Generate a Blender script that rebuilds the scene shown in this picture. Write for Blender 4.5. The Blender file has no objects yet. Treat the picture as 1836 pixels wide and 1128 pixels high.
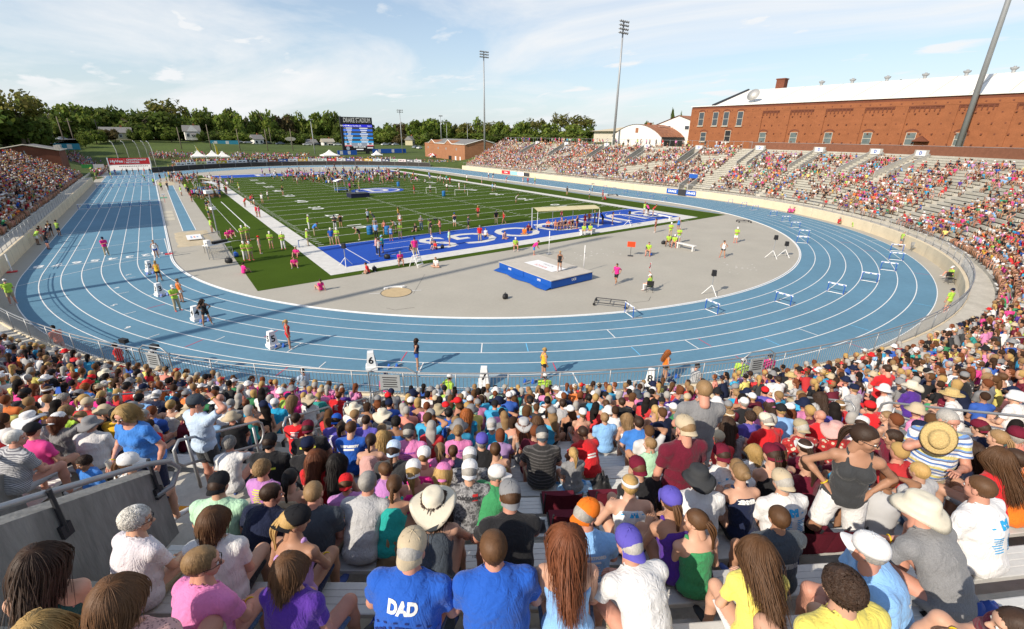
import bpy,math,random
import numpy as np
from mathutils import Matrix,Vector
from mathutils.bvhtree import BVHTree
from mathutils.noise import noise as pnoise
random.seed(7);rng=np.random.default_rng(7)
sc=bpy.context.scene
COL=sc.collection
#  camera, sky, sun, exposure
FPX,YAW,PIT,ROL=820.255,0.644483,0.373197,0.0112903
CAM=np.array([-11.5849,-39.5973,10.8473])
_f=np.array([math.sin(YAW)*math.cos(PIT),math.cos(YAW)*math.cos(PIT),-math.sin(PIT)])
_r0=np.array([math.cos(YAW),-math.sin(YAW),0.0]);_u0=np.cross(_r0,_f)
_r=_r0*math.cos(ROL)+_u0*math.sin(ROL);_u=-_r0*math.sin(ROL)+_u0*math.cos(ROL)
cd=bpy.data.cameras.new('camera');cam=bpy.data.objects.new('camera',cd);COL.objects.link(cam)
cd.sensor_width=36.0;cd.lens=FPX/1836*36;cd.clip_start=0.05;cd.clip_end=9000
cam.matrix_world=Matrix(((_r[0],_u[0],-_f[0],CAM[0]),(_r[1],_u[1],-_f[1],CAM[1]),(_r[2],_u[2],-_f[2],CAM[2]),(0,0,0,1)))
sc.camera=cam
SUN_EL=math.radians(33.0);SUN_D=np.array([0.992,0.125]);SUN_D=SUN_D/np.linalg.norm(SUN_D)
w=bpy.data.worlds.new('World');sc.world=w;w.use_nodes=True
nt=w.node_tree;nt.nodes.clear()
def nd(t,typ,**kw):
 n=t.nodes.new(typ)
 for k,v in kw.items():
  if k=='ins':
   for a,b in v.items():n.inputs[a].default_value=b
  else:setattr(n,k,v)
 return n
out=nd(nt,'ShaderNodeOutputWorld');bg=nd(nt,'ShaderNodeBackground',ins={'Strength':0.13})
sky=nd(nt,'ShaderNodeTexSky',sky_type='NISHITA',sun_disc=False)
sky.sun_elevation=SUN_EL;sky.sun_rotation=math.atan2(-SUN_D[0],-SUN_D[1]);sky.altitude=250;sky.air_density=1.0;sky.dust_density=1.2;sky.ozone_density=1.5
tc=nd(nt,'ShaderNodeTexCoord');sep=nd(nt,'ShaderNodeSeparateXYZ');nt.links.new(tc.outputs['Generated'],sep.inputs[0])
def mth(op,a,b=None,t=nt,c=None):
 n=nd(t,'ShaderNodeMath',operation=op)
 for i,x in enumerate((a,b,c)):
  if x is None:continue
  if isinstance(x,(int,float)):n.inputs[i].default_value=x
  else:t.links.new(x,n.inputs[i])
 return n.outputs[0]
zc=mth('MAXIMUM',sep.outputs[2],0.0);den=mth('ADD',zc,0.11)
cmb=nd(nt,'ShaderNodeCombineXYZ');nt.links.new(mth('DIVIDE',sep.outputs[0],den),cmb.inputs[0]);nt.links.new(mth('DIVIDE',sep.outputs[1],den),cmb.inputs[1])
def ntex(vec,scale,det,rough,dist,off):
 mp=nd(nt,'ShaderNodeMapping');mp.inputs['Location'].default_value=off;mp.inputs['Rotation'].default_value=(0,0,0.5);mp.inputs['Scale'].default_value=(1,0.55,1)
 nt.links.new(vec,mp.inputs[0])
 n=nd(nt,'ShaderNodeTexNoise',ins={'Scale':scale,'Detail':det,'Roughness':rough,'Distortion':dist});nt.links.new(mp.outputs[0],n.inputs['Vector']);return n.outputs['Fac']
def ramp(fac,stops,t=nt):
 r=nd(t,'ShaderNodeValToRGB');e=r.color_ramp.elements
 while len(e)<len(stops):e.new(0.5)
 for el,(p,c)in zip(e,stops):el.position=p;el.color=(c,c,c,1)if isinstance(c,(int,float))else(*c,1)
 t.links.new(fac,r.inputs[0]);return r.outputs[0]
cir=ramp(ntex(cmb.outputs[0],0.62,9,0.58,0.7,(3.1,1.7,0)),[(0.44,0.0),(0.66,0.95)])
veil=ramp(sep.outputs[2],[(0.0,0.75),(0.08,0.5),(0.30,0.12),(1.0,0.0)])
cum=ramp(ntex(cmb.outputs[0],2.2,8,0.55,0.2,(7.3,2.2,0)),[(0.575,0.0),(0.66,0.9)])
lowm=ramp(sep.outputs[2],[(0.03,0.0),(0.07,1.0),(0.2,1.0),(0.3,0.0)])
cl=mth('MAXIMUM',cir,mth('MULTIPLY',cum,lowm))
vm=nd(nt,'ShaderNodeMix',data_type='RGBA');nt.links.new(veil,vm.inputs[0]);nt.links.new(sky.outputs[0],vm.inputs[6]);vm.inputs[7].default_value=(4.7,5.4,6.0,1)
mx=nd(nt,'ShaderNodeMix',data_type='RGBA');nt.links.new(cl,mx.inputs[0]);nt.links.new(vm.outputs[2],mx.inputs[6])
mx.inputs[7].default_value=(6.0,6.1,6.2,1)
nt.links.new(mx.outputs[2],bg.inputs[0]);nt.links.new(bg.outputs[0],out.inputs[0])
sd=bpy.data.lights.new('sun','SUN');sd.energy=4.5;sd.angle=math.radians(0.53);sd.color=(1.0,0.90,0.76)
so=bpy.data.objects.new('sun',sd);COL.objects.link(so)
sv=Vector((SUN_D[0]*math.cos(SUN_EL),SUN_D[1]*math.cos(SUN_EL),-math.sin(SUN_EL)))
so.rotation_euler=sv.to_track_quat('-Z','Y').to_euler();so.location=(-60,-20,60)
vs=sc.view_settings;vs.view_transform='Standard';vs.look='None';vs.gamma=1;vs.use_curve_mapping=False;vs.exposure=0.25
#  helpers
def ray(px,py):
 return _f+(px-918)/FPX*_r-(py-564)/FPX*_u
def at(px,py,z=0.0):
 d=ray(px,py);return CAM+d*((z-CAM[2])/d[2])
def aty(px,py,y):
 d=ray(px,py);return CAM+d*((y-CAM[1])/d[1])
def atx(px,py,x):
 d=ray(px,py);return CAM+d*((x-CAM[0])/d[0])
def lin(c):c=c/255.0;return c/12.92 if c<=0.04045 else((c+0.055)/1.055)**2.4
def rgb(r,g,b,k=1.0):return(lin(r)*k,lin(g)*k,lin(b)*k)
MATS={}
def mat(name,col=(0.5,0.5,0.5),rough=0.7,ns=0,na=0.15,bump=0,bs=20,metal=0,spec=0.3,objcol=False,attr=None,emit=0,ns2=0,na2=0.2,sheen=0,alpha=1,stretch=None):
 if name in MATS:return MATS[name]
 m=bpy.data.materials.new(name);m.use_nodes=True;t=m.node_tree
 b=t.nodes['Principled BSDF'];b.inputs['Roughness'].default_value=rough;b.inputs['Metallic'].default_value=metal;b.inputs['Specular IOR Level'].default_value=spec
 if sheen:b.inputs['Sheen Weight'].default_value=sheen
 b.inputs['Base Color'].default_value=(*col,1);m.diffuse_color=(*col,1)
 src=None
 if objcol:src=nd(t,'ShaderNodeObjectInfo').outputs['Color']
 elif attr:src=nd(t,'ShaderNodeAttribute',attribute_name=attr).outputs['Color']
 co=nd(t,'ShaderNodeTexCoord').outputs['Object']
 if stretch:
  mp=nd(t,'ShaderNodeMapping');mp.inputs['Scale'].default_value=stretch;t.links.new(co,mp.inputs[0]);co=mp.outputs[0]
 for s,a in((ns,na),(ns2,na2)):
  if not s:continue
  n=nd(t,'ShaderNodeTexNoise',ins={'Scale':s,'Detail':5,'Roughness':0.6});t.links.new(co,n.inputs['Vector'])
  f=ramp(n.outputs['Fac'],[(0.25,1-a),(0.75,1+a)],t)
  x=nd(t,'ShaderNodeMix',data_type='RGBA',blend_type='MULTIPLY');x.inputs[0].default_value=1
  if src is None:x.inputs[6].default_value=(*col,1)
  else:t.links.new(src,x.inputs[6])
  t.links.new(f,x.inputs[7]);src=x.outputs[2]
 if src is not None:t.links.new(src,b.inputs['Base Color'])
 if bump:
  n=nd(t,'ShaderNodeTexNoise',ins={'Scale':bs,'Detail':6,'Distortion':0.6});t.links.new(co,n.inputs['Vector'])
  bp=nd(t,'ShaderNodeBump',ins={'Strength':bump,'Distance':0.02});t.links.new(n.outputs['Fac'],bp.inputs['Height']);t.links.new(bp.outputs[0],b.inputs['Normal'])
 if emit:
  b.inputs['Emission Color'].default_value=(*col,1);b.inputs['Emission Strength'].default_value=emit
 if alpha<1:b.inputs['Alpha'].default_value=alpha
 MATS[name]=m;return m
def mesh_np(name,V,F,mats=(),mi=None,smooth=False):
 """V (n,3) array, F list/array of quads or tris (arrays of equal width) or list of arrays"""
 me=bpy.data.meshes.new(name);V=np.asarray(V,dtype=np.float32).reshape(-1,3)
 Fs=F if isinstance(F,list)and len(F)and isinstance(F[0],np.ndarray)else[np.asarray(F,dtype=np.int32)]
 Fs=[f for f in Fs if len(f)]
 idx=np.concatenate([f.ravel()for f in Fs]).astype(np.int32);cnt=np.concatenate([np.full(len(f),f.shape[1])for f in Fs]).astype(np.int32)
 me.vertices.add(len(V));me.vertices.foreach_set('co',V.ravel());me.loops.add(len(idx));me.loops.foreach_set('vertex_index',idx)
 me.polygons.add(len(cnt));st=np.concatenate([[0],np.cumsum(cnt)[:-1]]).astype(np.int32);me.polygons.foreach_set('loop_start',st)
 if mi is not None:me.polygons.foreach_set('material_index',np.asarray(mi,dtype=np.int32))
 me.polygons.foreach_set('use_smooth',np.full(len(cnt),bool(smooth)))
 for m in mats:me.materials.append(m)
 me.update(calc_edges=True);return me
def link(name,me,parent=None,loc=None):
 o=bpy.data.objects.new(name,me);COL.objects.link(o)
 if parent:o.parent=parent
 if loc is not None:o.location=loc
 return o
def tag(o,label=None,cat=None,group=None,kind=None):
 if label:o['label']=label
 if cat:o['category']=cat
 if group:o['group']=group
 if kind:o['kind']=kind
 return o
def empty(name,loc=(0,0,0),rz=0.0,label=None,cat=None,group=None,kind=None):
 o=bpy.data.objects.new(name,None);COL.objects.link(o);o.location=loc;o.rotation_euler=(0,0,rz);o.empty_display_size=0.2
 return tag(o,label,cat,group,kind)
def copy_tree(o,parent=None):
 c=o.copy();COL.objects.link(c)
 if parent:c.parent=parent
 for ch in list(o.children):copy_tree(ch,c)
 return c
class MB:
 def __init__(s):s.V=[];s.F=[];s.MI=[];s.sm=False
 def add(s,vs,fs,mi=0):
  n=len(s.V);s.V+=[tuple(v)for v in vs];s.F+=[tuple(i+n for i in f)for f in fs];s.MI+=[mi]*len(fs);return s
 def box(s,c,d,mi=0,rz=0.0,M=None,taper=1.0):
  x,y,z=[k/2 for k in d];vs=[(-x,-y,-z),(x,-y,-z),(x,y,-z),(-x,y,-z),(-x*taper,-y*taper,z),(x*taper,-y*taper,z),(x*taper,y*taper,z),(-x*taper,y*taper,z)]
  if rz:cz,sz=math.cos(rz),math.sin(rz);vs=[(a*cz-b*sz,a*sz+b*cz,e)for a,b,e in vs]
  if M is not None:vs=[tuple(M@Vector(v))for v in vs]
  vs=[(a+c[0],b+c[1],e+c[2])for a,b,e in vs]
  return s.add(vs,[(0,3,2,1),(4,5,6,7),(0,1,5,4),(1,2,6,5),(2,3,7,6),(3,0,4,7)],mi)
 def tube(s,pts,r,n=8,mi=0,cap=True):
  P=[Vector(p)for p in pts];m=len(P);rs=r if isinstance(r,(list,tuple))else[r]*m
  vs=[];up=Vector((0,0,1));pu=None
  for i,p in enumerate(P):
   d=(P[min(i+1,m-1)]-P[max(i-1,0)])
   if d.length<1e-9:d=Vector((0,0,1))
   d.normalize()
   if pu is None:a=d.cross(up if abs(d.z)<0.95 else Vector((1,0,0))).normalized()
   else:a=(pu-d*pu.dot(d)).normalized()
   pu=a;b=d.cross(a)
   for k in range(n):
    t=2*math.pi*k/n;vs.append(p+(a*math.cos(t)+b*math.sin(t))*rs[i])
  fs=[(i*n+k,i*n+(k+1)%n,(i+1)*n+(k+1)%n,(i+1)*n+k)for i in range(m-1)for k in range(n)]
  if cap:fs+=[tuple(range(n))[::-1],tuple((m-1)*n+k for k in range(n))]
  return s.add(vs,fs,mi)
 def lathe(s,prof,n=16,mi=0,c=(0,0,0),sx=1,sy=1,M=None):
  vs=[]
  for r,z in prof:
   for k in range(n):
    t=2*math.pi*k/n;v=Vector((r*math.cos(t)*sx,r*math.sin(t)*sy,z))
    if M is not None:v=M@v
    vs.append((v.x+c[0],v.y+c[1],v.z+c[2]))
  m=len(prof);fs=[(i*n+k,i*n+(k+1)%n,(i+1)*n+(k+1)%n,(i+1)*n+k)for i in range(m-1)for k in range(n)]
  if prof[0][0]>1e-6:fs.append(tuple(range(n))[::-1])
  if prof[-1][0]>1e-6:fs.append(tuple((m-1)*n+k for k in range(n)))
  return s.add(vs,fs,mi)
 def strip(s,A,B,mi=0,closed=False):
  """ribbon between two equally long point lists"""
  n=len(A);vs=list(A)+list(B);m=n if closed else n-1
  return s.add(vs,[(i,(i+1)%n,n+(i+1)%n,n+i)for i in range(m)],mi)
 def mesh(s,name,mats,smooth=False):
  me=bpy.data.meshes.new(name);me.from_pydata(s.V,[],s.F)
  for m in(mats if isinstance(mats,(list,tuple))else[mats]):me.materials.append(m)
  if len(set(s.MI))>1:me.polygons.foreach_set('material_index',s.MI)
  if smooth:me.polygons.foreach_set('use_smooth',[True]*len(s.F))
  me.update();return me
 def build(s,name,mats,parent=None,smooth=False,loc=None):return link(name,s.mesh(name,mats,smooth),parent,loc)
def text_mesh(body,size,bold=0.0,align='CENTER',m=None,space=1.0,sx=1.0,shear=0.0):
 cu=bpy.data.curves.new('txt','FONT');cu.body=body;cu.size=size;cu.align_x=align;cu.align_y='CENTER';cu.offset=bold;cu.space_character=space;cu.resolution_u=3;cu.shear=shear
 ob=bpy.data.objects.new('txt',cu);me=bpy.data.meshes.new_from_object(ob);bpy.data.objects.remove(ob);bpy.data.curves.remove(cu)
 if sx!=1.0:
  for v in me.vertices:v.co.x*=sx
 me.materials.clear()
 if m:me.materials.append(m)
 return me
def frame(origin,xdir,ydir):
 x=Vector(xdir).normalized();z=x.cross(Vector(ydir)).normalized();y=z.cross(x);o=Vector(origin)
 return Matrix(((x.x,y.x,z.x,o.x),(x.y,y.y,z.y,o.y),(x.z,y.z,z.z,o.z),(0,0,0,1)))
def text(name,body,size,m,M,parent=None,**kw):
 o=link(name,text_mesh(body,size,m=m,**kw),parent);o.matrix_local=M;return o
CX,CY0,CY1,R0=24.38,12.67,97.06,36.5
def near_arc(R,a0=180.0,a1=360.0,n=96):return[(CX+R*math.cos(math.radians(a)),CY0+R*math.sin(math.radians(a)))for a in np.linspace(a0,a1,n)]
def oval(R,n=96):
 p=near_arc(R,180,360,n);q=[(CX+R*math.cos(math.radians(a)),CY1+R*math.sin(math.radians(a)))for a in np.linspace(0,180,n)]
 return p+q
def z3(P,z):return[(a,b,z)for a,b in P]
def smooth01(a,b,x):t=min(max((x-a)/(b-a),0),1);return t*t*(3-2*t)
#  materials of the setting
m_track=mat('track_rubber',rgb(105,149,174,0.80),0.85,ns=0.22,na=0.10,ns2=3,na2=0.07,bump=0.15,bs=160)
m_line=mat('line_paint',(0.78,0.78,0.76),0.7,ns=3,na=0.06)
m_grey=mat('grey_rubber',(0.40,0.375,0.32),0.9,ns=0.25,na=0.07,ns2=6,na2=0.06,bump=0.2,bs=90)
m_conc=mat('stand_concrete',(0.50,0.47,0.405),0.9,ns=0.9,na=0.16,ns2=9,na2=0.12,bump=0.3,bs=30)
m_wallc=mat('wall_concrete',(0.66,0.56,0.40),0.9,ns=0.6,na=0.10,ns2=7,na2=0.08,bump=0.2,bs=25)
m_greyc=mat('grey_concrete',(0.25,0.245,0.235),0.9,ns=1.6,na=0.22,ns2=14,na2=0.12,bump=0.35,bs=30)
m_alu=mat('bench_aluminium',(0.62,0.61,0.58),0.5,ns=2.2,na=0.10,metal=0.1,spec=0.4,ns2=30,na2=0.05)
m_benchf=mat('weathered_bench',(0.44,0.42,0.36),0.7,ns=0.7,na=0.14,ns2=4,na2=0.08)
m_pipe=mat('galvanised_pipe',(0.36,0.37,0.38),0.45,ns=8,na=0.12,metal=0.5)
m_steel=mat('pole_steel',(0.34,0.35,0.36),0.5,ns=0.4,na=0.10,metal=0.3)
m_blue=mat('endzone_blue',rgb(30,84,190,0.75),0.9,ns=2,na=0.06,ns2=40,na2=0.12,bump=0.3,bs=120)
m_border=mat('white_turf',(0.60,0.59,0.56),0.95,ns=1.5,na=0.12,ns2=25,na2=0.15,bump=0.3,bs=120)
m_white=mat('white_paint',(0.80,0.80,0.79),0.55)
m_black=mat('black_plastic',(0.02,0.02,0.022),0.5)
m_dark=mat('dark_metal',(0.05,0.05,0.055),0.5,metal=0.3)
m_red=mat('red_paint',(0.62,0.03,0.035),0.5)
m_bluep=mat('blue_paint',(0.02,0.10,0.42),0.45)
m_turf=mat('turf',(0.046,0.080,0.009),0.95,ns=0.22,na=0.12,ns2=12,na2=0.22,bump=0.4,bs=60,spec=0.04)
def stripe_turf():
 t=m_turf.node_tree;b=t.nodes['Principled BSDF'];l=b.inputs['Base Color'].links[0];src=l.from_socket
 co=nd(t,'ShaderNodeTexCoord');sp=nd(t,'ShaderNodeSeparateXYZ');t.links.new(co.outputs['Object'],sp.inputs[0])
 s=mth('SINE',mth('MULTIPLY',sp.outputs[1],math.pi/4.572),t=t);f=ramp(mth('MULTIPLY_ADD',s,6.0,t=t,c=0.5),[(0.0,0.90),(1.0,1.10)],t)
 x=nd(t,'ShaderNodeMix',data_type='RGBA',blend_type='MULTIPLY');x.inputs[0].default_value=1
 t.links.new(src,x.inputs[6]);t.links.new(f,x.inputs[7]);t.links.new(x.outputs[2],b.inputs['Base Color'])
stripe_turf()
m_grass=mat('lawn_grass',(0.065,0.095,0.016),0.95,ns=0.06,na=0.3,ns2=1.3,na2=0.25)
m_sand=mat('sand',(0.50,0.42,0.29),0.95,ns=1.5,na=0.15,ns2=14,na2=0.12,bump=0.6,bs=10)
#  terrain
def zg(x,y):
 """ground height outside the stadium bowl"""
 if y<CY0:R=math.hypot(x-CX,y-CY0)
 elif y>CY1:R=math.hypot(x-CX,y-CY1)
 else:R=abs(x-CX)
 bowl=-0.45 if R<48.6 else min(-0.45+(R-48.6)*0.46,8.6 if R>66 else 7.0)
 if R>66:bowl=8.6
 fx=7.2 if x<-20 else(7.2+(4.4-7.2)*smooth01(-20,70,x))
 far=-0.12 if y<146 and x>-22 else fx*smooth01(150,238,y)-0.12
 if x<-22:far=max(far,6.5*smooth01(-25,-48,x)*(1-smooth01(180,250,y))+fx*smooth01(180,250,y)-0.12)
 if x>100:far=max(far,5.5*smooth01(104,140,x))
 if y>CY1+18 and x>-7:far=max(far,1.3*smooth01(48.9,51.0,R)-0.12)
 k=smooth01(104,122,y)
 if R<48.6:return-0.45
 return bowl*(1-k)+far*k
xs=np.unique(np.concatenate([np.linspace(-4000,-300,8),np.linspace(-300,-100,14),np.linspace(-100,160,88),np.linspace(160,420,18),np.linspace(420,5000,9)]))
ys=np.unique(np.concatenate([np.linspace(-2500,-150,5),np.linspace(-150,-60,8),np.linspace(-60,260,108),np.linspace(260,500,14),np.linspace(500,6000,10)]))
TV=[(x,y,zg(x,y))for y in ys for x in xs];nx=len(xs)
TF=np.array([(j*nx+i,j*nx+i+1,(j+1)*nx+i+1,(j+1)*nx+i)for j in range(len(ys)-1)for i in range(nx-1)])
tag(link('ground',mesh_np('ground',TV,TF,[m_grass],smooth=True)),kind='structure')
def sheet(name,poly,z,m,parent=None,kind='structure'):
 o=MB().add([(a,b,z)for a,b in poly],[tuple(range(len(poly)))]).build(name,m,parent)
 if parent is None and kind:o['kind']=kind
 return o
def rect(x0,y0,x1,y1):return[(x0,y0),(x1,y0),(x1,y1),(x0,y1)]
sheet('apron',near_arc(47.7,180,360)+[(CX+47.7,101),(CX+47.7+6,125),(CX+47.7,146),(CX-30,149),(-24.5,149),(CX-47.7,101)],-0.012,m_grey)
ring=MB();ring.strip(z3(oval(36.42),0),z3(oval(46.30),0),closed=True);track=tag(ring.build('running_track',m_track),kind='structure')
sheet('track_chute',rect(CX-46.3,97.1,CX-36.42,143.2),0.004,m_track,track)
for i in range(9):
 R=36.5+1.22*i;wd=0.06 if i else 0.09
 b=MB();b.strip(z3(oval(R-wd/2,160),0.009),z3(oval(R+wd/2,160),0.009),closed=True);b.build('lane_line',m_line,track)
 b=MB();b.add([(CX-R-wd/2,97.3,0.009),(CX-R+wd/2,97.3,0.009),(CX-R+wd/2,143,0.009),(CX-R-wd/2,143,0.009)],[(0,1,2,3)]);b.build('lane_line',m_line,track)
b=MB()
for R,h in((36.40,0.05),):
 o1,o2=oval(R-0.06,128),oval(R+0.02,128);b.strip(z3(o1,h),z3(o2,h),closed=True);b.strip(z3(o1,-0.01),z3(o1,h),closed=True);b.strip(z3(o2,h),z3(o2,-0.01),closed=True)
b.build('kerb_rail',m_white,track)
def pl(r,th):return(CX+r*math.cos(math.radians(th)),CY0+r*math.sin(math.radians(th)))
def mark(p,q,wd=0.06,m=m_line,z=0.010,name='track_mark'):
 p=Vector((*p,z));q=Vector((*q,z));n=Vector((-(q-p).y,(q-p).x,0)).normalized()*wd/2
 return MB().add([p-n,q-n,q+n,p+n],[(0,1,2,3)]).build(name,m,track)
xo,xi=CX-46.26,CX-36.5
mark((xo,14.0),(xi,14.0),0.07);mark((xo,19.9),(xi,22.4));mark((xo,31.6),(xi,33.4));mark((xo,30.6),(xi,32.5))
mark((xo,52.5),(xi,52.5));mark((xo-1,13.7),(xo-2.2,13.7))
cv=[(xo,8.2),(-19.4,10.2),(-17,11.8),(-14.6,13.0),(xi,13.6)]
for a,c in zip(cv,cv[1:]):mark(a,c)
m_redl=mat('red_line',rgb(205,70,95),0.8);m_bl=mat('blue_line',rgb(110,190,235),0.8)
def lane_mark(lane,th,m=m_line,f0=0.0,f1=1.0,wd=0.06):
 r0=36.5+1.22*(lane-1)+0.03;r1=r0+1.16;return mark(pl(r0+(r1-r0)*f0,th),pl(r0+(r1-r0)*f1,th),wd,m)
STAG={2:186.0,3:198.0,4:209.5,5:220.5,6:230.6,7:240.5,8:249.5}
for l,th in STAG.items():lane_mark(l,th)
for l,th in((3,189),(4,195),(5,202),(6,209),(7,217),(8,224),(5,214),(6,224)):lane_mark(l,th,wd=0.05,f0=0.45)
for l,th in((3,206),(4,217),(5,229),(6,239.5),(7,252.5),(8,262),(5,252),(7,222),(8,233),(6,213),(4,202),(8,290),(6,301),(5,306)):lane_mark(l,th,m_redl,0.05,0.95,0.05)
for l,th in((5,246),(6,257),(7,266),(8,277),(4,238),(7,300),(8,306),(7,229),(8,218)):lane_mark(l,th,m_bl,0.05,0.95,0.05)
lane_mark(5,250.8);lane_mark(6,261.4);lane_mark(4,234.5);lane_mark(8,309);lane_mark(7,316);lane_mark(6,326);lane_mark(3,245.5)
for l,th in((3,187.4),(4,192.5),(5,198.5),(6,205.5),(7,214),(8,222)):
 a=math.radians(th);r=36.5+1.22*(l-1)+0.85;o=text('track_numeral',str(l),0.55,m_line,Matrix.Translation((*pl(r,th),0.012))@Matrix.Rotation(a-math.pi/2+0.6,4,'Z'),track,bold=0.012)
for i in range(8):
 x=CX-36.5-1.22*(i+0.5);text('track_numeral',str(i+1),1.25,m_line,Matrix.Translation((x,14.75,0.012))@Matrix.Rotation(math.pi,4,'Z')@Matrix.Scale(1.0,4),track,bold=0.03,sx=1.15)
#  turf and field markings
turf=tag(sheet('turf',rect(-7.4,-2.9,56.2,112.6),0.0,m_turf),kind='structure')
def fr(x0,y0,x1,y1,m=m_line,z=0.009,name='field_line'):return sheet(name,rect(x0,y0,x1,y1),z,m,turf)
W_,L_=48.77,109.73
fr(-1.83,-1.83,W_+1.83,-0.0,m_border,0.0045,'border_stripe');fr(-1.83,L_,W_+1.83,L_+1.83,m_border,0.0045,'border_stripe')
fr(-1.83,0.0,0,L_,m_border,0.0045,'border_stripe');fr(W_,0.0,W_+1.83,L_,m_border,0.0045,'border_stripe')
fr(0,0,W_,9.1,m_blue,0.0045,'end_zone');fr(0,L_-9.1,W_,L_,m_blue,0.0045,'end_zone')
for i in range(21):
 y=9.144+4.572*i;fr(0.15,y-0.05,W_-0.15,y+0.05)
for x in(0.35,18.29,W_-18.29-0.6,W_-0.95):
 b=MB()
 for i in range(101):
  if i%5==0:continue
  y=9.144+0.9144*i;b.add([(x,y-0.05,0.009),(x+0.6,y-0.05,0.009),(x+0.6,y+0.05,0.009),(x,y+0.05,0.009)],[(0,1,2,3)])
 o=b.build('hash_mark',m_line,turf);o['kind']='stuff'
for i,s in enumerate(['1 0','2 0','3 0','4 0','5 0','4 0','3 0','2 0','1 0']):
 y=9.144*(i+2)
 for x,a in((7.2,-math.pi/2),(W_-7.2,math.pi/2)):
  text('yard_number',s,2.5,m_line,Matrix.Translation((x,y,0.010))@Matrix.Rotation(a,4,'Z'),turf,bold=0.05,sx=1.0)
text('end_zone_lettering','BULLDOGS',7.6,m_border,Matrix.Translation((29.0,4.5,0.010))@Matrix.Rotation(math.pi,4,'Z'),turf,bold=0.05,sx=0.98,space=1.06)
text('end_zone_lettering','DRAKE',7.6,m_border,Matrix.Translation((24.4,105.1,0.010)),turf,bold=0.10,sx=1.1,space=1.2)
fr(-7.2,17,-4.4,17.08);fr(-5.36,22,-5.31,64,m_line);fr(-3.9,24.0,-3.78,52,m_line);fr(1.5,-2.9,1.6,-0.2,m_line);fr(46.6,-2.9,46.7,-0.3,m_line)
for k,(x,rr)in enumerate(((38.6,5.0),(41.4,4.8),(44.0,4.2))):
 arc=[(x+rr*(1-math.cos(t))*0.75,0.4+rr*1.5*math.sin(t))for t in np.linspace(0,1.45,14)]
 b=MB();b.strip(z3(arc,0.0095),z3([(p+0.09,q)for p,q in arc],0.0095));b.build('sector_mark',m_line,turf)
for y in(1.9,4.3,6.7):fr(5,y,12.5,y+0.07,m_line)
fr(2.2,0.3,2.28,9.0,m_line)
b=MB()
cx_,cy_=24.4,54.9
el=lambda a,c:[(cx_+a*math.cos(t),cy_+c*math.sin(t))for t in np.linspace(0,2*math.pi,41)[:-1]]
b.strip(z3(el(5.4,4.6),0.010),z3(el(4.6,3.8),0.010),mi=0,closed=True);b.strip(z3(el(4.6,3.8),0.010),z3(el(4.1,3.3),0.010),mi=1,closed=True)
b.add(z3(el(4.1,3.3),0.0085),[tuple(range(40))],0)
b.build('midfield_emblem',[m_blue,m_border],turf);text('emblem_letter','D',7.2,m_border,Matrix.Translation((24.4,54.9,0.0125)),turf,bold=0.18,sx=0.9)
sheet('runway_strip',rect(56.62,-1.5,57.25,60),0.004,m_track)
#  jump runway, pits, throwing circle
rw=sheet('jump_runway',rect(-10.45,26.2,-9.2,86),0.004,m_track)
for x in(-10.5,-9.22):sheet('runway_line',rect(x,26.2,x+0.08,86),0.009,m_line,rw)
def pit(name,x0,y0,x1,y1,lab):
 n,k=12,22;V=[(x0+(x1-x0)*i/n,y0+(y1-y0)*j/k,0.02+0.07*pnoise(Vector((i*0.7+x0,j*0.7,0)))+(0.0 if 0<i<n and 0<j<k else-0.04))for j in range(k+1)for i in range(n+1)]
 F=np.array([(j*(n+1)+i,j*(n+1)+i+1,(j+1)*(n+1)+i+1,(j+1)*(n+1)+i)for j in range(k)for i in range(n)])
 return tag(link(name,mesh_np(name,V,F,[m_sand],smooth=True)),lab,'sand pit')
pit('sand_pit',-11.4,16.6,-8.1,25.6,'near sand landing pit with a white board lying in it')
pit('sand_pit',-12.0,87.5,-8.6,96.5,'far sand landing pit at the end of the blue jump runway')
brd=tag(MB().box((-9.7,20.9,0.14),(1.35,2.9,0.05)).build('ground_sign',m_white),'white printed board lying flat on the near sand pit','sign')
for k in range(3):MB().box((-9.95+0.28*k,20.8,0.168),(0.16,1.1-0.2*k,0.006)).build('print',mat('pale_print',rgb(215,150,140),0.7)if k==1 else mat('pale_print_blue',rgb(150,170,200),0.7),brd)
for y in(35.4,38.8,42.2):sheet('takeoff_plate',rect(-11.95,y,-10.8,y+2.7),0.004,mat('cream_rubber',(0.52,0.48,0.38),0.9,ns=2,na=0.08))
sheet('runway_mark',rect(-12.0,62.0,-10.9,64.2),0.005,mat('green_mat',rgb(110,165,140,0.8),0.9))
ctr=(0.78,-8.95);cir_=[(ctr[0]+1.09*math.cos(t),ctr[1]+1.09*math.sin(t))for t in np.linspace(0,2*math.pi,33)[:-1]]
sh=sheet('throwing_circle',cir_,0.004,mat('circle_clay',(0.50,0.38,0.22),0.9,ns=3,na=0.12))
b=MB();b.strip(z3(cir_,0.006),z3([(ctr[0]+1.14*math.cos(t),ctr[1]+1.14*math.sin(t))for t in np.linspace(0,2*math.pi,33)[:-1]],0.006),closed=True);b.build('circle_rim',m_dark,sh)
for a,c in(((-1.0,-8.2),(-0.3,-8.5)),((1.85,-9.3),(2.5,-9.55))):MB().add(*(lambda p,q:([(p[0],p[1]-.04,.008),(q[0],q[1]-.04,.008),(q[0],q[1]+.04,.008),(p[0],p[1]+.04,.008)],[(0,1,2,3)]))(a,c)).build('circle_line',m_line,sh)
b=MB();arc=[(ctr[0]+1.12*math.cos(t),ctr[1]+1.12*math.sin(t))for t in np.linspace(0.75,1.85,9)];arc2=[(ctr[0]+1.26*math.cos(t),ctr[1]+1.26*math.sin(t))for t in np.linspace(0.72,1.88,9)]
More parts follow.
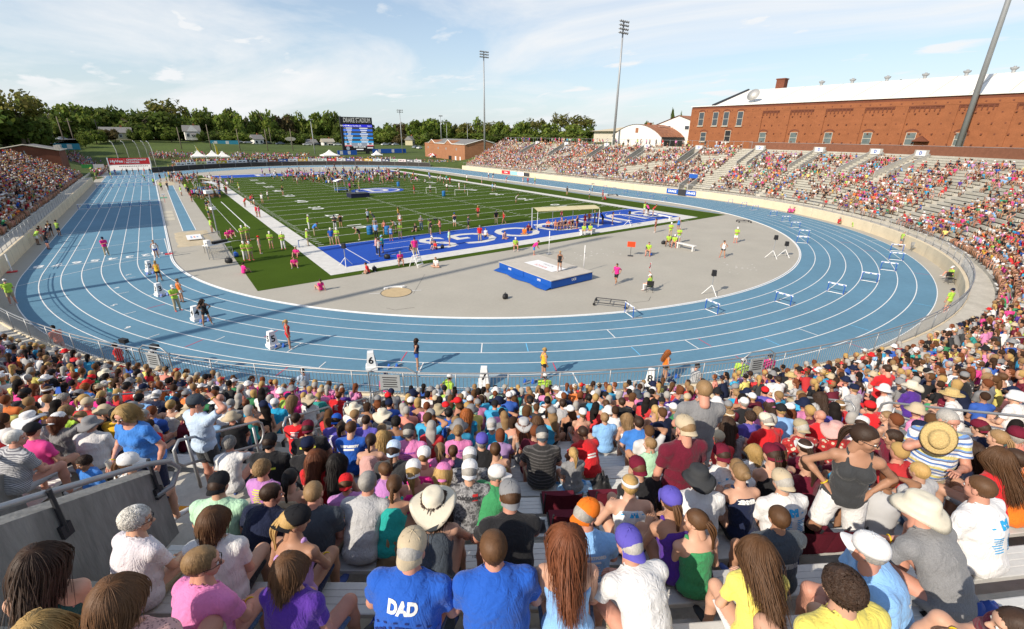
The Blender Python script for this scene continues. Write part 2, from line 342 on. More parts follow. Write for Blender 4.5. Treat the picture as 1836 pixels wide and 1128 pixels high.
b.strip(z3(arc,0.11),z3(arc2,0.11));b.strip(z3(arc,0.0),z3(arc,0.11));b.strip(z3(arc2,0.11),z3(arc2,0.0))
for a,a2 in((arc[0],arc2[0]),(arc[-1],arc2[-1])):b.box(((a[0]+a2[0])/2,(a[1]+a2[1])/2,0.06),(0.26,0.2,0.12))
tag(b.build('toe_board',m_white),'curved white toe board on the edge of the throwing circle','toe board')
def crack(pts,wd=0.025):
 for p,q in zip(pts,pts[1:]):
  p=Vector((*p,-0.006));q=Vector((*q,-0.006));n=Vector((-(q-p).y,(q-p).x,0)).normalized()*wd/2
  MB().add([p-n,q-n,q+n,p+n],[(0,1,2,3)]).build('paving_joint',m_dark)['kind']='structure'
crack([(-1.1,-11.6),(-0.8,-12.3),(0.5,-12.6)],0.03);crack([(13.3,-20.5),(14.6,-20.9),(15.5,-20.4)],0.03);crack([(1.7,-9.9),(4.6,-5.9)],0.02)
m_chalk=mat('chalk',(0.62,0.60,0.57),0.9)
for q in range(46):
 x,y=(rng.normal(22,2.5),rng.normal(-9.2,0.9))if q<26 else(rng.normal(29,1.2),rng.normal(-20,0.8));s=0.05+0.12*rng.random()
 sheet('chalk_mark',[(x-s,y),(x,y-s*0.6),(x+s,y),(x,y+s*0.6)],-0.007,m_chalk)
#  stands
T_,H_=0.66,0.316
def seat_z(k):return 1.81+H_*k
def seat_D(k):return 2.1+T_*k
def floor_z(k):return 1.39+H_*k
NROW=24
def stand_profile(kcut=None,rows=NROW):
 p=[(0.26,1.15),(1.5,1.15)]
 n=rows if kcut is None else kcut
 for k in range(n):p+=[(1.5+T_*k,floor_z(k)),(1.5+T_*(k+1),floor_z(k))]
 dend=1.5+T_*rows
 if kcut is not None:p+=[(dend,floor_z(n-1))]
 p+=[(dend+0.05,p[-1][1]),(dend+0.05,-1.0)]
 return p
def st_near(s):a=math.radians(s);return(CX+47.5*math.cos(a),CY0+47.5*math.sin(a),math.cos(a),math.sin(a))
def st_right(s):return(CX+47.5,s,1,0)
def st_left(s):return(CX-47.5,s,-1,0)
def sweep(b,stf,ss,prof,mi=0,flip=False,closed=False):
 m=len(prof);vs=[]
 for s in ss:
  x,y,nx_,ny_=stf(s)
  for d,z in prof:vs.append((x+nx_*d,y+ny_*d,z))
 fs=[]
 for i in range(len(ss)-1):
  for j in range(m if closed else m-1):
   q=(i*m+j,i*m+(j+1)%m,(i+1)*m+(j+1)%m,(i+1)*m+j);fs.append(q[::-1]if flip else q)
 if closed:fs+=[tuple(range(m)),tuple((len(ss)-1)*m+j for j in range(m))[::-1]]
 b.add(vs,fs,mi)
def bench_me(stf,s0,s1,k,n,deep=False):
 zb_=floor_z(k)+0.13 if deep else seat_z(k)-0.05
 d1=seat_D(k);d0=d1-0.29;z=seat_z(k);b=MB()
 sweep(b,stf,list(np.linspace(s0,s1,n+1)),[(d0,min(zb_,z-0.045)),(d0,z-0.004),(d0+0.01,z),*([]if deep else[q for g_ in(0.07,0.135,0.20)for q in((d0+g_,z),(d0+g_+0.004,z-0.004),(d0+g_+0.012,z-0.004),(d0+g_+0.016,z))]),(d1-0.01,z),(d1,z-0.004),(d1,zb_)],closed=True,flip=stf is st_near);return b.mesh('bench',m_benchf if deep else m_alu)
def grandstand(stf,segs,label,per,rows=NROW):
 """segs: (s0, s1, kcut, has_benches)"""
 root=empty('grandstand',(0,0,0),0,label,'grandstand')
 b=MB();br=MB()
 for s0,s1,kcut,kb0,kb1 in segs:
  n=max(1,int(abs(s1-s0)/per));ss=list(np.linspace(s0,s1,n+1))
  sweep(b,stf,ss,stand_profile(kcut,rows),flip=stf is st_near)
  gap=0.02 if stf is not st_near else 0.02/57*57.3*0.6
  for k in range(kb0,kb1):
   sg=gap if s1>s0 else-gap
   link('bench',bench_me(stf,s0+sg,s1-sg,k,n,stf is not st_near or s0>-80),root)
   for s in np.linspace(s0+3*sg,s1-3*sg,max(2,n)):
    x,y,nx_,ny_=stf(s);d=seat_D(k)-0.14;br.box((x+nx_*d,y+ny_*d,(floor_z(k)+seat_z(k)-0.05)/2),(0.05,0.05,0.42-0.05),rz=math.atan2(ny_,nx_))
 b.build('seating_steps',m_conc,root)
 o=br.build('bench_bracket',m_dark,root);o['kind']='stuff'
 return root
AISLES=[-160,-142.2,-115.9,-102.3,-88.5,-74,-59,-44,-29,-14]
A_W=0.75
segs=[]
def nseg(a,c,kcut=None,kb0=0,kb1=None):segs.append((a,c,kcut,kb0,kb1 if kb1 is not None else(kcut or 20)))
prev=-180.0
VOM=(-131.0,-128.62)
edges=[(-160.6,-159.4),(-142.8,-141.6),(-131.0,-127.75),(-116.5,-115.3),(-102.9,-101.7),(-89.1,-87.9),(-74.6,-73.4),(-59.6,-58.4),(-44.6,-43.4),(-29.6,-28.4),(-14.6,-13.4),(0,0)]
for a,c in edges:
 if a>prev:nseg(prev,a,None,0,19 if a<-110 else 23)
 if a==-131.0:nseg(-131.0,-129.6,13,0,12);nseg(-129.6,-128.62,13,0,0);nseg(-128.62,-128.3,None,0,0);nseg(-128.3,-127.75,None,0,0)
 elif c>a:nseg(a,c,None,0,0)
 prev=c
def th_ok(th,k):
 """may a spectator sit here in the bend"""
 for a,c in edges:
  if a==-131.0:
   if k>=12 and a-0.2<th<c+0.15:return False
   if-129.7<th<-128.2:return False
  elif a-0.25<th<c+0.25:return False
 return True
gs_near=grandstand(st_near,segs,'curved concrete grandstand with aluminium benches round the near bend',1.9)
VR=[]
for(qx,qy)in[(75,580),(275,595),(545,620),(840,630),(1190,665),(1630,675)]:
 d=ray(920+qx/3.991,130+qy/3.991);S=H_/T_;xr=CX+47.5+2.0;t=(1.6+S*(CAM[0]-xr)-CAM[2])/(d[2]-S*d[0]);P=CAM+d*t;VR.append((float(P[1]),float(P[0])))
for(qx,qy)in[(205,915),(745,905),(1315,890)]:
 d=ray(1376+qx/3.991,80+qy/3.991);S=H_/T_;xr=CX+47.5+2.0;t=(1.6+S*(CAM[0]-xr)-CAM[2])/(d[2]-S*d[0]);P=CAM+d*t;VR.append((float(P[1]),float(P[0])))
VRS=sorted([v for v in VR if v[0]>CY0+1.5])
rsegs=[];prev=CY0
for y,x in VRS:
 if y-1.1>prev:rsegs.append((prev,y-1.1,None,0,23))
 rsegs.append((y-1.1,y+1.1,14,0,13));prev=y+1.1
rsegs.append((prev,100.5,None,0,23))
gs_right=grandstand(st_right,rsegs,'long concrete grandstand along the back straight in front of the brick hall',3.0)
gs_left=grandstand(st_left,[(101,92,None,0,15),(91,66,None,0,15),(65,40,None,0,15),(39,14,None,0,15),(92,91,None,0,0),(66,65,None,0,0),(40,39,None,0,0),(14,CY0,None,0,0)],'concrete grandstand packed with people along the home straight',3.0,15)
for stf,s in((st_right,100.5),(st_left,101.0)):
 p=stand_profile(None,15 if stf is st_left else NROW);x,y,nx_,ny_=stf(s);MB().add([(x+nx_*d,y+0.03,z)for d,z in p]+[(x+nx_*0.26,y+0.03,-1.0)],[tuple(range(len(p)+1))]).build('end_wall',m_greyc,gs_right if stf is st_right else gs_left)
wall=empty('retaining_wall',(0,0,0),0,'low cream concrete wall with rounded coping round the outside of the track','wall')
prof=[(0,-0.05),(0,1.17),(0.04,1.2),(0.22,1.2),(0.26,1.17),(0.26,0.4)]
for stf,ss in((st_near,np.linspace(-180,0,73)),(st_right,np.linspace(CY0,100.5,24)),(st_left,np.linspace(101,CY0,24))):
 b=MB();sweep(b,stf,list(ss),prof,closed=True,flip=stf is st_near);b.build('wall_section',m_wallc,wall)
b=MB()
for s in np.linspace(-180,0,61):x,y,a,c=st_near(s);b.box((x-a*0.002,y-c*0.002,0.58),(0.006,0.02,1.14),rz=math.atan2(c,a))
for s in np.linspace(CY0,100,36):b.box((CX+47.498,s,0.58),(0.006,0.02,1.14));b.box((CX-47.498,s,0.58),(0.006,0.02,1.14))
o=b.build('wall_joint',m_greyc,wall);o['kind']='stuff'
def guard(stf,ss,label,balu):
 g=empty('guard_rail',(0,0,0),0,label,'railing')
 def pth(d,z):return[(x+nx_*d,y+ny_*d,z)for x,y,nx_,ny_ in map(stf,ss)]
 for z,r in((2.22,0.03),(2.06,0.018),(1.30,0.018)):MB().tube(pth(0.2,z),r,6).build('rail',m_pipe,g,True)
 me=MB().tube([(0,0,0),(0,0,1.03)],0.024,6).mesh('post',m_pipe,True)
 for s in ss[::balu[1]]:x,y,nx_,ny_=stf(s);link('post',me,g,(x+nx_*0.2,y+ny_*0.2,1.19))
 if balu[0]:
  b=MB()
  for i in range(len(ss)-1):
   for f in np.arange(0,1,1/balu[0]):
    s=ss[i]+(ss[i+1]-ss[i])*f;x,y,nx_,ny_=stf(s);b.box((x+nx_*0.2,y+ny_*0.2,1.68),(0.014,0.014,0.76))
  o=b.build('baluster',m_pipe,g);o['kind']='stuff'
 return g
guard(st_near,list(np.linspace(-178,-71,88)),'grey pipe guard rail with thin balusters on the wall of the near bend',(7,2))
guard(st_near,list(np.linspace(-70,-1,30)),'grey pipe guard rail on the cream wall of the right bend',(0,1))
guard(st_right,list(np.linspace(CY0,100,44)),'grey pipe guard rail on the cream wall along the back straight',(0,1))
guard(st_left,list(np.linspace(100.8,CY0,50)),'grey pipe guard rail on the wall along the home straight',(0,1))
m_para=mat('parapet_concrete',(0.36,0.345,0.31),0.9,ns=0.8,na=0.15,ns2=6,na2=0.1,bump=0.2)
m_sign=mat('sign_white',(0.72,0.72,0.72),0.6)
def vomitory(stf,s,half,label,k0=13,k1=22):
 v=empty('stair_opening',(0,0,0),0,label,'entrance','stair openings in the back straight stand')
 for sg in(-1,1):
  x,y,nx_,ny_=stf(s+sg*half);d0,d1=1.5+T_*(k0-1),1.5+T_*k1;z0,z1=floor_z(k0-1),floor_z(k1-1)
  tx,ty=-ny_,nx_;pts=[]
  for o_ in(-0.1,0.1):pts+=[(x+nx_*d+tx*o_,y+ny_*d+ty*o_,z)for d,z in((d0,z0-0.5),(d0,z0+0.95),(d1,z1+0.95),(d1,z0-0.5))]
  MB().add(pts,[(0,1,2,3),(7,6,5,4),(0,4,5,1),(1,5,6,2),(2,6,7,3),(3,7,4,0)]).build('parapet',m_para,v)
  MB().tube([pts[1],pts[2]],0.03,6).build('hand_rail',m_pipe,v)
 x,y,nx_,ny_=stf(s);d=1.5+T_*k1-0.15;zb=floor_z(k0-1)
 wb=half*2-0.22
 MB().box((x+nx_*d,y+ny_*d,(zb+2.2+floor_z(k1)+0.9)/2),(0.15,wb if nx_ else 0.15,floor_z(k1)+0.9-zb-2.2),rz=math.atan2(ny_,nx_)if ny_ else 0).build('lintel',m_para,v)
 sgn=MB().box((x+nx_*(d-0.12),y+ny_*(d-0.12),floor_z(k1)+0.4),(0.06,1.5,0.75)).build('sign_panel',m_sign,v)
 text('sign_emblem','D',0.62,m_bluep,frame((x+nx_*(d-0.155),y+ny_*(d-0.155),floor_z(k1)+0.4),(0,-1,0),(0,0,1)),sgn,bold=0.03)
 return v
for i,(y,x)in enumerate(VRS):vomitory(st_right,y,1.1,'concrete stair opening with emblem sign, %s from the far end of its stand'%['first','second','third','fourth','fifth','sixth','seventh','eighth','ninth'][len(VRS)-1-i])
for(y,x)in[v for v in VR if v[0]<=CY0+1.5]:
 R=math.hypot(x-CX,y-CY0);th=math.degrees(math.atan2(y-CY0,x-CX))
 v=empty('stair_opening',(0,0,0),0,'concrete stair opening with emblem sign, %s in the right bend'%['nearest the camera','second nearest','third nearest','fourth nearest'][sorted(v[0]for v in VR).index(y)],'entrance')
 for sg in(-1,1):
  a=math.radians(th+sg*1.05);x0,y0=math.cos(a),math.sin(a);tx,ty=-y0,x0;pts=[]
  d0,d1,z0,z1=1.5+T_*13,1.5+T_*22,floor_z(13),floor_z(21)
  for o_ in(-0.1,0.1):pts+=[(CX+x0*(47.5+d)+tx*o_,CY0+y0*(47.5+d)+ty*o_,z)for d,z in((d0,z0-0.5),(d0,z0+0.95),(d1,z1+0.95),(d1,z0-0.5))]
  MB().add(pts,[(0,1,2,3),(7,6,5,4),(0,4,5,1),(1,5,6,2),(2,6,7,3),(3,7,4,0)]).build('parapet',m_para,v);MB().tube([pts[1],pts[2]],0.03,6).build('hand_rail',m_pipe,v)
 a=math.radians(th);x0,y0=math.cos(a),math.sin(a);Rb=47.5+1.5+T_*22-0.15
 MB().box((CX+x0*Rb,CY0+y0*Rb,floor_z(21)+0.9),(0.12,2.2,1.1),rz=a).build('lintel',m_para,v)
 sg_=MB().box((CX+x0*(Rb-0.12),CY0+y0*(Rb-0.12),floor_z(21)+1.0),(0.06,1.5,0.75),rz=a).build('sign_panel',m_sign,v)
 text('sign_emblem','D',0.62,m_bluep,frame((CX+x0*(Rb-0.155),CY0+y0*(Rb-0.155),floor_z(21)+1.0),(y0,-x0,0),(0,0,1)),sg_,bold=0.03)
VOMX=[(y,1.35)for y,x in VRS];VOMTH=[math.degrees(math.atan2(y-CY0,x-CX))for y,x in VR if y<=CY0+1.5]
def rad(R,th,z):a=math.radians(th);return Vector((CX+R*math.cos(a),CY0+R*math.sin(a),z))
def slab(name,th,Ra,Rb,zt0,zt1,zb,thick,m,parent):
 pts=[]
 for o_ in(-thick/2,thick/2):
  dth=math.degrees(o_/59.5);pts+=[rad(Ra,th+dth,zb),rad(Ra-0.0,th+dth,zt0),rad(Rb,th+dth,zt1),rad(Rb,th+dth,zb)]
 return MB().add(pts,[(0,1,2,3),(7,6,5,4),(0,4,5,1),(1,5,6,2),(2,6,7,3),(3,7,4,0)]).build(name,m,parent)
pw=empty('passage_wall',(0,0,0),0,'grey concrete parapet wall with a pipe handrail beside the steps at lower left','wall')
m_stain=mat('stained_concrete',(0.26,0.255,0.24),0.9,ns=5,na=0.30,ns2=26,na2=0.16,bump=0.4,bs=30,stretch=(1,1,0.16))
slab('parapet',-128.5,59.05,63.5,7.10,9.20,4.6,0.2,m_stain,pw)
MB().tube([rad(63.5,-128.42,9.36),rad(60.2,-128.42,7.80),rad(59.2,-128.36,7.32),rad(58.95,-128.34,7.16),rad(58.85,-128.34,6.98),rad(58.98,-128.36,6.82),rad(59.2,-128.38,6.86)],0.032,8).build('hand_rail',m_pipe,pw,True)
for R in(59.15,60.15,61.15):z=7.10+(R-59.05)*0.472;MB().tube([rad(R,-128.38,z+0.2),rad(R,-128.38,z-0.30)],0.022,6).box(tuple(rad(R,-128.39,z-0.28)),(0.10,0.05,0.14),rz=math.radians(-128.4)).build('rail_bracket',m_dark,pw)
pw2=empty('passage_wall',(0,0,0),0,'grey concrete parapet wall on the far side of the passage at the left edge','wall')
slab('parapet',-131.0,58.6,63.5,6.55,8.9,4.6,0.2,m_stain,pw2);MB().tube([rad(63,-131,8.9),rad(58.7,-131,6.85),rad(58.45,-131,6.7),rad(58.4,-131,6.5),rad(58.6,-131,6.3)],0.032,8).build('hand_rail',m_pipe,pw2,True)
sheet('painted_edge',[tuple(rad(R,th,0)[:2])for R,th in((57.7,-130.9),(57.82,-130.9),(57.82,-128.7),(57.7,-128.7))],floor_z(12)+0.006,mat('orange_paint',rgb(225,150,40),0.8),gs_near)
def loop_rail(th,Ra,Rb,label,h=0.92):
 """aisle rail: rounded loop between two radii on the steps"""
 za,zb=floor_z((Ra-49.0)/T_),floor_z((Rb-49.0)/T_);g=empty('aisle_rail',(0,0,0),0,label,'handrail')
 top=[rad(Ra+0.12,th,za+0.45),rad(Ra,th,za+0.5),rad(Ra-0.07,th,za+0.62),rad(Ra-0.06,th,za+h-0.1),rad(Ra+0.06,th,za+h+0.02),rad((Ra+Rb)/2,th,(za+zb)/2+h),rad(Rb-0.06,th,zb+h),rad(Rb+0.07,th,zb+h-0.08),rad(Rb+0.08,th,zb+0.6),rad(Rb,th,zb+0.5),rad(Rb-0.12,th,zb+0.44),rad((Ra+Rb)/2,th,(za+zb)/2+0.45),rad(Ra+0.12,th,za+0.45)]
 MB().tube(top,0.024,8).build('rail_loop',m_pipe,g,True)
 for R,z in((Ra+0.2,za),(Rb-0.2,zb)):MB().tube([rad(R,th,z-0.1),rad(R,th,z+0.9)],0.024,8).build('post',m_pipe,g,True)
for th,Ra,Rb,lab in((-129.25,55.9,57.8,'grey looped handrail beside the man in the pale blue shirt'),(-128.85,53.8,55.7,'grey looped handrail in the left aisle below the pale blue shirt man'),(-128.6,52.0,53.5,'grey looped handrail at the foot of the left aisle near the gate'),
      (-116.6,53.9,55.8,'grey looped handrail in the right aisle nearer the track'),(-116.0,56.0,58.6,'long grey looped handrail in the right aisle above the bald man'),(-134.5,52.5,54.2,'grey looped handrail among the dense left seats'),(-141.9,52.3,54.0,'grey looped handrail at the left edge of the picture'),(-101.9,52.0,53.8,'grey looped handrail at the far right of the bend'),(-128.9,49.4,51.0,'grey looped handrail beside the gate in the guard rail')):
 loop_rail(th,Ra,Rb,lab)
#  buildings
m_brick=mat('red_brick',(0.27,0.098,0.042),0.9,ns=0.5,na=0.14,ns2=5,na2=0.18,bump=0.3,bs=18,stretch=(1,1,2.2))
m_brick2=mat('dark_brick',(0.16,0.055,0.032),0.9,ns=0.5,na=0.14,ns2=5,na2=0.15,bump=0.3,bs=18)
m_brick3=mat('tan_brick',(0.34,0.155,0.08),0.9,ns=0.5,na=0.12,ns2=5,na2=0.15,bump=0.3,bs=18)
m_glass=mat('window_glass',(0.05,0.065,0.08),0.12,spec=0.6);m_glassg=mat('frosted_glass',(0.12,0.15,0.15),0.3,ns=1.5,na=0.25)
m_roofw=mat('white_roof',(0.80,0.78,0.72),0.7,ns=0.25,na=0.05)
m_roofg=mat('grey_shingles',(0.20,0.195,0.19),0.9,ns=2,na=0.2);m_rust=mat('rusty_roof',(0.33,0.14,0.075),0.8,ns=0.8,na=0.3,ns2=6,na2=0.25)
m_cream=mat('cream_siding',(0.52,0.48,0.40),0.8,ns=1,na=0.06);m_wsid=mat('white_siding',(0.72,0.70,0.66),0.8,ns=1,na=0.06);m_yel=mat('pale_yellow_siding',(0.46,0.42,0.28),0.8,ns=1,na=0.08)
FX=96.0
fh=empty('brick_hall',(0,0,0),0,'long red brick hall with a white pitched roof behind the back straight stand','building')
MB().box((FX+15,-19.0,12.7),(30,101.4,9.9)).build('wall',m_brick,fh)
rf=MB();y0_,y1_=-69.7,26.5
for(xa,za,xb,zb)in((96.6,17.75,111,21.9),(111,21.9,126,17.75)):rf.add([(xa,y0_,za),(xb,y0_,zb),(xb,y1_,zb),(xa,y1_,za)],[(0,1,2,3)])
rf=rf.build('roof',m_roofw,fh)
MB().add([(96.6,y1_,17.75),(111,y1_,21.9),(126,y1_,17.75)],[(0,1,2)]).build('gable',m_brick2,fh)
g=MB();g.tube([(96.2,y1_+0.1,17.85),(111,y1_+0.1,22.0)],0.28,6);g.build('gable_trim',m_dark,fh)
MB().box((FX-0.15,-19,17.72),(0.5,101.6,0.16)).build('gutter',m_wsid,fh);MB().box((FX-0.06,-19,17.3),(0.12,101.4,0.35)).build('cornice',m_brick2,fh)
for i,(px,py)in enumerate(((1472,155),(1527,152),(1589,148),(1657,143),(1731,139),(1815,134))):
 p=atx(px,py,111.0);v=MB();v.lathe([(0.28,0),(0.28,0.5),(0.55,0.72),(0.6,0.95),(0.2,1.0),(0.2,1.15),(0,1.15)],12,c=(111,float(p[1]),21.75));v.build('roof_vent',m_steel,fh)
for px in range(1420,1830,68):
 y=float(atx(px,165,105)[1]);MB().add([(96.7,y-0.06,17.81),(111,y-0.06,21.94),(111,y+0.06,21.94),(96.7,y+0.06,17.81)],[(0,1,2,3)]).build('roof_seam',m_cream,fh)
MB().box((112,19.3,22.6),(1.7,1.9,2.4)).box((112,19.3,23.9),(1.95,2.15,0.25)).build('chimney',m_brick2,fh)
p=atx(1351,174,98.5);dsh=MB();dsh.lathe([(0.0,0.0),(0.5,0.05),(0.95,0.2),(1.35,0.42)],20,M=Matrix.Rotation(math.radians(-62),4,'Y'));dish=dsh.build('dish',m_wsid,fh,True,loc=(98.6,float(p[1]),19.6));MB().tube([(0.3,0,-0.2),(0.6,0,-1.5)],0.06,6).build('dish_stand',m_steel,dish)
BX=lambda px:float(atx(px,215,FX)[1])
bays=[(1366,1396),(1415,1457),(1478,1526),(1547,1600),(1624,1687),(1712,1782),(1814,1890)]
ys_=[(BX(a),BX(b))for a,b in bays]
prev=31.7
for i,(ya,yb)in enumerate(ys_):
 if prev-ya>0.2:MB().box((FX-0.09,(prev+ya)/2,12.0),(0.18,prev-ya,8.6)).build('pilaster',m_brick,fh)
 prev=yb
MB().box((FX-0.09,(prev-69.7)/2,12.0),(0.18,prev+69.7,8.6)).build('pilaster',m_brick,fh)
MB().box((FX-0.09,-19,16.72),(0.18,101.4,0.8)).build('frieze',m_brick,fh)
cb=MB().lathe([(0.28,-0.1),(0.28,0.1)],10,M=Matrix.Rotation(math.pi/2,4,'Y')).mesh('arch',m_brick2)
for ya,yb in ys_:
 L=ya-yb;MB().box((FX-0.07,(ya+yb)/2,16.22),(0.14,L,0.22)).build('corbel_band',m_brick2,fh)
 n=max(5,int(L/0.62))
 b=MB()
 for q in range(n):
  y=ya-L*(q+0.5)/n;w_=L/n*0.5;b.box((FX-0.06,y+w_*0.5,15.75),(0.12,w_*0.45,0.7));b.box((FX-0.05,y,15.95),(0.10,L/n,0.16))
 b.build('corbel_arches',m_brick2,fh)
def window(parent,y,z0,w_,h_,m=m_glass,arch=True,x=FX):
 f=MB();
 for dy in(-w_/2,w_/2):f.box((x-0.04,y+dy,z0+h_/2),(0.08,0.07,h_+0.06))
 for zz in(z0,z0+h_/2,z0+h_):f.box((x-0.04,y,zz),(0.075,w_-0.071,0.07))
 fr_=f.build('window',m_cream,parent);MB().box((x-0.03,y,z0+h_/2),(0.06,w_-0.13,h_-0.13)).build('pane',m,fr_)
 if arch:aa=np.linspace(0.35,math.pi-0.35,9);MB().strip([(x-0.05,y+w_*0.62*math.cos(t),z0+h_-w_*0.12+w_*0.62*math.sin(t)*0.7)for t in aa],[(x-0.05,y+w_*0.82*math.cos(t),z0+h_-w_*0.12+w_*0.85*math.sin(t)*0.7)for t in aa]).build('lintel',m_brick2,fr_)
 MB().box((x-0.14,y,z0-0.12),(0.28,w_+0.3,0.14)).build('sill',m_cream,fr_)
for px in(1258,1283,1302,1327):window(fh,BX(px),float(atx(px,225.5,FX)[2]),1.25,2.9,x=FX-0.18)
for px,m in((1266,m_glass),(1310,m_black),(1373,m_glassg),(1429,m_glassg),(1492,m_glassg),(1563,m_glassg),(1642,m_glassg),(1732,m_glassg)):window(fh,BX(px),10.0,1.35,2.0 if px!=1310 else 2.4,m,x=FX-0.18 if px in(1266,1310)else FX)
b=MB()
for r in range(5):
 for q in range(64):
  y=30.6-q*1.55-(0.75 if r%2 else 0);z=10.2+r*1.62
  if-62<y:b.box((FX-0.10,y,z),(0.20,0.22,0.22))
o=b.build('putlog_hole_shade',m_brick2,fh);o['kind']='stuff'  # raised blocks in dark brick colour stand for the shade in putlog holes
p=BX(1663);cnp=MB();cnp.add([(FX-0.9,p-1.2,10.6),(FX-0.9,p,11.5),(FX-0.9,p+1.2,10.6),(FX,p-1.2,10.6),(FX,p,11.5),(FX,p+1.2,10.6)],[(0,1,4,3),(1,2,5,4),(0,2,1)]);cnp.build('porch_canopy',m_brick2,fh)
qs=empty('arched_shed',(0,0,0),0,'low white shed with an arched gable and rusty roof left of the brick hall','building')
x0,ya,yb=96.0,56.5,39.6;n=14;arc=[((ya+(yb-ya)*i/n),9.6+3.2*math.sin(math.pi*i/n)**0.8+1.2)for i in range(n+1)]
MB().add([(x0,y,z)for y,z in arc]+[(x0,yb,7.0),(x0,ya,7.0)],[tuple(range(n+3))]).build('gable',m_wsid,qs)
b=MB();b.strip([(x0-0.25,y,z+0.06)for y,z in arc],[(x0+26,y,z+0.06)for y,z in arc]);b.build('roof',m_rust,qs)
MB().box((x0+13,yb-0.1,8.9),(26,0.2,3.8)).build('side_wall',mat('dark_boards',(0.07,0.07,0.07),0.8,ns=2,na=0.2),qs)
MB().box((x0-0.05,47.8,12.5),(0.1,0.9,1.2)).build('louvre',m_rust,qs);MB().box((x0+4,47,14.0),(0.9,0.9,1.0)).build('chimney',m_brick,qs)
for a,c in((2.0,0.5),(8,0.6)):
 MB().box((x0+a+4,43.6,13.45),(4.5,0.25,0.06)).build('roof_patch',m_wsid,qs)
wh=empty('gabled_hall',(0,0,0),0,'white gabled hall with two small windows between the shed and the brick hall','building')
x0=106.0;MB().add([(x0,55.5,7),(x0,55.5,12.0),(x0,42.0,16.3),(x0,28.5,12.0),(x0,28.5,7)],[(0,1,2,3,4)]).build('gable',m_wsid,wh)
b=MB()
for ya,yb in((55.9,42.0),(42.0,28.1)):b.add([(x0-0.4,ya,11.95 if ya>42 else 16.4),(x0-0.4,yb,16.4 if ya>42 else 11.95),(x0+34,yb,16.4 if ya>42 else 11.95),(x0+34,ya,11.95 if ya>42 else 16.4)],[(0,1,2,3)])
b.build('roof',m_rust,wh)
for px,py in((1199,229),(1232,229)):
 p=atx(px,py,x0);f=MB().box((x0-0.05,float(p[1]),float(p[2])),(0.1,1.5,1.1)).build('window',m_white,wh);MB().box((x0-0.08,float(p[1]),float(p[2])),(0.08,1.25,0.9)).build('pane',m_glass,f)
th_=empty('tan_hall',(0,0,0),0,'pale tan low-roofed hall far behind the stand and floodlight mast','building')
tx,ty=214.0,134.0;MB().box((tx,ty,10),(44,44,7)).build('wall',m_cream,th_);MB().add([(tx-24,ty-24,13.5),(tx+24,ty-24,13.5),(tx,ty,17.5),(tx-24,ty+24,13.5),(tx+24,ty+24,13.5)],[(0,1,2),(1,4,2),(4,3,2),(3,0,2)]).build('roof',mat('tan_roof',(0.55,0.47,0.33),0.8),th_)
def bldg_box(name,A,B,depth,z0,z1,m,label,gables=()):
 """brick box with footprint edge A-B (front) and depth behind it"""
 A,B=Vector((*A,0)),Vector((*B,0));d=(B-A).normalized();n=Vector((d.y,-d.x,0));P=[A,B,B+n*depth,A+n*depth]
 r=empty(name,(0,0,0),0,label,'building')
 MB().add([(p.x,p.y,z0)for p in P]+[(p.x,p.y,z1)for p in P],[(0,1,5,4),(1,2,6,5),(2,3,7,6),(3,0,4,7)]).build('wall',m,r)
 return r,A,B,d,n,P
r,A,B,d,n,P=bldg_box('utility_building',(86.4,122.5),(92.2,168.0),15,-0.3,7.3,m_brick3,'tan brick building with small gables and grey roof beyond the back straight stand')
L=(B-A).length
def on(f,out=0.0,z=0.0):p=A+(B-A)*f-n*out;return(p.x,p.y,z)
b=MB()
b.add([(p.x,p.y,7.3)for p in P]+[tuple((A+n*7.5+d*6)+Vector((0,0,9.2))),tuple((B+n*7.5-d*6)+Vector((0,0,9.2)))],[(0,1,5,4),(1,2,5),(2,3,4,5),(3,0,4)]);b.build('roof',m_roofg,r)
for f in(0.36,0.78):
 w_=4.0/L;MB().add([on(f-w_,0.15,7.2),on(f,0.15,8.7),on(f+w_,0.15,7.2),on(f,-6,8.7)],[(0,2,1),(0,1,3),(1,2,3)]).build('gable',m_brick3,r)
 MB().tube([on(f-w_,0.25,7.3),on(f,0.25,8.85),on(f+w_,0.25,7.3)],0.16,6).build('gable_trim',m_wsid,r)
MB().tube([on(0.0,0.2,7.35),on(0.36-4/L,0.2,7.35)],0.16,6).tube([on(0.36+4/L,0.2,7.35),on(0.78-4/L,0.2,7.35)],0.16,6).build('eave_trim',m_wsid,r)
e=A+n*7.5;MB().add([(A.x,A.y-0.05,7.2),tuple(Vector((e.x,e.y-0.05,9.0))),(P[3].x,P[3].y-0.05,7.2)],[(0,2,1)]).build('end_gable',m_brick3,r);MB().tube([(A.x,A.y-0.2,7.3),(e.x,e.y-0.2,9.15),(P[3].x,P[3].y-0.2,7.3)],0.16,6).build('gable_trim',m_wsid,r)
for f,w_,m in((0.33,3.2,m_black),(0.74,3.6,m_black),(0.2,1.4,m_white),(0.1,1.0,m_white),(0.84,1.6,m_wsid)):
 p,q=on(f-w_/2/L,0.06,0),on(f+w_/2/L,0.06,0);MB().add([p,q,(q[0],q[1],2.7),(p[0],p[1],2.7)],[(0,1,2,3)]).build('door',m,r)
for f in(0.18,0.42,0.62,0.9):
 o_=MB();o_.lathe([(0.0,0),(0.55,0.02)],6,M=Matrix.Rotation(math.pi/2,4,'Y'),c=on(f,0.06,5.4));o_.build('emblem',m_steel,r)
tr=empty('event_tent',on(0.55,4.0,0),0,'red and white patterned pop-up canopy in front of the tan brick building','tent')
b=MB()
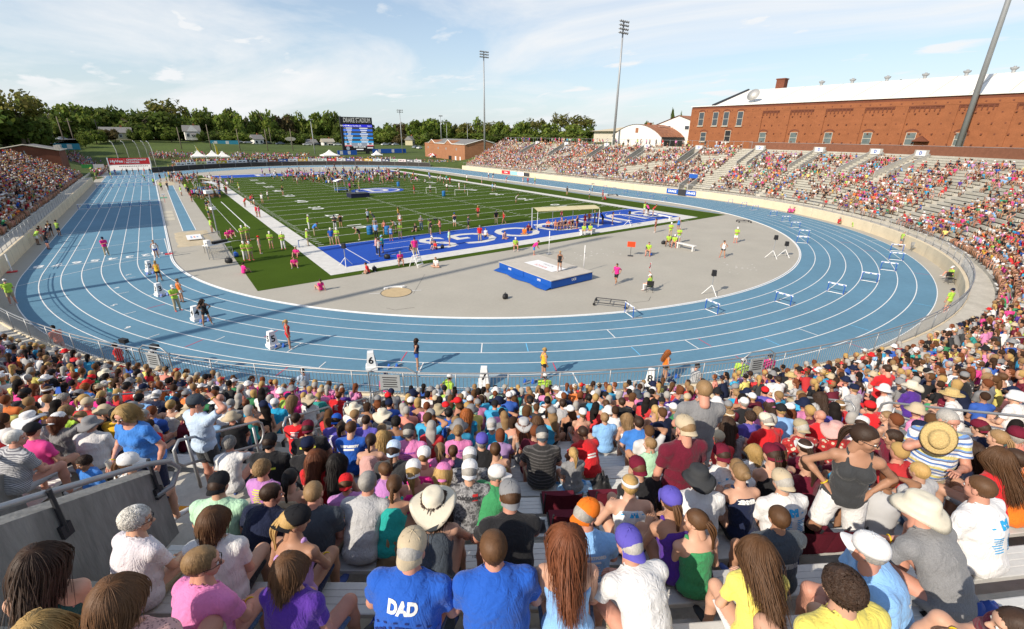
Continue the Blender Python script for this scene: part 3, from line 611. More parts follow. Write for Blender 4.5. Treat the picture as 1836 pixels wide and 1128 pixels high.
for k in range(8):
 a0,a1=k*math.pi/4,(k+1)*math.pi/4;b.add([(0,0,3.4),(2.2*math.cos(a0),2.2*math.sin(a0),2.5),(2.2*math.cos(a1),2.2*math.sin(a1),2.5)],[(0,1,2)],k%2)
b.build('canopy',[m_red,m_white],tr)
for a in(0.4,2,3.5,5):MB().tube([(2*math.cos(a),2*math.sin(a),0),(2*math.cos(a),2*math.sin(a),2.55)],0.04,6).build('pole',m_steel,tr)
r,A,B,d,n,P=bldg_box('brick_annex',(-29.3,119.5),(-40.5,119.5),12,0,6.3,m_brick2,'dark brick gabled service building behind the far end of the left stand')
b=MB();xa,xb,ya,yb=-29.0,-41.0,119.2,133;xm=-35
b.add([(xa,ya,6.3),(xm,ya,7.6),(xb,ya,6.3),(xa,yb,6.3),(xm,yb,7.6),(xb,yb,6.3)],[(0,1,4,3),(1,2,5,4)]);b.build('roof',m_roofg,r)
MB().add([(xa-0.3,ya+0.29,6.3),(xm,ya+0.29,7.55),(xb+0.4,ya+0.29,6.3)],[(0,1,2)]).build('gable',m_brick2,r);MB().tube([(xa,ya,6.35),(xm,ya,7.65),(xb,ya,6.35)],0.14,6).build('gable_trim',m_cream,r);MB().tube([(xa,ya,6.35),(xa,yb,6.35)],0.14,6).build('eave_trim',m_cream,r)
for y in(124,128):MB().box((xa-1.0,y,6.9),(0.8,0.8,1.0)).build('roof_vent',m_cream,r)
MB().tube([(-35.2,ya-0.05+0.3,3),(-35.2,ya+0.25,6.3)],0.12,6).build('drainpipe',m_steel,r)
def house(px,py,y,w_,d_,h_,rh,mw,mr,label,rz=0.0,nwin=3,porch=True):
 p=aty(px,py,y);w_,d_,h_,rh=w_*0.68,d_*0.68,h_*0.72,rh*0.72;r=empty('house',(float(p[0]),y,float(p[2])-0.2),rz,label,'house')
 MB().box((0,0,h_/2),(w_,d_,h_)).build('wall',mw,r)
 b=MB();o_=0.5
 b.add([(-w_/2-o_,-d_/2-o_,h_-0.1),(w_/2+o_,-d_/2-o_,h_-0.1),(w_/2+o_,d_/2+o_,h_-0.1),(-w_/2-o_,d_/2+o_,h_-0.1),(-w_/2-o_,0,h_+rh),(w_/2+o_,0,h_+rh)],[(0,1,5,4),(2,3,4,5),(0,4,3),(1,2,5)]);roof=b.build('roof',mr,r)
 MB().box((w_*0.2,0.3,h_+rh),(0.7,0.7,1.5)).build('chimney',m_brick,roof)
 for i in range(nwin):
  x=-w_/2+w_*(i+0.5)/nwin;f=MB().box((x,-d_/2-0.03,h_*0.55),(1.2,0.1,1.5)).build('window',m_white,r);MB().box((x,-d_/2-0.08,h_*0.55),(0.95,0.08,1.25)).build('pane',m_glass,f)
 if porch:
  MB().add([(-w_*0.2,-d_/2-2.2,h_*0.62),(w_*0.3,-d_/2-2.2,h_*0.62),(w_*0.3,-d_/2,h_*0.85),(-w_*0.2,-d_/2,h_*0.85)],[(0,1,2,3)]).build('porch_roof',mr,r)
  for x in(-w_*0.18,w_*0.28):MB().box((x,-d_/2-2.1,h_*0.31),(0.18,0.18,h_*0.62)).build('porch_post',m_white,r)
 return r
house(212,250,235,15,9,4.2,3.0,m_yel,m_roofg,'long pale yellow house with a grey roof at the top of the left lawn',0,4,False)
h1=house(347,250,235,9,9,5.2,3.6,m_wsid,m_roofg,'white two storey house with a front gable among dark trees',0,3,True)
MB().add([(-2.2,-3.4,3.7),(2.2,-3.4,3.7),(0,-3.4,6.5)],[(0,1,2)]).build('gable',m_wsid,h1)
MB().box((1.6,-3.8,1.9),(3.2,1.4,0.15)).build('balcony',m_white,h1)
house(462,260,250,7,8,4.4,3.0,m_wsid,m_roofg,'small white house behind the parked cars left of the lamp mast',0.2,2,False)
house(557,263,262,9,8,3.6,2.4,m_cream,m_roofg,'grey roofed bungalow left of its pale roofed neighbour',0.1,3)
house(588,262,255,9,8,3.6,2.4,m_wsid,mat('pale_roof',(0.36,0.33,0.27),0.9,ns=2,na=0.2),'pale roofed bungalow with a porch left of the scoreboard',0,3)
house(738,260,245,8,8,4.4,3.2,m_yel,m_roofg,'pale house with a steep grey gable right of the scoreboard',0.5,3,False)
house(290,250,248,8,6,3.0,1.6,m_brick3,m_roofg,'low brown garage under the big left trees',0,1,False)
rrf=aty(521,251,240);g=empty('round_sign',(float(rrf[0]),240,float(rrf[2])-2.5),0,'pale oval sign on a post before the far trees','sign');MB().lathe([(1.0,-0.1),(1.0,0.1)],24,M=Matrix.Rotation(math.pi/2,4,'X'),c=(0,0,3),sx=2.6,sy=1).build('panel',m_cream,g);MB().tube([(0,0.2,0),(0,0.2,3)],0.1,6).build('post',m_steel,g)
def car_proto():
 r=empty('parked_car');b=MB()
 prof=[(-2.1,.35),(-2.15,.75),(-1.6,.92),(-0.9,1.0),(1.3,1.0),(2.05,.85),(2.15,.4)]
 for s in(-.85,.85):pass
 b.strip([(x,-.85,z)for x,z in prof],[(x,.85,z)for x,z in prof]);b.add([(x,-.85,z)for x,z in prof],[tuple(range(7))]);b.add([(x,.85,z)for x,z in prof],[tuple(range(7))[::-1]]);b.build('body',mat('car_paint',(0.5,0.5,0.5),0.3,objcol=True,spec=0.5),r)
 cb_=MB();cb_.add([(-1.0,-.8,1.0),(1.3,-.8,1.0),(0.8,-.62,1.48),(-0.4,-.62,1.48),(-1.0,.8,1.0),(1.3,.8,1.0),(0.8,.62,1.48),(-0.4,.62,1.48)],[(0,1,2,3),(7,6,5,4),(0,3,7,4),(1,5,6,2)]);cb_.build('windows',m_glass,r)
 tp=MB();tp.box((0.2,0,1.5),(1.25,1.25,0.05));tp.build('roof',mat('car_paint',objcol=True),r)
 w_=MB().lathe([(0.32,-0.1),(0.32,0.1)],12,M=Matrix.Rotation(math.pi/2,4,'X')).mesh('wheel',m_black)
 for x in(-1.35,1.35):
  for y in(-.8,.8):link('wheel',w_,r,(x,y,.32))
 return r
car0=None
cars=[(84,253,205,0.9),(92,252,212,0.9),(101,251,220,0.9),(110,249,229,0.9),(119,248,237,0.9),(128,246,246,0.9),(138,245,255,0.9),(428,260,246,0.1),(446,260,247,0.1),(480,262,248,0),(503,262,246,0.1),(551,263,248,0),(569,264,248,0),(606,265,246,0),(690,263,246,0.2),(699,262,247,0.2),(709,263,246,0.2),(752,269,210,0.7),(744,267,214,0.7)]
cc=[((.75,.75,.75),'white'),((.3,.32,.35),'silver grey'),((.03,.03,.035),'black'),((.12,.14,.2),'dark blue'),((.6,.6,.62),'pale silver')]
pos_w=['nearest the left light pole','second in the left car park row','third in the left car park row','fourth in the left car park row','fifth in the left car park row','sixth in the left car park row','last of the left car park row','left of the small white house','just before the small white house','right of the small white house','beneath the far trees by the oval sign','by the grey roofed bungalow','between the two bungalows','left of the scoreboard foot','right of the scoreboard','second right of the scoreboard','third right of the scoreboard','below the steep gabled house','on the slope left of the tan building']
for i,(px,py,y,rz)in enumerate(cars):
 if car0 is None:car0=car_proto();o=car0
 else:o=copy_tree(car0)
 p=aty(px,py,y);zz=zg(float(p[0]),y);o.location=(float(p[0]),y,max(zz,float(p[2])-1.2));o.rotation_euler=(0,0,rz);c,nm=cc[(0,1,0,4,2,1,0,0,4,2,3,0,2,0,0,2,4,0,1)[i]]
 for ch in o.children:
  if ch.name.startswith(('body','roof')):ch.color=(*c,1)
 tag(o,nm+' car parked '+pos_w[i],'car','cars parked beyond the far end')
sheet('road',[(-60,206),(-36,206),(-20,262),(-44,262)],7.6,mat('asphalt',(0.09,0.09,0.09),0.95))
m_scr=lambda nm,c,e=0.5:mat('screen_'+nm,c,0.5,emit=e)
SY=190.0;sb=empty('scoreboard',(68.7,SY,0),0,'tall black scoreboard with a lit blue results screen beyond the far fence','scoreboard')
MB().box((0,0.7,10.4),(15.0,1.4,15.2)).build('cabinet',m_black,sb)
for x in(-4.2,4.2):MB().box((x,0.7,1.4),(1.6,1.0,3.4)).build('post',m_dark,sb)
F_=lambda x,z,y=-0.03:frame((x,y,z),(1,0,0),(0,0,1))
text('board_title','DRAKE STADIUM',2.7,mat('board_letters',(0.75,0.73,0.68),0.6),F_(0.25,16.55),sb,sx=0.62,bold=0.06)
rows=[((0.03,0.03,0.6),1.15)]+[((0.05,0.055,0.06)if k%2==0 else(0.03,0.09+0.05*k*0.6,0.62),0.86)for k in range(8)]
z=14.8;scr=empty('screen');scr.parent=sb
m_let=mat('screen_letters',(0.8,0.8,0.8),0.5,emit=0.55)
text('screen_line','Girls 400 Meter Hurdles 3A',0.85,m_let,F_(-2.9,14.22),scr,bold=0.01);text('screen_line','Heat 1',0.8,m_let,F_(6.0,14.22),scr)
for k,(c,h)in enumerate(rows):
 MB().box((0.35,-0.01,z-h/2),(13.9,0.02,h)).build('screen_row',m_scr('row%d'%k,c),scr)
 if k:
  text('screen_line',str(k),0.75,m_let,F_(-5.9,z-h/2),scr)
  for x0,w_ in((-3.9,0.9+0.35*((k*7)%4)),(3.0,1.6+0.5*((k*5)%3))):MB().box((x0,-0.03,z-h/2),(w_*1.5,0.02,0.34)).build('name_bar',m_let,scr)
 z-=h
MB().box((0.35,-0.01,z-0.75),(13.9,0.02,1.5)).build('screen_row',m_scr('clock',(0.25,0.27,0.32)),scr);text('screen_line','0.0',1.4,m_let,F_(0.4,z-0.75),scr,bold=0.02)
for x in(-5.0,5.6):MB().box((x,-0.03,z-0.75),(3.0,0.02,1.46)).build('screen_row',m_scr('ad',(0.6,0.6,0.62)),scr);MB().box((x,-0.05,z-1.25),(3.0,0.02,0.4)).build('screen_row',m_scr('adr',(0.6,0.03,0.04)),scr);MB().box((x,-0.05,z-0.45),(1.3,0.02,0.6)).build('screen_row',m_dark,scr)
text('board_name','RON OLSON',1.0,m_let,F_(0.3,4.9),sb,bold=0.02);MB().box((0.3,-0.03,3.85),(3.4,0.02,0.42)).build('name_bar',m_let,sb)
MB().lathe([(0.0,0.0),(0.85,0.01)],14,M=Matrix.Rotation(math.pi/2,4,'X'),c=(-5.3,-0.03,4.4)).build('emblem',mat('emblem_pale',(0.5,0.6,0.68),0.5),sb);MB().box((5.4,-0.03,4.5),(2.9,0.02,0.4)).build('name_bar',m_let,sb)
fn=empty('mesh_fence',(0,0,0),0,'low dark mesh fence curving round the far bend of the track','fence')
m_mesh=mat('windscreen_mesh',(0.045,0.042,0.04),0.9,ns=3,na=0.2)
def far(R,a):return(CX+R*math.cos(math.radians(a)),CY1+R*math.sin(math.radians(a)))
fa=list(np.linspace(24,140,40));b=MB();P0=[far(47.9,a)for a in fa];b.strip(z3(P0,0.0),z3(P0,1.35));b.strip(z3([far(47.96,a)for a in fa],1.35),z3([far(47.96,a)for a in fa],0.0));b.build('mesh_screen',m_mesh,fn);MB().tube(z3(P0,1.37),0.035,6).build('top_rail',m_steel,fn)
pm=MB().tube([(0,0,0),(0,0,1.4)],0.04,6).mesh('post',m_steel)
for x,y in P0[::2]:link('post',pm,fn,(x,y,0))
bcol=[(.75,.75,.72),(.75,.75,.72),(.6,.62,.3),(.74,.72,.72),(.55,.42,.03),(.7,.72,.74),(.74,.74,.74),(.02,.03,.05),(.7,.68,.68),(.25,.06,.03),(.03,.08,.3),(.7,.7,.7),(.6,.38,.04),(.7,.66,.64),(.7,.75,.7),(.55,.03,.04),(.72,.72,.72),(.1,.1,.3),(.3,.12,.06),(.55,.35,.05),(.6,.66,.7),(.04,.05,.1),(.4,.5,.4),(.7,.6,.6),(.12,.12,.14),(.5,.5,.52)]
bnm=['white','plain white','olive and white','greyish white','gold','pale blue white','bright white','near black','pinkish white','rust brown','royal blue','light grey','amber','cream','greenish white','scarlet','clean white','violet blue','brown','ochre','pale blue','navy black','sage green','dusty pink','charcoal','mid grey']
for i,(c,nm)in enumerate(zip(bcol,bnm)):
 a0=129-i*3.85;a1=a0-3.6;A_,B_=Vector((*far(48.6,a0),0)),Vector((*far(48.6,a1),0));d=(B_-A_).normalized();nrm=Vector((d.y,-d.x,0));L=(B_-A_).length
 bn=MB().box((0,0,0.45),(L,0.05,0.95)).build('banner',mat('banner_%d'%i,c,0.6));bn.matrix_world=frame(((A_.x+B_.x)/2,(A_.y+B_.y)/2,1.25),(d.x,d.y,0),(-d.y,d.x,0))if False else Matrix.Translation(((A_.x+B_.x)/2,(A_.y+B_.y)/2,1.3))@Matrix.Rotation(math.atan2(d.y,d.x),4,'Z')
 for q in range(2):MB().box((-L*0.22+q*L*0.4,-0.035 if True else 0,0.5-0.12*q),(L*(0.32-0.1*q),0.02,0.26)).build('print',m_dark if sum(c)>1.2 else m_white,bn);
 tag(bn,'%s sponsor banner hung above the dark fence of the far bend'%nm,'banner','banners along the far fence')
for k,(px0,px1,py,y,c,lab)in enumerate(((605,640,274,186,m_bluep,'blue fabric screen left of the scoreboard foot'),(668,728,271,190,m_bluep,'long blue fabric screen right of the scoreboard foot'),(376,428,256,225,mat('cyan_banner',(0.05,0.3,0.42),0.6),'long cyan and white banner at the top of the lawn'),(97,143,263,190,mat('cyan_banner',rough=0.6),'pale cyan banner along the left car park edge'))):
 p,q=aty(px0,py,y),aty(px1,py,y);s=MB().box(((p[0]+q[0])/2,y,p[2]),(q[0]-p[0],0.08,2.0)).build('fabric_screen',c);tag(s,lab,'screen')
 for x in np.linspace(p[0],q[0],5):MB().tube([(x,y+0.1,p[2]-1.6),(x,y+0.1,p[2]+1.0)],0.05,6).build('post',m_steel,s)
 for x in np.linspace(p[0],q[0],6)[1:-1:2]:MB().box((x,y-0.05,p[2]),(1.3,0.03,1.5)).build('print',m_wsid,s)
ar=empty('start_banner',(0,0,0),0,'red lettered banner board on white posts at the end of the home straight','banner')
y=143.0;zt=float(aty(232,283.5,y)[2]);zb=float(aty(232,294.5,y)[2]);xa,xb=float(aty(194.5,290,y)[0]),float(aty(268,290,y)[0])
MB().box(((xa+xb)/2,y,(zt+zb)/2),(xb-xa,0.12,zt-zb)).build('red_panel',m_red,ar);MB().add([(xa,y+0.1,zb-0.02),(xb,y+0.1,zb-0.02),(xb+0.1,y-1.2,0.05),(xa-0.1,y-1.2,0.05)],[(0,3,2,1)]).build('white_apron',m_wsid,ar)
for x in(xa-0.15,xb+0.15):MB().box((x,y,zt/2+0.1),(0.25,0.3,zt+0.2)).build('post',m_white,ar)
text('banner_word','HyVee',(zt-zb)*0.6,m_white,frame((xa+(xb-xa)*0.19,y-0.08,(zt+zb)/2),(1,0,0),(0,0,1)),ar,bold=0.03,sx=1.05);text('banner_word','CHAMPIONSHIP',(zt-zb)*0.38,m_white,frame((xa+(xb-xa)*0.68,y-0.08,zb+(zt-zb)*0.70),(1,0,0),(0,0,1)),ar,bold=0.02);text('banner_word','NETWORK',(zt-zb)*0.38,m_white,frame((xa+(xb-xa)*0.58,y-0.08,zb+(zt-zb)*0.28),(1,0,0),(0,0,1)),ar,bold=0.02)
MB().box(((xa+xb)/2-(xb-xa)*0.12,y-0.08,(zt+zb)/2),(0.06,0.02,(zt-zb)*0.6)).build('divider',m_white,ar)
for k in range(16):MB().box((xa+(xb-xa)*(0.24+0.045*k),y-0.42,zb*0.66),(0.22,0.02,0.28),M=None).build('print',m_dark,ar)
for px,c,lab in((157,rgb(60,140,70),'green banner on the low fence left of the start banner'),(177,(.6,.6,.6),'grey white banner on the low fence left of the start banner')):
 p=aty(px,300,146);tag(MB().box((p[0],146,1.2),(2.6,0.06,1.0)).build('banner',mat('ban'+lab[:5],c,0.6)),lab,'banner');
cg=empty('throwing_cage',(0,0,0),0,'tall throwing cage with curved white posts and dark netting behind the start banner','cage')
ps=[(-19.8,151),(-17.3,155),(-14.4,156),(-12.4,155),(-11.0,151)]
for x,y in ps:MB().tube([(x,y,0),(x-0.1,y,5.5),(x-0.5,y-0.8,7.6),(x-0.9,y-1.8,8.0)],0.10,6).build('post',m_white,cg,True)
for a,c in zip(ps,ps[1:]):MB().add([(a[0],a[1],0.3),(c[0],c[1],0.3),(c[0]-0.4,c[1]-0.6,7.4),(a[0]-0.4,a[1]-0.6,7.4)],[(0,1,2,3)]).build('net',mat('cage_net',(0.03,0.03,0.03),0.9,alpha=0.35),cg)
def frame_tent(px,y,s,label,peaks=1):
 p=aty(px,291,y);s*=0.92;t=empty('event_tent',(float(p[0]),y,max(float(p[2]),-0.3)),0,label,'tent');mt=mat('tent_fabric',(0.80,0.79,0.75),0.7)
 for k in range(peaks):
  ox=(k-(peaks-1)/2)*s;n=10;b=MB();h=s/2;R_=[(1.0,2.6),(0.72,3.0),(0.45,3.5),(0.22,4.2),(0.06,4.9),(0.0,5.0)]
  rings=[[(ox+h*f*a,h*f*c,zz*0.9*(s/6.5)**0.3)for a,c in((-1,-1),(0,-1),(1,-1),(1,0),(1,1),(0,1),(-1,1),(-1,0))]for f,zz in R_]
  for r0,r1 in zip(rings,rings[1:]):b.strip(r0,r1,closed=True)
  b.strip([(x,yy,zz-0.35)for x,yy,zz in rings[0]],rings[0],closed=True);b.build('canopy',mt,t)
  for a,c in((-1,-1),(1,-1),(1,1),(-1,1)):MB().tube([(ox+h*a*0.98,h*c*0.98,0),(ox+h*a*0.98,h*c*0.98,2.5)],0.06,6).build('pole',m_white,t)
 return t
frame_tent(593,176,7.2,'large white peaked tent left of the scoreboard foot');frame_tent(677,182,4.4,'small white peaked tent right of the scoreboard foot');frame_tent(371,158,4.6,'twin peaked white tent on the lawn by the far bend',2);frame_tent(402,165,4.4,'single small white tent beside the twin peaked tent')
for px,py,y,lab in((386,268,160,'tall yellow feather flag above the white tents'),(354,275,158,'short yellow feather flag left of the white tents')):
 p=aty(px,py,y);fl=empty('feather_flag',(float(p[0]),y,0.5),0,lab,'flag');h=float(p[2])+2
 MB().tube([(0,0,0),(0,0,h*0.8),(-0.3,0,h)],0.04,6).build('pole',m_white,fl);b=MB();b.strip([(0.03,0,1.5),(0.03,0,h*0.8),(-0.3,0,h)],[(0.7,0.05,1.7),(0.65,0.05,h*0.75),(-0.1,0.05,h*0.97)]);b.build('flag_cloth',mat('flag_yellow',(0.65,0.5,0.03),0.6),fl)
#  masts and poles
def mast(x,y,z0,h,r0,label,rows_=3,cols=4,cat='floodlight',wide=3.2,heads=True):
 o=empty('floodlight_mast',(x,y,z0),0,label,cat)
 MB().tube([(0,0,0),(0,0,h*0.5),(0,0,h)],[r0,r0*0.78,r0*0.5],12).build('pole',m_steel,o,True)
 if heads:
  hd=MB().lathe([(0.05,-0.25),(0.22,-0.1),(0.30,0.12)],10,M=Matrix.Rotation(math.radians(115),4,'X')).mesh('lamp_head',m_steel,True)
  for r_ in range(rows_):
   z=h-0.15-r_*0.85;MB().tube([(-wide/2,0,z),(wide/2,0,z)],0.06,6).build('cross_arm',m_steel,o)
   for q in range(cols):link('lamp_head',hd,o,(-wide/2+wide*(q+0.5)/cols,-0.25,z+0.05))
 return o
mast(93.5,-19.5,8.3,52,0.42,'thick steel floodlight mast rising out of the top right corner in front of the hall',heads=False)
mast(93.5,53.6,8.3,30.3,0.36,'steel floodlight mast behind the middle of the back straight stand',4,5,wide=3.6)
mast(93.5,119.2,4.0,35.2,0.36,'steel floodlight mast beyond the far end of the back straight stand',3,6,wide=4.0)
mast(90.6,190,0,21.9,0.24,'slim lamp mast between the scoreboard and the tan building',2,4,wide=3.4);mast(48.2,190,0,16.5,0.24,'lamp mast left of the scoreboard over the lawn',1,3,wide=2.4)
mast(113,190,4,16,0.2,'distant lamp mast rising behind the tan building roof',1,4,wide=2.2);mast(116.4,190,4,13.3,0.16,'lower distant lamp mast close to its taller neighbour',1,5,wide=2.8);mast(129.2,190,4,12.6,0.16,'distant lamp mast at the right of the tan roof',1,4,wide=2.0)
mast(-46,1.6,8.3,40,0.42,'floodlight mast behind the home straight stand',3,5,wide=3.5);mast(-46,-13.2,8.3,40,0.42,'second floodlight mast behind the home straight stand',3,5,wide=3.5)
m_wood=mat('pole_wood',(0.20,0.165,0.125),0.9,ns=1,na=0.15)
def upole(px,py0,py1,y,label,arm=True):
 p,q=aty(px[0],py0,y),aty(px[1],py1,y);o=empty('utility_pole',(float(p[0]),y,float(p[2])-1),0,label,'pole','wooden poles beyond the far end');h=float(q[2]-p[2])+1
 MB().tube([(0,0,0),(0,0,h)],[0.2,0.14],8).build('shaft',m_wood,o,True)
 if arm:MB().box((0,0,h-1.2),(2.4,0.12,0.12)).build('cross_arm',m_wood,o)
for a in(((53,38),257,207,165,'leftmost wooden utility pole by the brick annex',True),((76,66),250,209,190,'second wooden pole from the left with a transformer',True),((96,86),247,209,205,'third wooden pole from the left by the cars',False),((113,105),247,209,215,'fourth wooden pole from the left',False),((131,124),247,212,225,'fifth wooden pole from the left by the car row end',True),((142,135),243,216,240,'thin sixth wooden pole behind the car row',False),((179,172),248,214,240,'wooden pole left of the yellow house',True),
  ((325,318),263,228,200,'pale pole right of the throwing cage',False),((378,371),264,223,200,'pale pole behind the white tents',False),((430,424),266,231,200,'pale pole at the right end of the cyan banner',False),((480,475),267,232,200,'pale pole left of the oval sign on the lawn',False),((525,519),267,231,200,'pale pole standing in front of the oval sign',False),((487,485),260,229,250,'brown pole near the parked dark car',False)):upole(*a)
#  trees
def crown_mesh(name,seed,R,H,nleaf,airy,leaf):
 g=np.random.default_rng(seed);nb=16 if not airy else 20
 bc=g.normal(size=(nb,3));bc/=np.linalg.norm(bc,axis=1)[:,None];bc*=g.uniform(0.35,0.85,(nb,1));bc[:,2]=np.abs(bc[:,2])*1.1-0.25;bc*=(R,R,H)
 br_=g.uniform(0.26,0.46,nb)*R*(0.7 if airy else 1.0)
 k=g.integers(0,nb,nleaf);d=g.normal(size=(nleaf,3));d/=np.linalg.norm(d,axis=1)[:,None];rr_=br_[k]*g.uniform(0.55,1.08,nleaf)
 c=bc[k]+d*rr_[:,None]*(1,1,0.8)
 nrm=d+g.normal(size=(nleaf,3))*0.6;nrm/=np.linalg.norm(nrm,axis=1)[:,None];a=np.cross(nrm,g.normal(size=(nleaf,3)));a/=np.linalg.norm(a,axis=1)[:,None];b_=np.cross(nrm,a)
 s=leaf*g.uniform(0.6,1.4,(nleaf,1));V=np.stack([c-a*s-b_*s*0.6,c+a*s-b_*s*0.6,c+a*s*0.6+b_*s,c-a*s*0.6+b_*s],1).reshape(-1,3)
 F=np.arange(nleaf*4).reshape(-1,4);me=mesh_np(name,V,F,[m_leaf])
 at_=me.attributes.new('tint','FLOAT_COLOR','FACE');t=np.clip(g.normal(1,0.22,nleaf)*g.uniform(0.72,1.25,nb)[k],0.4,1.8);col=np.stack([t*g.uniform(0.85,1.2,nleaf),t,t*g.uniform(0.7,1.1,nleaf),np.ones(nleaf)],1).astype(np.float32);at_.data.foreach_set('color',col.ravel());return me
def leaf_mat():
 m=bpy.data.materials.new('foliage');m.use_nodes=True;t=m.node_tree;b=t.nodes['Principled BSDF'];b.inputs['Roughness'].default_value=0.75;b.inputs['Specular IOR Level'].default_value=0.15
 oi=nd(t,'ShaderNodeObjectInfo');a=nd(t,'ShaderNodeAttribute',attribute_name='tint');x=nd(t,'ShaderNodeMix',data_type='RGBA',blend_type='MULTIPLY');x.inputs[0].default_value=1
 t.links.new(oi.outputs['Color'],x.inputs[6]);t.links.new(a.outputs['Color'],x.inputs[7]);t.links.new(x.outputs[2],b.inputs['Base Color'])
 tr_=nd(t,'ShaderNodeBsdfTranslucent');t.links.new(x.outputs[2],tr_.inputs[0]);ms=nd(t,'ShaderNodeMixShader');ms.inputs[0].default_value=0.4;t.links.new(b.outputs[0],ms.inputs[1]);t.links.new(tr_.outputs[0],ms.inputs[2]);t.links.new(ms.outputs[0],t.nodes['Material Output'].inputs[0]);return m
m_leaf=leaf_mat();m_bark=mat('bark',(0.10,0.08,0.06),0.95,ns=2,na=0.25)
CROWNS=[crown_mesh('crown',10+i,1.0,0.85,2600,False,0.06)for i in range(5)]+[crown_mesh('crown',40+i,1.0,0.95,950,True,0.05)for i in range(3)]
CTOP={c.name:(float(np.percentile([v.co.z for v in c.vertices],99.5)),float(np.percentile([v.co.z for v in c.vertices],1.5)))for c in CROWNS}
def trunk_mesh(seed):
 g=random.Random(seed);b=MB();b.tube([(0,0,0),(0.03,0,0.4),(0.0,0.03,0.8),(0.05,0,1.25)],[0.075,0.06,0.045,0.015],7)
 for k in range(7):
  a=g.uniform(0,6.28);z=g.uniform(0.45,0.9);L=g.uniform(0.45,0.8);b.tube([(0,0,z),(math.cos(a)*L*0.5,math.sin(a)*L*0.5,z+L*0.35),(math.cos(a)*L,math.sin(a)*L,z+L*0.75)],[0.035,0.022,0.008],5)
 return b.mesh('trunk',m_bark,True)
TRUNKS=[trunk_mesh(i)for i in range(3)]
GREENS={'dark':(0.098,0.138,0.030),'mid':(0.138,0.188,0.038),'olive':(0.15,0.155,0.045),'fresh':(0.12,0.17,0.03),'brown':(0.12,0.10,0.045)}
TN=[0];TREEL=[]
def tree(px,ptop,y,wpx,kind,airy=False,label=None):
 p=aty(px,ptop,y);dist=np.linalg.norm(p-CAM);R=wpx/2/FPX*dist*0.95;zb=zg(float(p[0]),y)if y<500 else 4;top=float(p[2]);h=max(top-zb,5.0)
 o=empty('broadleaf_tree',(float(p[0]),y,zb-0.2),rng.uniform(0,6.28));TN[0]+=1
 i=TN[0];cm=CROWNS[5+i%3]if airy else CROWNS[i%5];zt,zl=CTOP[cm.name];cz=min(h*0.55,R*1.05)if airy else(h-1.2)/(zt-zl);c=link('crown',cm,o,(0,0,h-cz*zt));c.scale=(R*1.15,R,cz);g=GREENS[kind];k=rng.uniform(0.85,1.2);c.color=(g[0]*k,g[1]*k,g[2]*k,1)
 t=link('trunk',TRUNKS[i%3],o);t.scale=(R*0.85,R*0.85,h*0.72)
 loc_=next(t for e,t in((60,'at the left edge'),(160,'behind the car park row'),(262,'behind the pale yellow house'),(318,'beneath the tall olive tree'),(420,'around the tall white house'),(530,'behind the small white house'),(604,'behind the two bungalows'),(682,'behind the scoreboard'),(765,'around the steep gabled house'),(868,'behind the tan brick building'),(930,'beyond the stand end mast'),(1070,'above the back straight stand'),(2000,'above the white sheds'))if px<e)
 TREEL.append((o,label,'%s %s tree'%({'dark':'dark green','mid':'mid green','olive':'olive green','fresh':'fresh green','brown':'brownish'}[kind],'thin crowned' if airy else 'full crowned'),'low ' if ptop>228 else('tall ' if ptop<204 else ''),loc_,px))
 return o
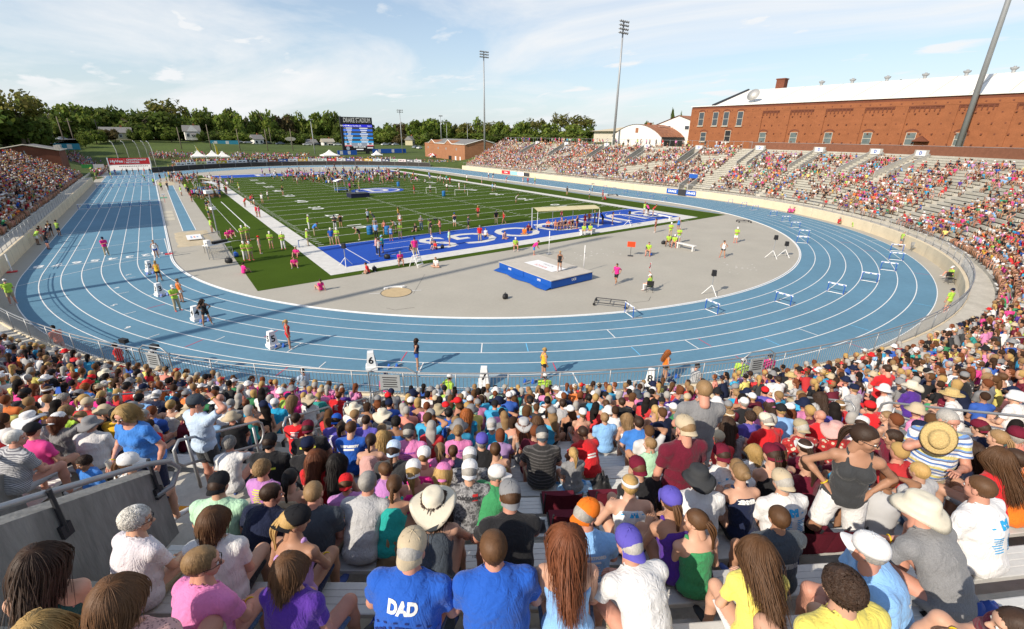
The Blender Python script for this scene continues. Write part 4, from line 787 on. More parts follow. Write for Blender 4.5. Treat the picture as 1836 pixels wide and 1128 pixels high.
for a in((8,158,165,70,'olive',True,'pale thin crowned tree rising highest at the left edge'),(-12,200,170,80,'dark'),(22,196,175,62,'dark'),(40,204,190,44,'dark'),(-40,190,165,90,'dark'),(82,196,238,46,'mid'),(112,187,245,60,'mid',False,'broad rounded green tree behind the car park poles'),(138,198,250,44,'fresh'),(170,192,262,52,'dark'),(196,198,268,46,'mid'),(222,201,270,44,'dark'),(250,203,272,46,'dark'),(288,177,262,62,'olive',True,'tall airy olive tree standing above the dark tree line'),(276,200,250,70,'dark'),(240,208,245,60,'dark'),(312,206,258,56,'dark'),(340,198,280,40,'mid'),(366,199,275,46,'dark'),(392,206,270,44,'mid'),(410,197,285,44,'dark'),(430,203,280,40,'mid'),(455,201,290,44,'dark'),(474,202,285,38,'mid'),(500,208,290,40,'brown'),(522,207,300,40,'dark'),(546,205,295,46,'mid'),(575,202,290,56,'mid'),(600,206,285,40,'dark'),(608,222,270,26,'dark'),(640,214,300,60,'dark'),(688,223,285,44,'mid'),(712,222,300,36,'brown'),(730,219,310,30,'dark',True),(752,216,290,46,'fresh'),(780,214,300,52,'mid'),(808,218,300,46,'fresh'),(836,222,290,44,'olive'),(858,214,310,40,'fresh'),(880,218,290,40,'olive',True),(900,219,280,44,'mid'),(922,222,270,40,'fresh'),(944,219,280,44,'mid'),(962,212,300,44,'olive',True),(986,222,270,46,'mid'),(1006,203,285,42,'olive',True),(1040,207,270,56,'olive',True,'wide airy olive tree left of the tan hall'),(1024,224,262,54,'mid'),(1062,226,255,30,'dark'),(1108,234,200,22,'mid'),(1206,198,175,12,'dark',False,'narrow dark tree top above the gabled hall'),(1223,205,180,9,'mid'),(1160,219,190,14,'dark'),(1172,224,190,14,'olive'),
  (190,243,222,22,'brown'),(205,246,224,18,'brown'),(238,247,226,16,'dark'),(178,246,218,18,'mid'),(362,246,228,14,'dark'),(150,250,205,16,'mid'),(168,238,215,22,'fresh'),(262,243,225,20,'fresh'),(305,243,225,22,'fresh'),(400,236,240,34,'dark'),(420,240,235,36,'mid'),(520,236,265,34,'dark'),(537,241,262,22,'mid'),(500,232,270,40,'dark'),(610,240,262,24,'dark'),(700,236,270,36,'mid'),(720,240,262,34,'brown'),(756,240,240,30,'mid'),(770,238,260,40,'dark'),(448,238,262,30,'dark'),(475,236,265,30,'dark'),(1640,146,60,60,'olive',True,'airy tree top just showing above the hall roof'),(70,238,200,34,'dark'),(155,236,236,30,'dark'),(380,240,250,40,'dark'),(330,236,255,44,'dark'),(570,236,285,50,'dark'),(545,240,280,40,'dark'),(660,238,290,60,'dark'),(800,238,300,60,'dark'),(850,238,280,60,'mid'),(895,240,260,50,'dark'),(940,240,250,50,'mid'),(985,240,250,50,'dark'),(1030,240,250,50,'mid')):tree(*a)
seen={}
for t in TREEL:seen.setdefault((t[3]+t[2],t[4]),[]).append(t)
for(a,l),ts in seen.items():
 ts.sort(key=lambda t:t[5])
 for i,t in enumerate(ts):
  w_='' if len(ts)==1 else('left one of the ' if i==0 else('right one of the ' if i==len(ts)-1 else('middle one of the ' if len(ts)==3 else '%s from left of the '%['','second','third','fourth','fifth','sixth','seventh'][i])))
  tag(t[0],t[1]or('%s%s%s %s'%(w_,a,'s' if w_ else '',l)),'tree','trees beyond the far end')
pb=empty('press_box',(0,0,0),0,'long press box on top of the home straight stand','building');MB().box((-47.5,41,13.0),(9,26,12.5)).build('wall',m_cream,pb);MB().box((-42.96,41,15.5),(0.1,25,2.2)).build('window',m_glass,pb);MB().box((-47,41,19.45),(10.5,27,0.4)).build('roof',m_roofg,pb)
rf_=empty('rim_fence',(0,0,0),0,'thin chain link fence along the top of the back straight stand','fence');zt=floor_z(23)
MB().tube([(CX+47.5+17.35,y,zt+1.5)for y in np.linspace(12,100,30)],0.03,5).build('top_rail',m_steel,rf_)
for y in np.linspace(12,100,45):link('post',pm,rf_,(CX+47.5+17.35,float(y),zt+0.1))
wv=[(CX+(64.9)*math.cos(math.radians(a)),CY0+64.9*math.sin(math.radians(a)))for a in np.linspace(0,-62,30)]
bnr=MB();bnr.strip(z3(wv,zt+0.05),z3(wv,zt+1.35));w1=bnr.build('rim_screen',mat('brown_mesh',(0.20,0.085,0.05),0.9,ns=2,na=0.15));tag(w1,'reddish brown mesh screen along the rim of the stand below the brick hall','screen');MB().tube(z3(wv,zt+1.38),0.03,5).build('top_rail',m_steel,w1)
#  people: implicit bodies -> meshes
class Grid:
 def __init__(s,lo,hi,h):
  s.lo=np.array(lo,float);s.h=h;s.n=np.ceil((np.array(hi)-s.lo)/h).astype(int)+1
  s.ax=[s.lo[i]+h*np.arange(s.n[i])for i in range(3)]
 def new(s):return np.full(s.n,0.5,np.float32)
 def box(s,lo,hi):
  a=np.clip(np.floor((np.array(lo)-s.lo)/s.h).astype(int),0,s.n);b=np.clip(np.ceil((np.array(hi)-s.lo)/s.h).astype(int)+1,0,s.n)
  sl=tuple(slice(a[i],b[i])for i in range(3));X=s.ax[0][sl[0]][:,None,None];Y=s.ax[1][sl[1]][None,:,None];Z=s.ax[2][sl[2]][None,None,:];return sl,X,Y,Z
def smin(a,b,k):
 h=np.clip(0.5+0.5*(b-a)/k,0,1);return b*(1-h)+a*h-k*h*(1-h)
PAD=0.07
def eval_prim(G,F,p,k):
 if p[0]=='c':
  a,b,ra,rb=np.array(p[1]),np.array(p[2]),p[3],p[4];r=max(ra,rb)+PAD
  sl,X,Y,Z=G.box(np.minimum(a,b)-r,np.maximum(a,b)+r);ab=b-a;L2=max(float(ab@ab),1e-9)
  t=np.clip(((X-a[0])*ab[0]+(Y-a[1])*ab[1]+(Z-a[2])*ab[2])/L2,0,1)
  d=np.sqrt((X-a[0]-ab[0]*t)**2+(Y-a[1]-ab[1]*t)**2+(Z-a[2]-ab[2]*t)**2)-(ra+(rb-ra)*t)
  if len(p)>5:q,n=np.array(p[5][0]),np.array(p[5][1]);d=np.maximum(d,(X-q[0])*n[0]+(Y-q[1])*n[1]+(Z-q[2])*n[2])
 else:
  c,r,M=np.array(p[1]),np.array(p[2]),np.array(p[3]);e=np.sqrt(((M*r)**2).sum(1))+PAD
  sl,X,Y,Z=G.box(c-e,c+e);x,y,z=X-c[0],Y-c[1],Z-c[2]
  u,v,w_=[(x*M[0,i]+y*M[1,i]+z*M[2,i])for i in range(3)]
  k0=np.sqrt((u/r[0])**2+(v/r[1])**2+(w_/r[2])**2);k1=np.sqrt((u/r[0]**2)**2+(v/r[1]**2)**2+(w_/r[2]**2)**2)+1e-6;d=k0*(k0-1)/k1
 if d.size:F[sl]=smin(F[sl],d.astype(np.float32),k)
def field(G,prims,k=0.03):
 F=G.new()
 for p in prims:eval_prim(G,F,p,k)
 return F
def cut_plane(G,F,q,n):
 q,n=np.array(q),np.array(n);D=(G.ax[0]-q[0])[:,None,None]*n[0]+(G.ax[1]-q[1])[None,:,None]*n[1]+(G.ax[2]-q[2])[None,None,:]*n[2];return np.maximum(F,D.astype(np.float32))
def cut_ball(G,F,c,r,s=(1,1,1)):
 sl,X,Y,Z=G.box(np.array(c)-r*1.6-0.03,np.array(c)+r*1.6+0.03);d=np.sqrt(((X-c[0])/s[0])**2+((Y-c[1])/s[1])**2+((Z-c[2])/s[2])**2)-r
 F[sl]=np.maximum(F[sl],-d.astype(np.float32));return F
CORN=np.array([(i,j,k)for i in(0,1)for j in(0,1)for k in(0,1)])
EDG=[(a,b)for a in range(8)for b in range(a+1,8)if abs(CORN[a]-CORN[b]).sum()==1]
def surfnet(G,F):
 S=F<0;nx_,ny_,nz_=F.shape
 cs=[S[i:nx_-1+i,j:ny_-1+j,k:nz_-1+k]for i,j,k in CORN]
 al=cs[0].copy();an=cs[0].copy()
 for c in cs[1:]:al&=c;an|=c
 act=np.argwhere(an&~al)
 if len(act)==0:return np.zeros((0,3)),np.zeros((0,4),int)
 vals=np.stack([F[act[:,0]+i,act[:,1]+j,act[:,2]+k]for i,j,k in CORN],1).astype(float)
 acc=np.zeros((len(act),3));cnt=np.zeros(len(act))
 for a,b in EDG:
  va,vb=vals[:,a],vals[:,b];m=(va<0)!=(vb<0);t=np.where(m,va/np.where(m,va-vb,1),0)
  acc+=m[:,None]*(CORN[a]+(CORN[b]-CORN[a])*t[:,None]);cnt+=m
 V=G.lo+(act+acc/cnt[:,None])*G.h
 idx=np.full(np.array(F.shape)-1,-1,np.int64);idx[tuple(act.T)]=np.arange(len(act));Q=[]
 for ax in range(3):
  sl0=[slice(None)]*3;sl1=[slice(None)]*3;sl0[ax]=slice(0,-1);sl1[ax]=slice(1,None)
  d0,d1=S[tuple(sl0)],S[tuple(sl1)];o1,o2=[i for i in range(3)if i!=ax]
  e=np.argwhere(d0!=d1);ok=(e[:,o1]>0)&(e[:,o2]>0)&(e[:,o1]<F.shape[o1]-1)&(e[:,o2]<F.shape[o2]-1);e=e[ok]
  if not len(e):continue
  def at_(a,b):
   q=e.copy();q[:,o1]-=a;q[:,o2]-=b;return idx[tuple(q.T)]
  quad=np.stack([at_(1,1),at_(0,1),at_(0,0),at_(1,0)],1);fl=d0[tuple(e.T)]==(ax==1);quad[fl]=quad[fl][:,::-1];Q.append(quad)
 Q=np.concatenate(Q);return V,Q
def relax(V,Q,it=1,lam=0.5):
 e=np.concatenate([Q[:,[0,1]],Q[:,[1,2]],Q[:,[2,3]],Q[:,[3,0]]])
 for _ in range(it):
  s=np.zeros_like(V);n=np.zeros(len(V));np.add.at(s,e[:,0],V[e[:,1]]);np.add.at(n,e[:,0],1);np.add.at(s,e[:,1],V[e[:,0]]);np.add.at(n,e[:,1],1)
  V=V*(1-lam)+lam*s/np.maximum(n,1)[:,None]
 return V
def vnormals(V,Q):
 fn=np.cross(V[Q[:,2]]-V[Q[:,0]],V[Q[:,3]]-V[Q[:,1]]);N=np.zeros_like(V)
 for i in range(4):np.add.at(N,Q[:,i],fn)
 return N/(np.linalg.norm(N,axis=1)[:,None]+1e-9)
def folds(V,N,seed,amp):
 g=np.random.default_rng(seed);d=np.zeros(len(V))
 for f,a in((13,1.0),(24,0.6),(44,0.32)):
  for _ in range(2):
   k=g.normal(size=3);k/=np.linalg.norm(k);k2=g.normal(size=3);k2/=np.linalg.norm(k2)
   d+=a*(1-2*np.abs(np.sin(V@k*f+g.uniform(0,6)+1.3*np.sin(V@k2*f*0.55+g.uniform(0,6)))))
 return V+N*(np.maximum(d,-0.55)*amp)[:,None]
def unit(v):v=np.array(v,float);return v/np.linalg.norm(v)
def ik(a,b,l1,l2,hint):
 a,b=np.array(a,float),np.array(b,float);d=b-a;L=np.linalg.norm(d);u=d/L;L=min(L,l1+l2-0.004);b=a+u*L
 x=(l1*l1+L*L-l2*l2)/(2*L);h=math.sqrt(max(l1*l1-x*x,1e-6));p=np.array(hint,float);p=p-u*(p@u);p=unit(p);return a+u*x+p*h,b
def pose(kind='sit',lean=12,twist=0,side=0,hr=None,hl=None,er=(0.6,-0.4,-0.6),el=(-0.6,-0.4,-0.6),yaw=0,nod=8,sex='m',fat=0.0,legs='sit',spread=0.13):
 """joints of a figure; seated: seat at z=0, facing +y; standing: floor at z=0"""
 J={'sex':sex,'fat':fat};z0={'sit':0.105,'ground':0.105}.get(kind,0.90);P=np.array([0,0,z0])
 la=math.radians(lean);sd_=math.radians(side)
 def dirn(a):return unit([math.sin(sd_)*1.0,math.sin(a),math.cos(a)])
 d1,d2,d3=dirn(la*0.55),dirn(la),dirn(la*1.35);W=P+d1*0.17;C_=W+d2*0.17;N=C_+d3*0.165
 tw=math.radians(twist);right=unit([math.cos(tw),math.sin(tw)*-1,0]);f3=np.cross(d3,right);sw=0.190 if sex=='m' else 0.162;sw+=fat*0.25
 J.update(P=P,W=W,C=C_,N=N,d1=d1,d2=d2,d3=d3,right=right)
 hd=unit([d3[0],math.sin(la*0.55),math.cos(la*0.55)]);J['Hd']=N+hd*0.185+np.array([0,0.012,0]);J['hd']=hd;J['yaw']=yaw;J['nod']=nod
 for s,key,tgt,hint in((1,'R',hr,er),(-1,'L',hl,el)):
  S=N-d3*0.055+right*sw*s;J['S'+key]=S
  if tgt is None:tgt=S+np.array([0.05*s,0.06,-0.52])
  J['E'+key],J['H'+key]=ik(S,tgt,0.285,0.25,hint)
 for s,key in((1,'R'),(-1,'L')):
  hip=P+np.array([0.088*s,0.0,-0.01]);lg=legs[0 if s==1 else 1]if isinstance(legs,(list,tuple))else legs;sp=spread*s
  if lg=='sit':kn,an=hip+np.array([sp-0.03*s,0.42,0.02]),hip+np.array([sp-0.03*s,0.40,-0.44])
  elif lg=='tuck':kn,an=hip+np.array([sp,0.41,0.05]),hip+np.array([sp-0.03*s,0.22,-0.42])
  elif lg=='up':kn,an=hip+np.array([sp,0.36,0.20]),hip+np.array([sp-0.02*s,0.50,-0.23])
  elif lg=='straight':kn,an=hip+np.array([sp*0.7,0.43,0.0]),hip+np.array([sp*0.6,0.84,-0.06])
  elif lg=='bent':kn,an=hip+np.array([sp,0.34,0.26]),hip+np.array([sp,0.48,-0.055])
  elif lg=='cross':kn,an=hip+np.array([0.30*s,0.26,0.0]),hip+np.array([-0.10*s,0.32,-0.05])
  elif lg=='fwd':kn,an=hip+np.array([0.01*s,0.16,-0.41]),hip+np.array([0.0,0.20,-0.82])
  elif lg=='back':kn,an=hip+np.array([0.01*s,0.02,-0.43]),hip+np.array([0.0,-0.26,-0.76])
  else:kn,an=hip+np.array([(sp-0.09*s)*0.5+0.005*s,0.025,-0.43]),hip+np.array([(sp-0.09*s)*1.0+0.01*s,0.0,-0.835])
  ft=np.array([0.03*s,0.15,-0.055])
  if lg in('straight',):ft=np.array([0.03*s,0.06,0.14])
  if lg=='back':ft=np.array([0.02*s,0.10,-0.12])
  J['hip'+key],J['K'+key],J['A'+key],J['T'+key]=hip,kn,an,an+ft
 return J
def fr3(up,right):
 u=unit(up);r=unit(np.array(right)-u*(np.array(right)@u));return np.stack([r,np.cross(u,r),u],1)
def torso_prims(J,o=0.0,loose=0.0):
 f,m=J['fat'],J['sex']=='m';T1,T2,T3=fr3(J['d1'],(1,0,0)),fr3(J['d2'],(1,0,0)),fr3(J['d3'],J['right'])
 pr=[('e',J['P']+J['d1']*0.005-T1[:,1]*0.005,np.array([0.175 if not m else 0.168,0.122,0.125])+f*0.9+o+loose*0.6,T1),
  ('e',J['W']+T2[:,1]*(0.01+f*0.6),np.array([0.150 if m else 0.132,0.108,0.14])+f*1.3+o+loose,T2),
  ('e',J['C']-J['d2']*0.0,np.array([0.172 if m else 0.150,0.118 if m else 0.108,0.185])+f*0.8+o+loose*0.4,T2),
  ('e',J['C']+J['d3']*0.06-T3[:,1]*0.01,np.array([0.178 if m else 0.152,0.095,0.10])+f*0.5+o,T3)]
 if not m:pr+=[('e',J['C']+T3[:,1]*0.092+J['right']*s*0.07+J['d3']*0.0,np.array([0.066,0.055,0.066])+f*0.4+o,T3)for s in(1,-1)]
 return pr
def girdle(J,o=0.0):
 N,S1,S2=J['N']-J['d3']*0.035,J['SR'],J['SL'];m=J['sex']=='m'
 return[('c',S1,N,(0.064 if m else 0.053)+o,0.058+o),('c',S2,N,(0.064 if m else 0.053)+o,0.058+o),('c',J['N']+J['d3']*0.03,S1*0.45+N*0.55,0.05+o,0.045+o),('c',J['N']+J['d3']*0.03,S2*0.45+N*0.55,0.05+o,0.045+o)]
def body_prims(J):
 m=J['sex']=='m';f=J['fat'];k=1.0 if m else 0.86;pr=torso_prims(J)+girdle(J)
 pr+=[('c',J['N']-J['d3']*0.02,J['Hd']-J['hd']*0.07-np.array([0,0.012,0]),0.060*k+f*0.1,0.056*k+f*0.1)]
 for s in 'RL':
  S,E,H=J['S'+s],J['E'+s],J['H'+s]
  pr+=[('c',S,E,0.051*k+f*0.2,0.038*k+f*0.15),('c',E,E*0.65+H*0.35,0.038*k+f*0.1,0.037*k),('c',E*0.65+H*0.35,H,0.037*k,0.024*k)]
  h,K,A,T=J['hip'+s],J['K'+s],J['A'+s],J['T'+s];kl=1.0 if m else 0.97
  pr+=[('c',h,K,0.088*kl+f*0.4,0.058*kl+f*0.1),('c',K,K*0.62+A*0.38,0.056*kl,0.056*kl),('c',K*0.62+A*0.38,A,0.056*kl,0.035)]
  u=unit(T-A);pr+=[('c',A-u*0.02-np.array([0,0,0.02]),T,0.036,0.030)]
 return pr
def hand_geo(J,key,h0):
 """palm and five bent fingers as short tapered tubes, rooted in the wrist"""
 E,H=J['E'+key],J['H'+key];s=1 if key=='R' else-1;d=unit(H-E);side=unit(np.cross(d,[0,0,1])if abs(d[2])<0.9 else np.cross(d,[0,1,0]));nrm=np.cross(side,d)
 if nrm[2]<0:nrm=-nrm;side=-side
 inw=side if(side[0]*-s)>0 else-side;b=MB()
 if abs(d[2])>0.75:inw=unit(np.array([0,1.0,0])-d*d[1]);nrm=unit(np.cross(d,inw));nrm=nrm if nrm[0]*s>0 else-nrm;pc=H+d*0.045
 rings=[(H-d*0.02,0.026,0.020),(H+d*0.02,0.034,0.018),(H+d*0.06,0.041,0.016),(H+d*0.09,0.040,0.013)];n=8;vs=[]
 for c,ra,rb in rings:
  for k in range(n):t=2*math.pi*k/n;vs.append(c+inw*ra*math.cos(t)+nrm*rb*math.sin(t))
 b.add(vs,[(i*n+k,i*n+(k+1)%n,(i+1)*n+(k+1)%n,(i+1)*n+k)for i in range(3)for k in range(n)]+[tuple(3*n+k for k in range(n))])
 for q,(off,L)in enumerate(((0.030,0.070),(0.010,0.080),(-0.011,0.074),(-0.030,0.058))):
  p0=H+d*0.082+inw*off;p1=p0+d*L*0.42-nrm*0.006;p2=p1+(d*0.8-nrm*0.6)*L*0.36;p3=p2+(d*0.5-nrm*0.85)*L*0.30;b.tube([p0,p1,p2,p3],[0.0095,0.009,0.008,0.006],6)
 p0=H+d*0.03+inw*0.028;p1=p0+(d*0.6+inw*0.7)*0.045;p2=p1+(d*0.95+inw*0.1-nrm*0.3)*0.035;b.tube([p0,p1,p2],[0.013,0.011,0.008],6)
 return b
def tris(F):return F
def head_geo():
 out_={}
 for sex in 'mf':
  G=Grid((-0.13,-0.15,-0.20),(0.13,0.16,0.16),0.0078);I=np.eye(3);k=1.0 if sex=='m' else 0.95
  pr=[('e',(0,-0.012,0.028),(0.076*k,0.096*k,0.090),I),('e',(0,0.028,-0.050),(0.056*k,0.062*k,0.070),I),('e',(0,0.062,-0.096),(0.026,0.024,0.020),I),('e',(0.038,0.052,-0.032),(0.028,0.028,0.03),I),('e',(-0.038,0.052,-0.032),(0.028,0.028,0.03),I),('e',(0,0.072,0.03),(0.052,0.022,0.035),I)]
  F=field(G,pr,0.03)
  for s in(1,-1):F=cut_ball(G,F,(0.033*s,0.103,0.0),0.019)
  for p in[('c',(0,0.088,0.004),(0,0.112,-0.032),0.008,0.015),('c',(0,0.10,-0.036),(0.013,0.094,-0.036),0.011,0.009),('c',(0,0.10,-0.036),(-0.013,0.094,-0.036),0.011,0.009),('e',(0.079*k,-0.006,-0.01),(0.011,0.022,0.034),I),('e',(-0.079*k,-0.006,-0.01),(0.011,0.022,0.034),I),('e',(0,0.090,-0.066),(0.024,0.010,0.010),I),('c',(0,-0.02,-0.07),(0,-0.03,-0.16),0.054*k,0.056*k)]:eval_prim(G,F,p,0.012)
  V,Q=surfnet(G,F);V=relax(V,Q,1,0.4);mi=np.zeros(len(Q),int);fc=V[Q].mean(1)
  mi[(np.abs(fc[:,0])<0.025)&(fc[:,1]>0.086)&(np.abs(fc[:,2]+0.067)<0.010)]=3
  mi[(np.abs(np.abs(fc[:,0])-0.035)<0.019)&(fc[:,1]>0.07)&(np.abs(fc[:,2]-0.026)<0.0055)]=4
  parts=[(V,Q,mi)]
  for s in(1,-1):
   b=MB();b.lathe([(0.0,-0.0125),(0.009,-0.009),(0.0125,0),(0.009,0.009),(0.0,0.0125)],8,c=(0.033*s,0.083,0.0));parts.append((np.array(b.V),b.F,1))
   b=MB();b.lathe([(0.0,-0.0065),(0.0065,0),(0.0,0.0065)],8,c=(0.033*s,0.0915,0.0));parts.append((np.array(b.V),b.F,2))
  out_[sex]=parts
 return out_
HEADS=head_geo()
m_skin=mat('skin',objcol=True,rough=0.55,ns=18,na=0.06,spec=0.35);m_eye=mat('eye_white',(0.7,0.68,0.65),0.2);m_iris=mat('iris',(0.05,0.035,0.025),0.2)
m_lip=mat('lips',(0.42,0.14,0.11),0.5);m_brow=mat('brow',(0.10,0.065,0.04),0.8);BODYM=[m_skin,m_eye,m_iris,m_lip,m_brow]
def clothmat(name,**kw):
 if name in MATS:return MATS[name]
 m=mat(name,objcol=True,rough=0.85,bump=0.35,bs=24,spec=0.15,sheen=0.15,**kw);t=m.node_tree;b=t.nodes['Principled BSDF'];old=b.inputs['Normal'].links[0].from_node
 co=nd(t,'ShaderNodeTexCoord').outputs['Object'];mp=nd(t,'ShaderNodeMapping');mp.inputs['Rotation'].default_value=(0.4,0.5,0.3);mp.inputs['Scale'].default_value=(1,1,0.45);t.links.new(co,mp.inputs[0])
 n=nd(t,'ShaderNodeTexNoise',ins={'Scale':9.0,'Detail':2.5,'Distortion':1.6});t.links.new(mp.outputs[0],n.inputs['Vector']);r=ramp(mth('ABSOLUTE',mth('SUBTRACT',n.outputs['Fac'],0.5,t=t),t=t),[(0.0,0.0),(0.10,1.0)],t)
 bp=nd(t,'ShaderNodeBump',ins={'Strength':0.26,'Distance':0.02});t.links.new(r,bp.inputs['Height']);t.links.new(old.outputs[0],bp.inputs['Normal']);t.links.new(bp.outputs[0],b.inputs['Normal']);return m
m_cloth=clothmat('cloth',ns=7,na=0.05,ns2=90,na2=0.05);m_knit=clothmat('heather_cloth',ns=160,na=0.25,ns2=9,na2=0.08);m_denim=clothmat('denim',ns=60,na=0.2,ns2=5,na2=0.12)
def patterned(name,cols,scale,mode='spots',base=True):
 if name in MATS:return MATS[name]
 m=clothmat(name);t=m.node_tree;b=t.nodes['Principled BSDF'];co=nd(t,'ShaderNodeTexCoord').outputs['Object']
 if mode=='stripes':
  sp=nd(t,'ShaderNodeSeparateXYZ');t.links.new(co,sp.inputs[0]);n_=nd(t,'ShaderNodeTexNoise',ins={'Scale':4.0});t.links.new(co,n_.inputs['Vector'])
  f=mth('FRACT',mth('MULTIPLY_ADD',sp.outputs[2],scale,t=t,c=mth('MULTIPLY',n_.outputs['Fac'],0.5,t=t)),t=t)
 else:
  n_=nd(t,'ShaderNodeTexVoronoi' if mode=='spots' else 'ShaderNodeTexNoise',ins={'Scale':scale});t.links.new(co,n_.inputs['Vector']);f=n_.outputs['Distance']if mode=='spots' else n_.outputs['Fac']
 r=nd(t,'ShaderNodeValToRGB');r.color_ramp.interpolation='CONSTANT';e=r.color_ramp.elements
 while len(e)<len(cols):e.new(0.5)
 for x,(p,c)in zip(e,cols):x.position=p;x.color=(*c,1)
 t.links.new(f,r.inputs[0]);t.links.new(r.outputs[0],b.inputs['Base Color']);return m
WHT=(0.72,0.71,0.70)
m_stripe=patterned('wide_stripe_cloth',[(0,(0.62,0.55,0.22)),(0.25,(0.60,0.66,0.74)),(0.42,(0.10,0.20,0.48)),(0.58,WHT),(0.78,(0.13,0.15,0.25)),(0.88,(0.16,0.30,0.60))],7.5,'stripes')
m_pin=patterned('thin_stripe_cloth',[(0,(0.45,0.45,0.46)),(0.5,(0.16,0.16,0.18))],42,'stripes');m_dstripe=patterned('dark_stripe_cloth',[(0,(0.035,0.034,0.034)),(0.72,(0.095,0.09,0.09))],22,'stripes')
m_floral=patterned('red_floral_cloth',[(0,(0.55,0.50,0.38)),(0.30,(0.40,0.03,0.03)),(0.62,(0.25,0.02,0.02))],13,'spots');m_teal=patterned('teal_floral_cloth',[(0,(0.45,0.22,0.18)),(0.16,(0.02,0.075,0.07)),(0.66,(0.03,0.09,0.085))],22,'spots')
m_dots=patterned('dotted_white_cloth',[(0,(0.55,0.38,0.46)),(0.14,(0.70,0.66,0.70))],30,'spots');m_lace=patterned('pink_lace_cloth',[(0,(0.30,0.17,0.17)),(0.34,(0.62,0.36,0.33))],60,'spots');m_camo=patterned('grey_camo_cloth',[(0,(0.08,0.08,0.085)),(0.42,(0.20,0.20,0.21)),(0.5,(0.32,0.32,0.33)),(0.58,(0.13,0.13,0.14))],16,'noise')
m_blackfl=patterned('dark_floral_cloth',[(0,(0.35,0.1,0.14)),(0.2,(0.02,0.02,0.03))],26,'spots')
m_hair=mat('hair',objcol=True,rough=0.55,spec=0.3,ns=65,na=0.16,ns2=170,na2=0.22,bump=0.12,bs=190,stretch=(1,1,0.14));m_hairc=mat('curly_hair',objcol=True,rough=0.5,spec=0.35,ns=45,na=0.4,bump=0.8,bs=60)
m_hat=mat('hat_cloth',objcol=True,rough=0.85,spec=0.15,ns=30,na=0.06,bump=0.2,bs=120);m_shoe=mat('shoe',objcol=True,rough=0.6,ns=20,na=0.1);m_straw=mat('straw',(0.55,0.40,0.17),0.8,ns=60,na=0.25,bump=0.6,bs=90)
GARM={}
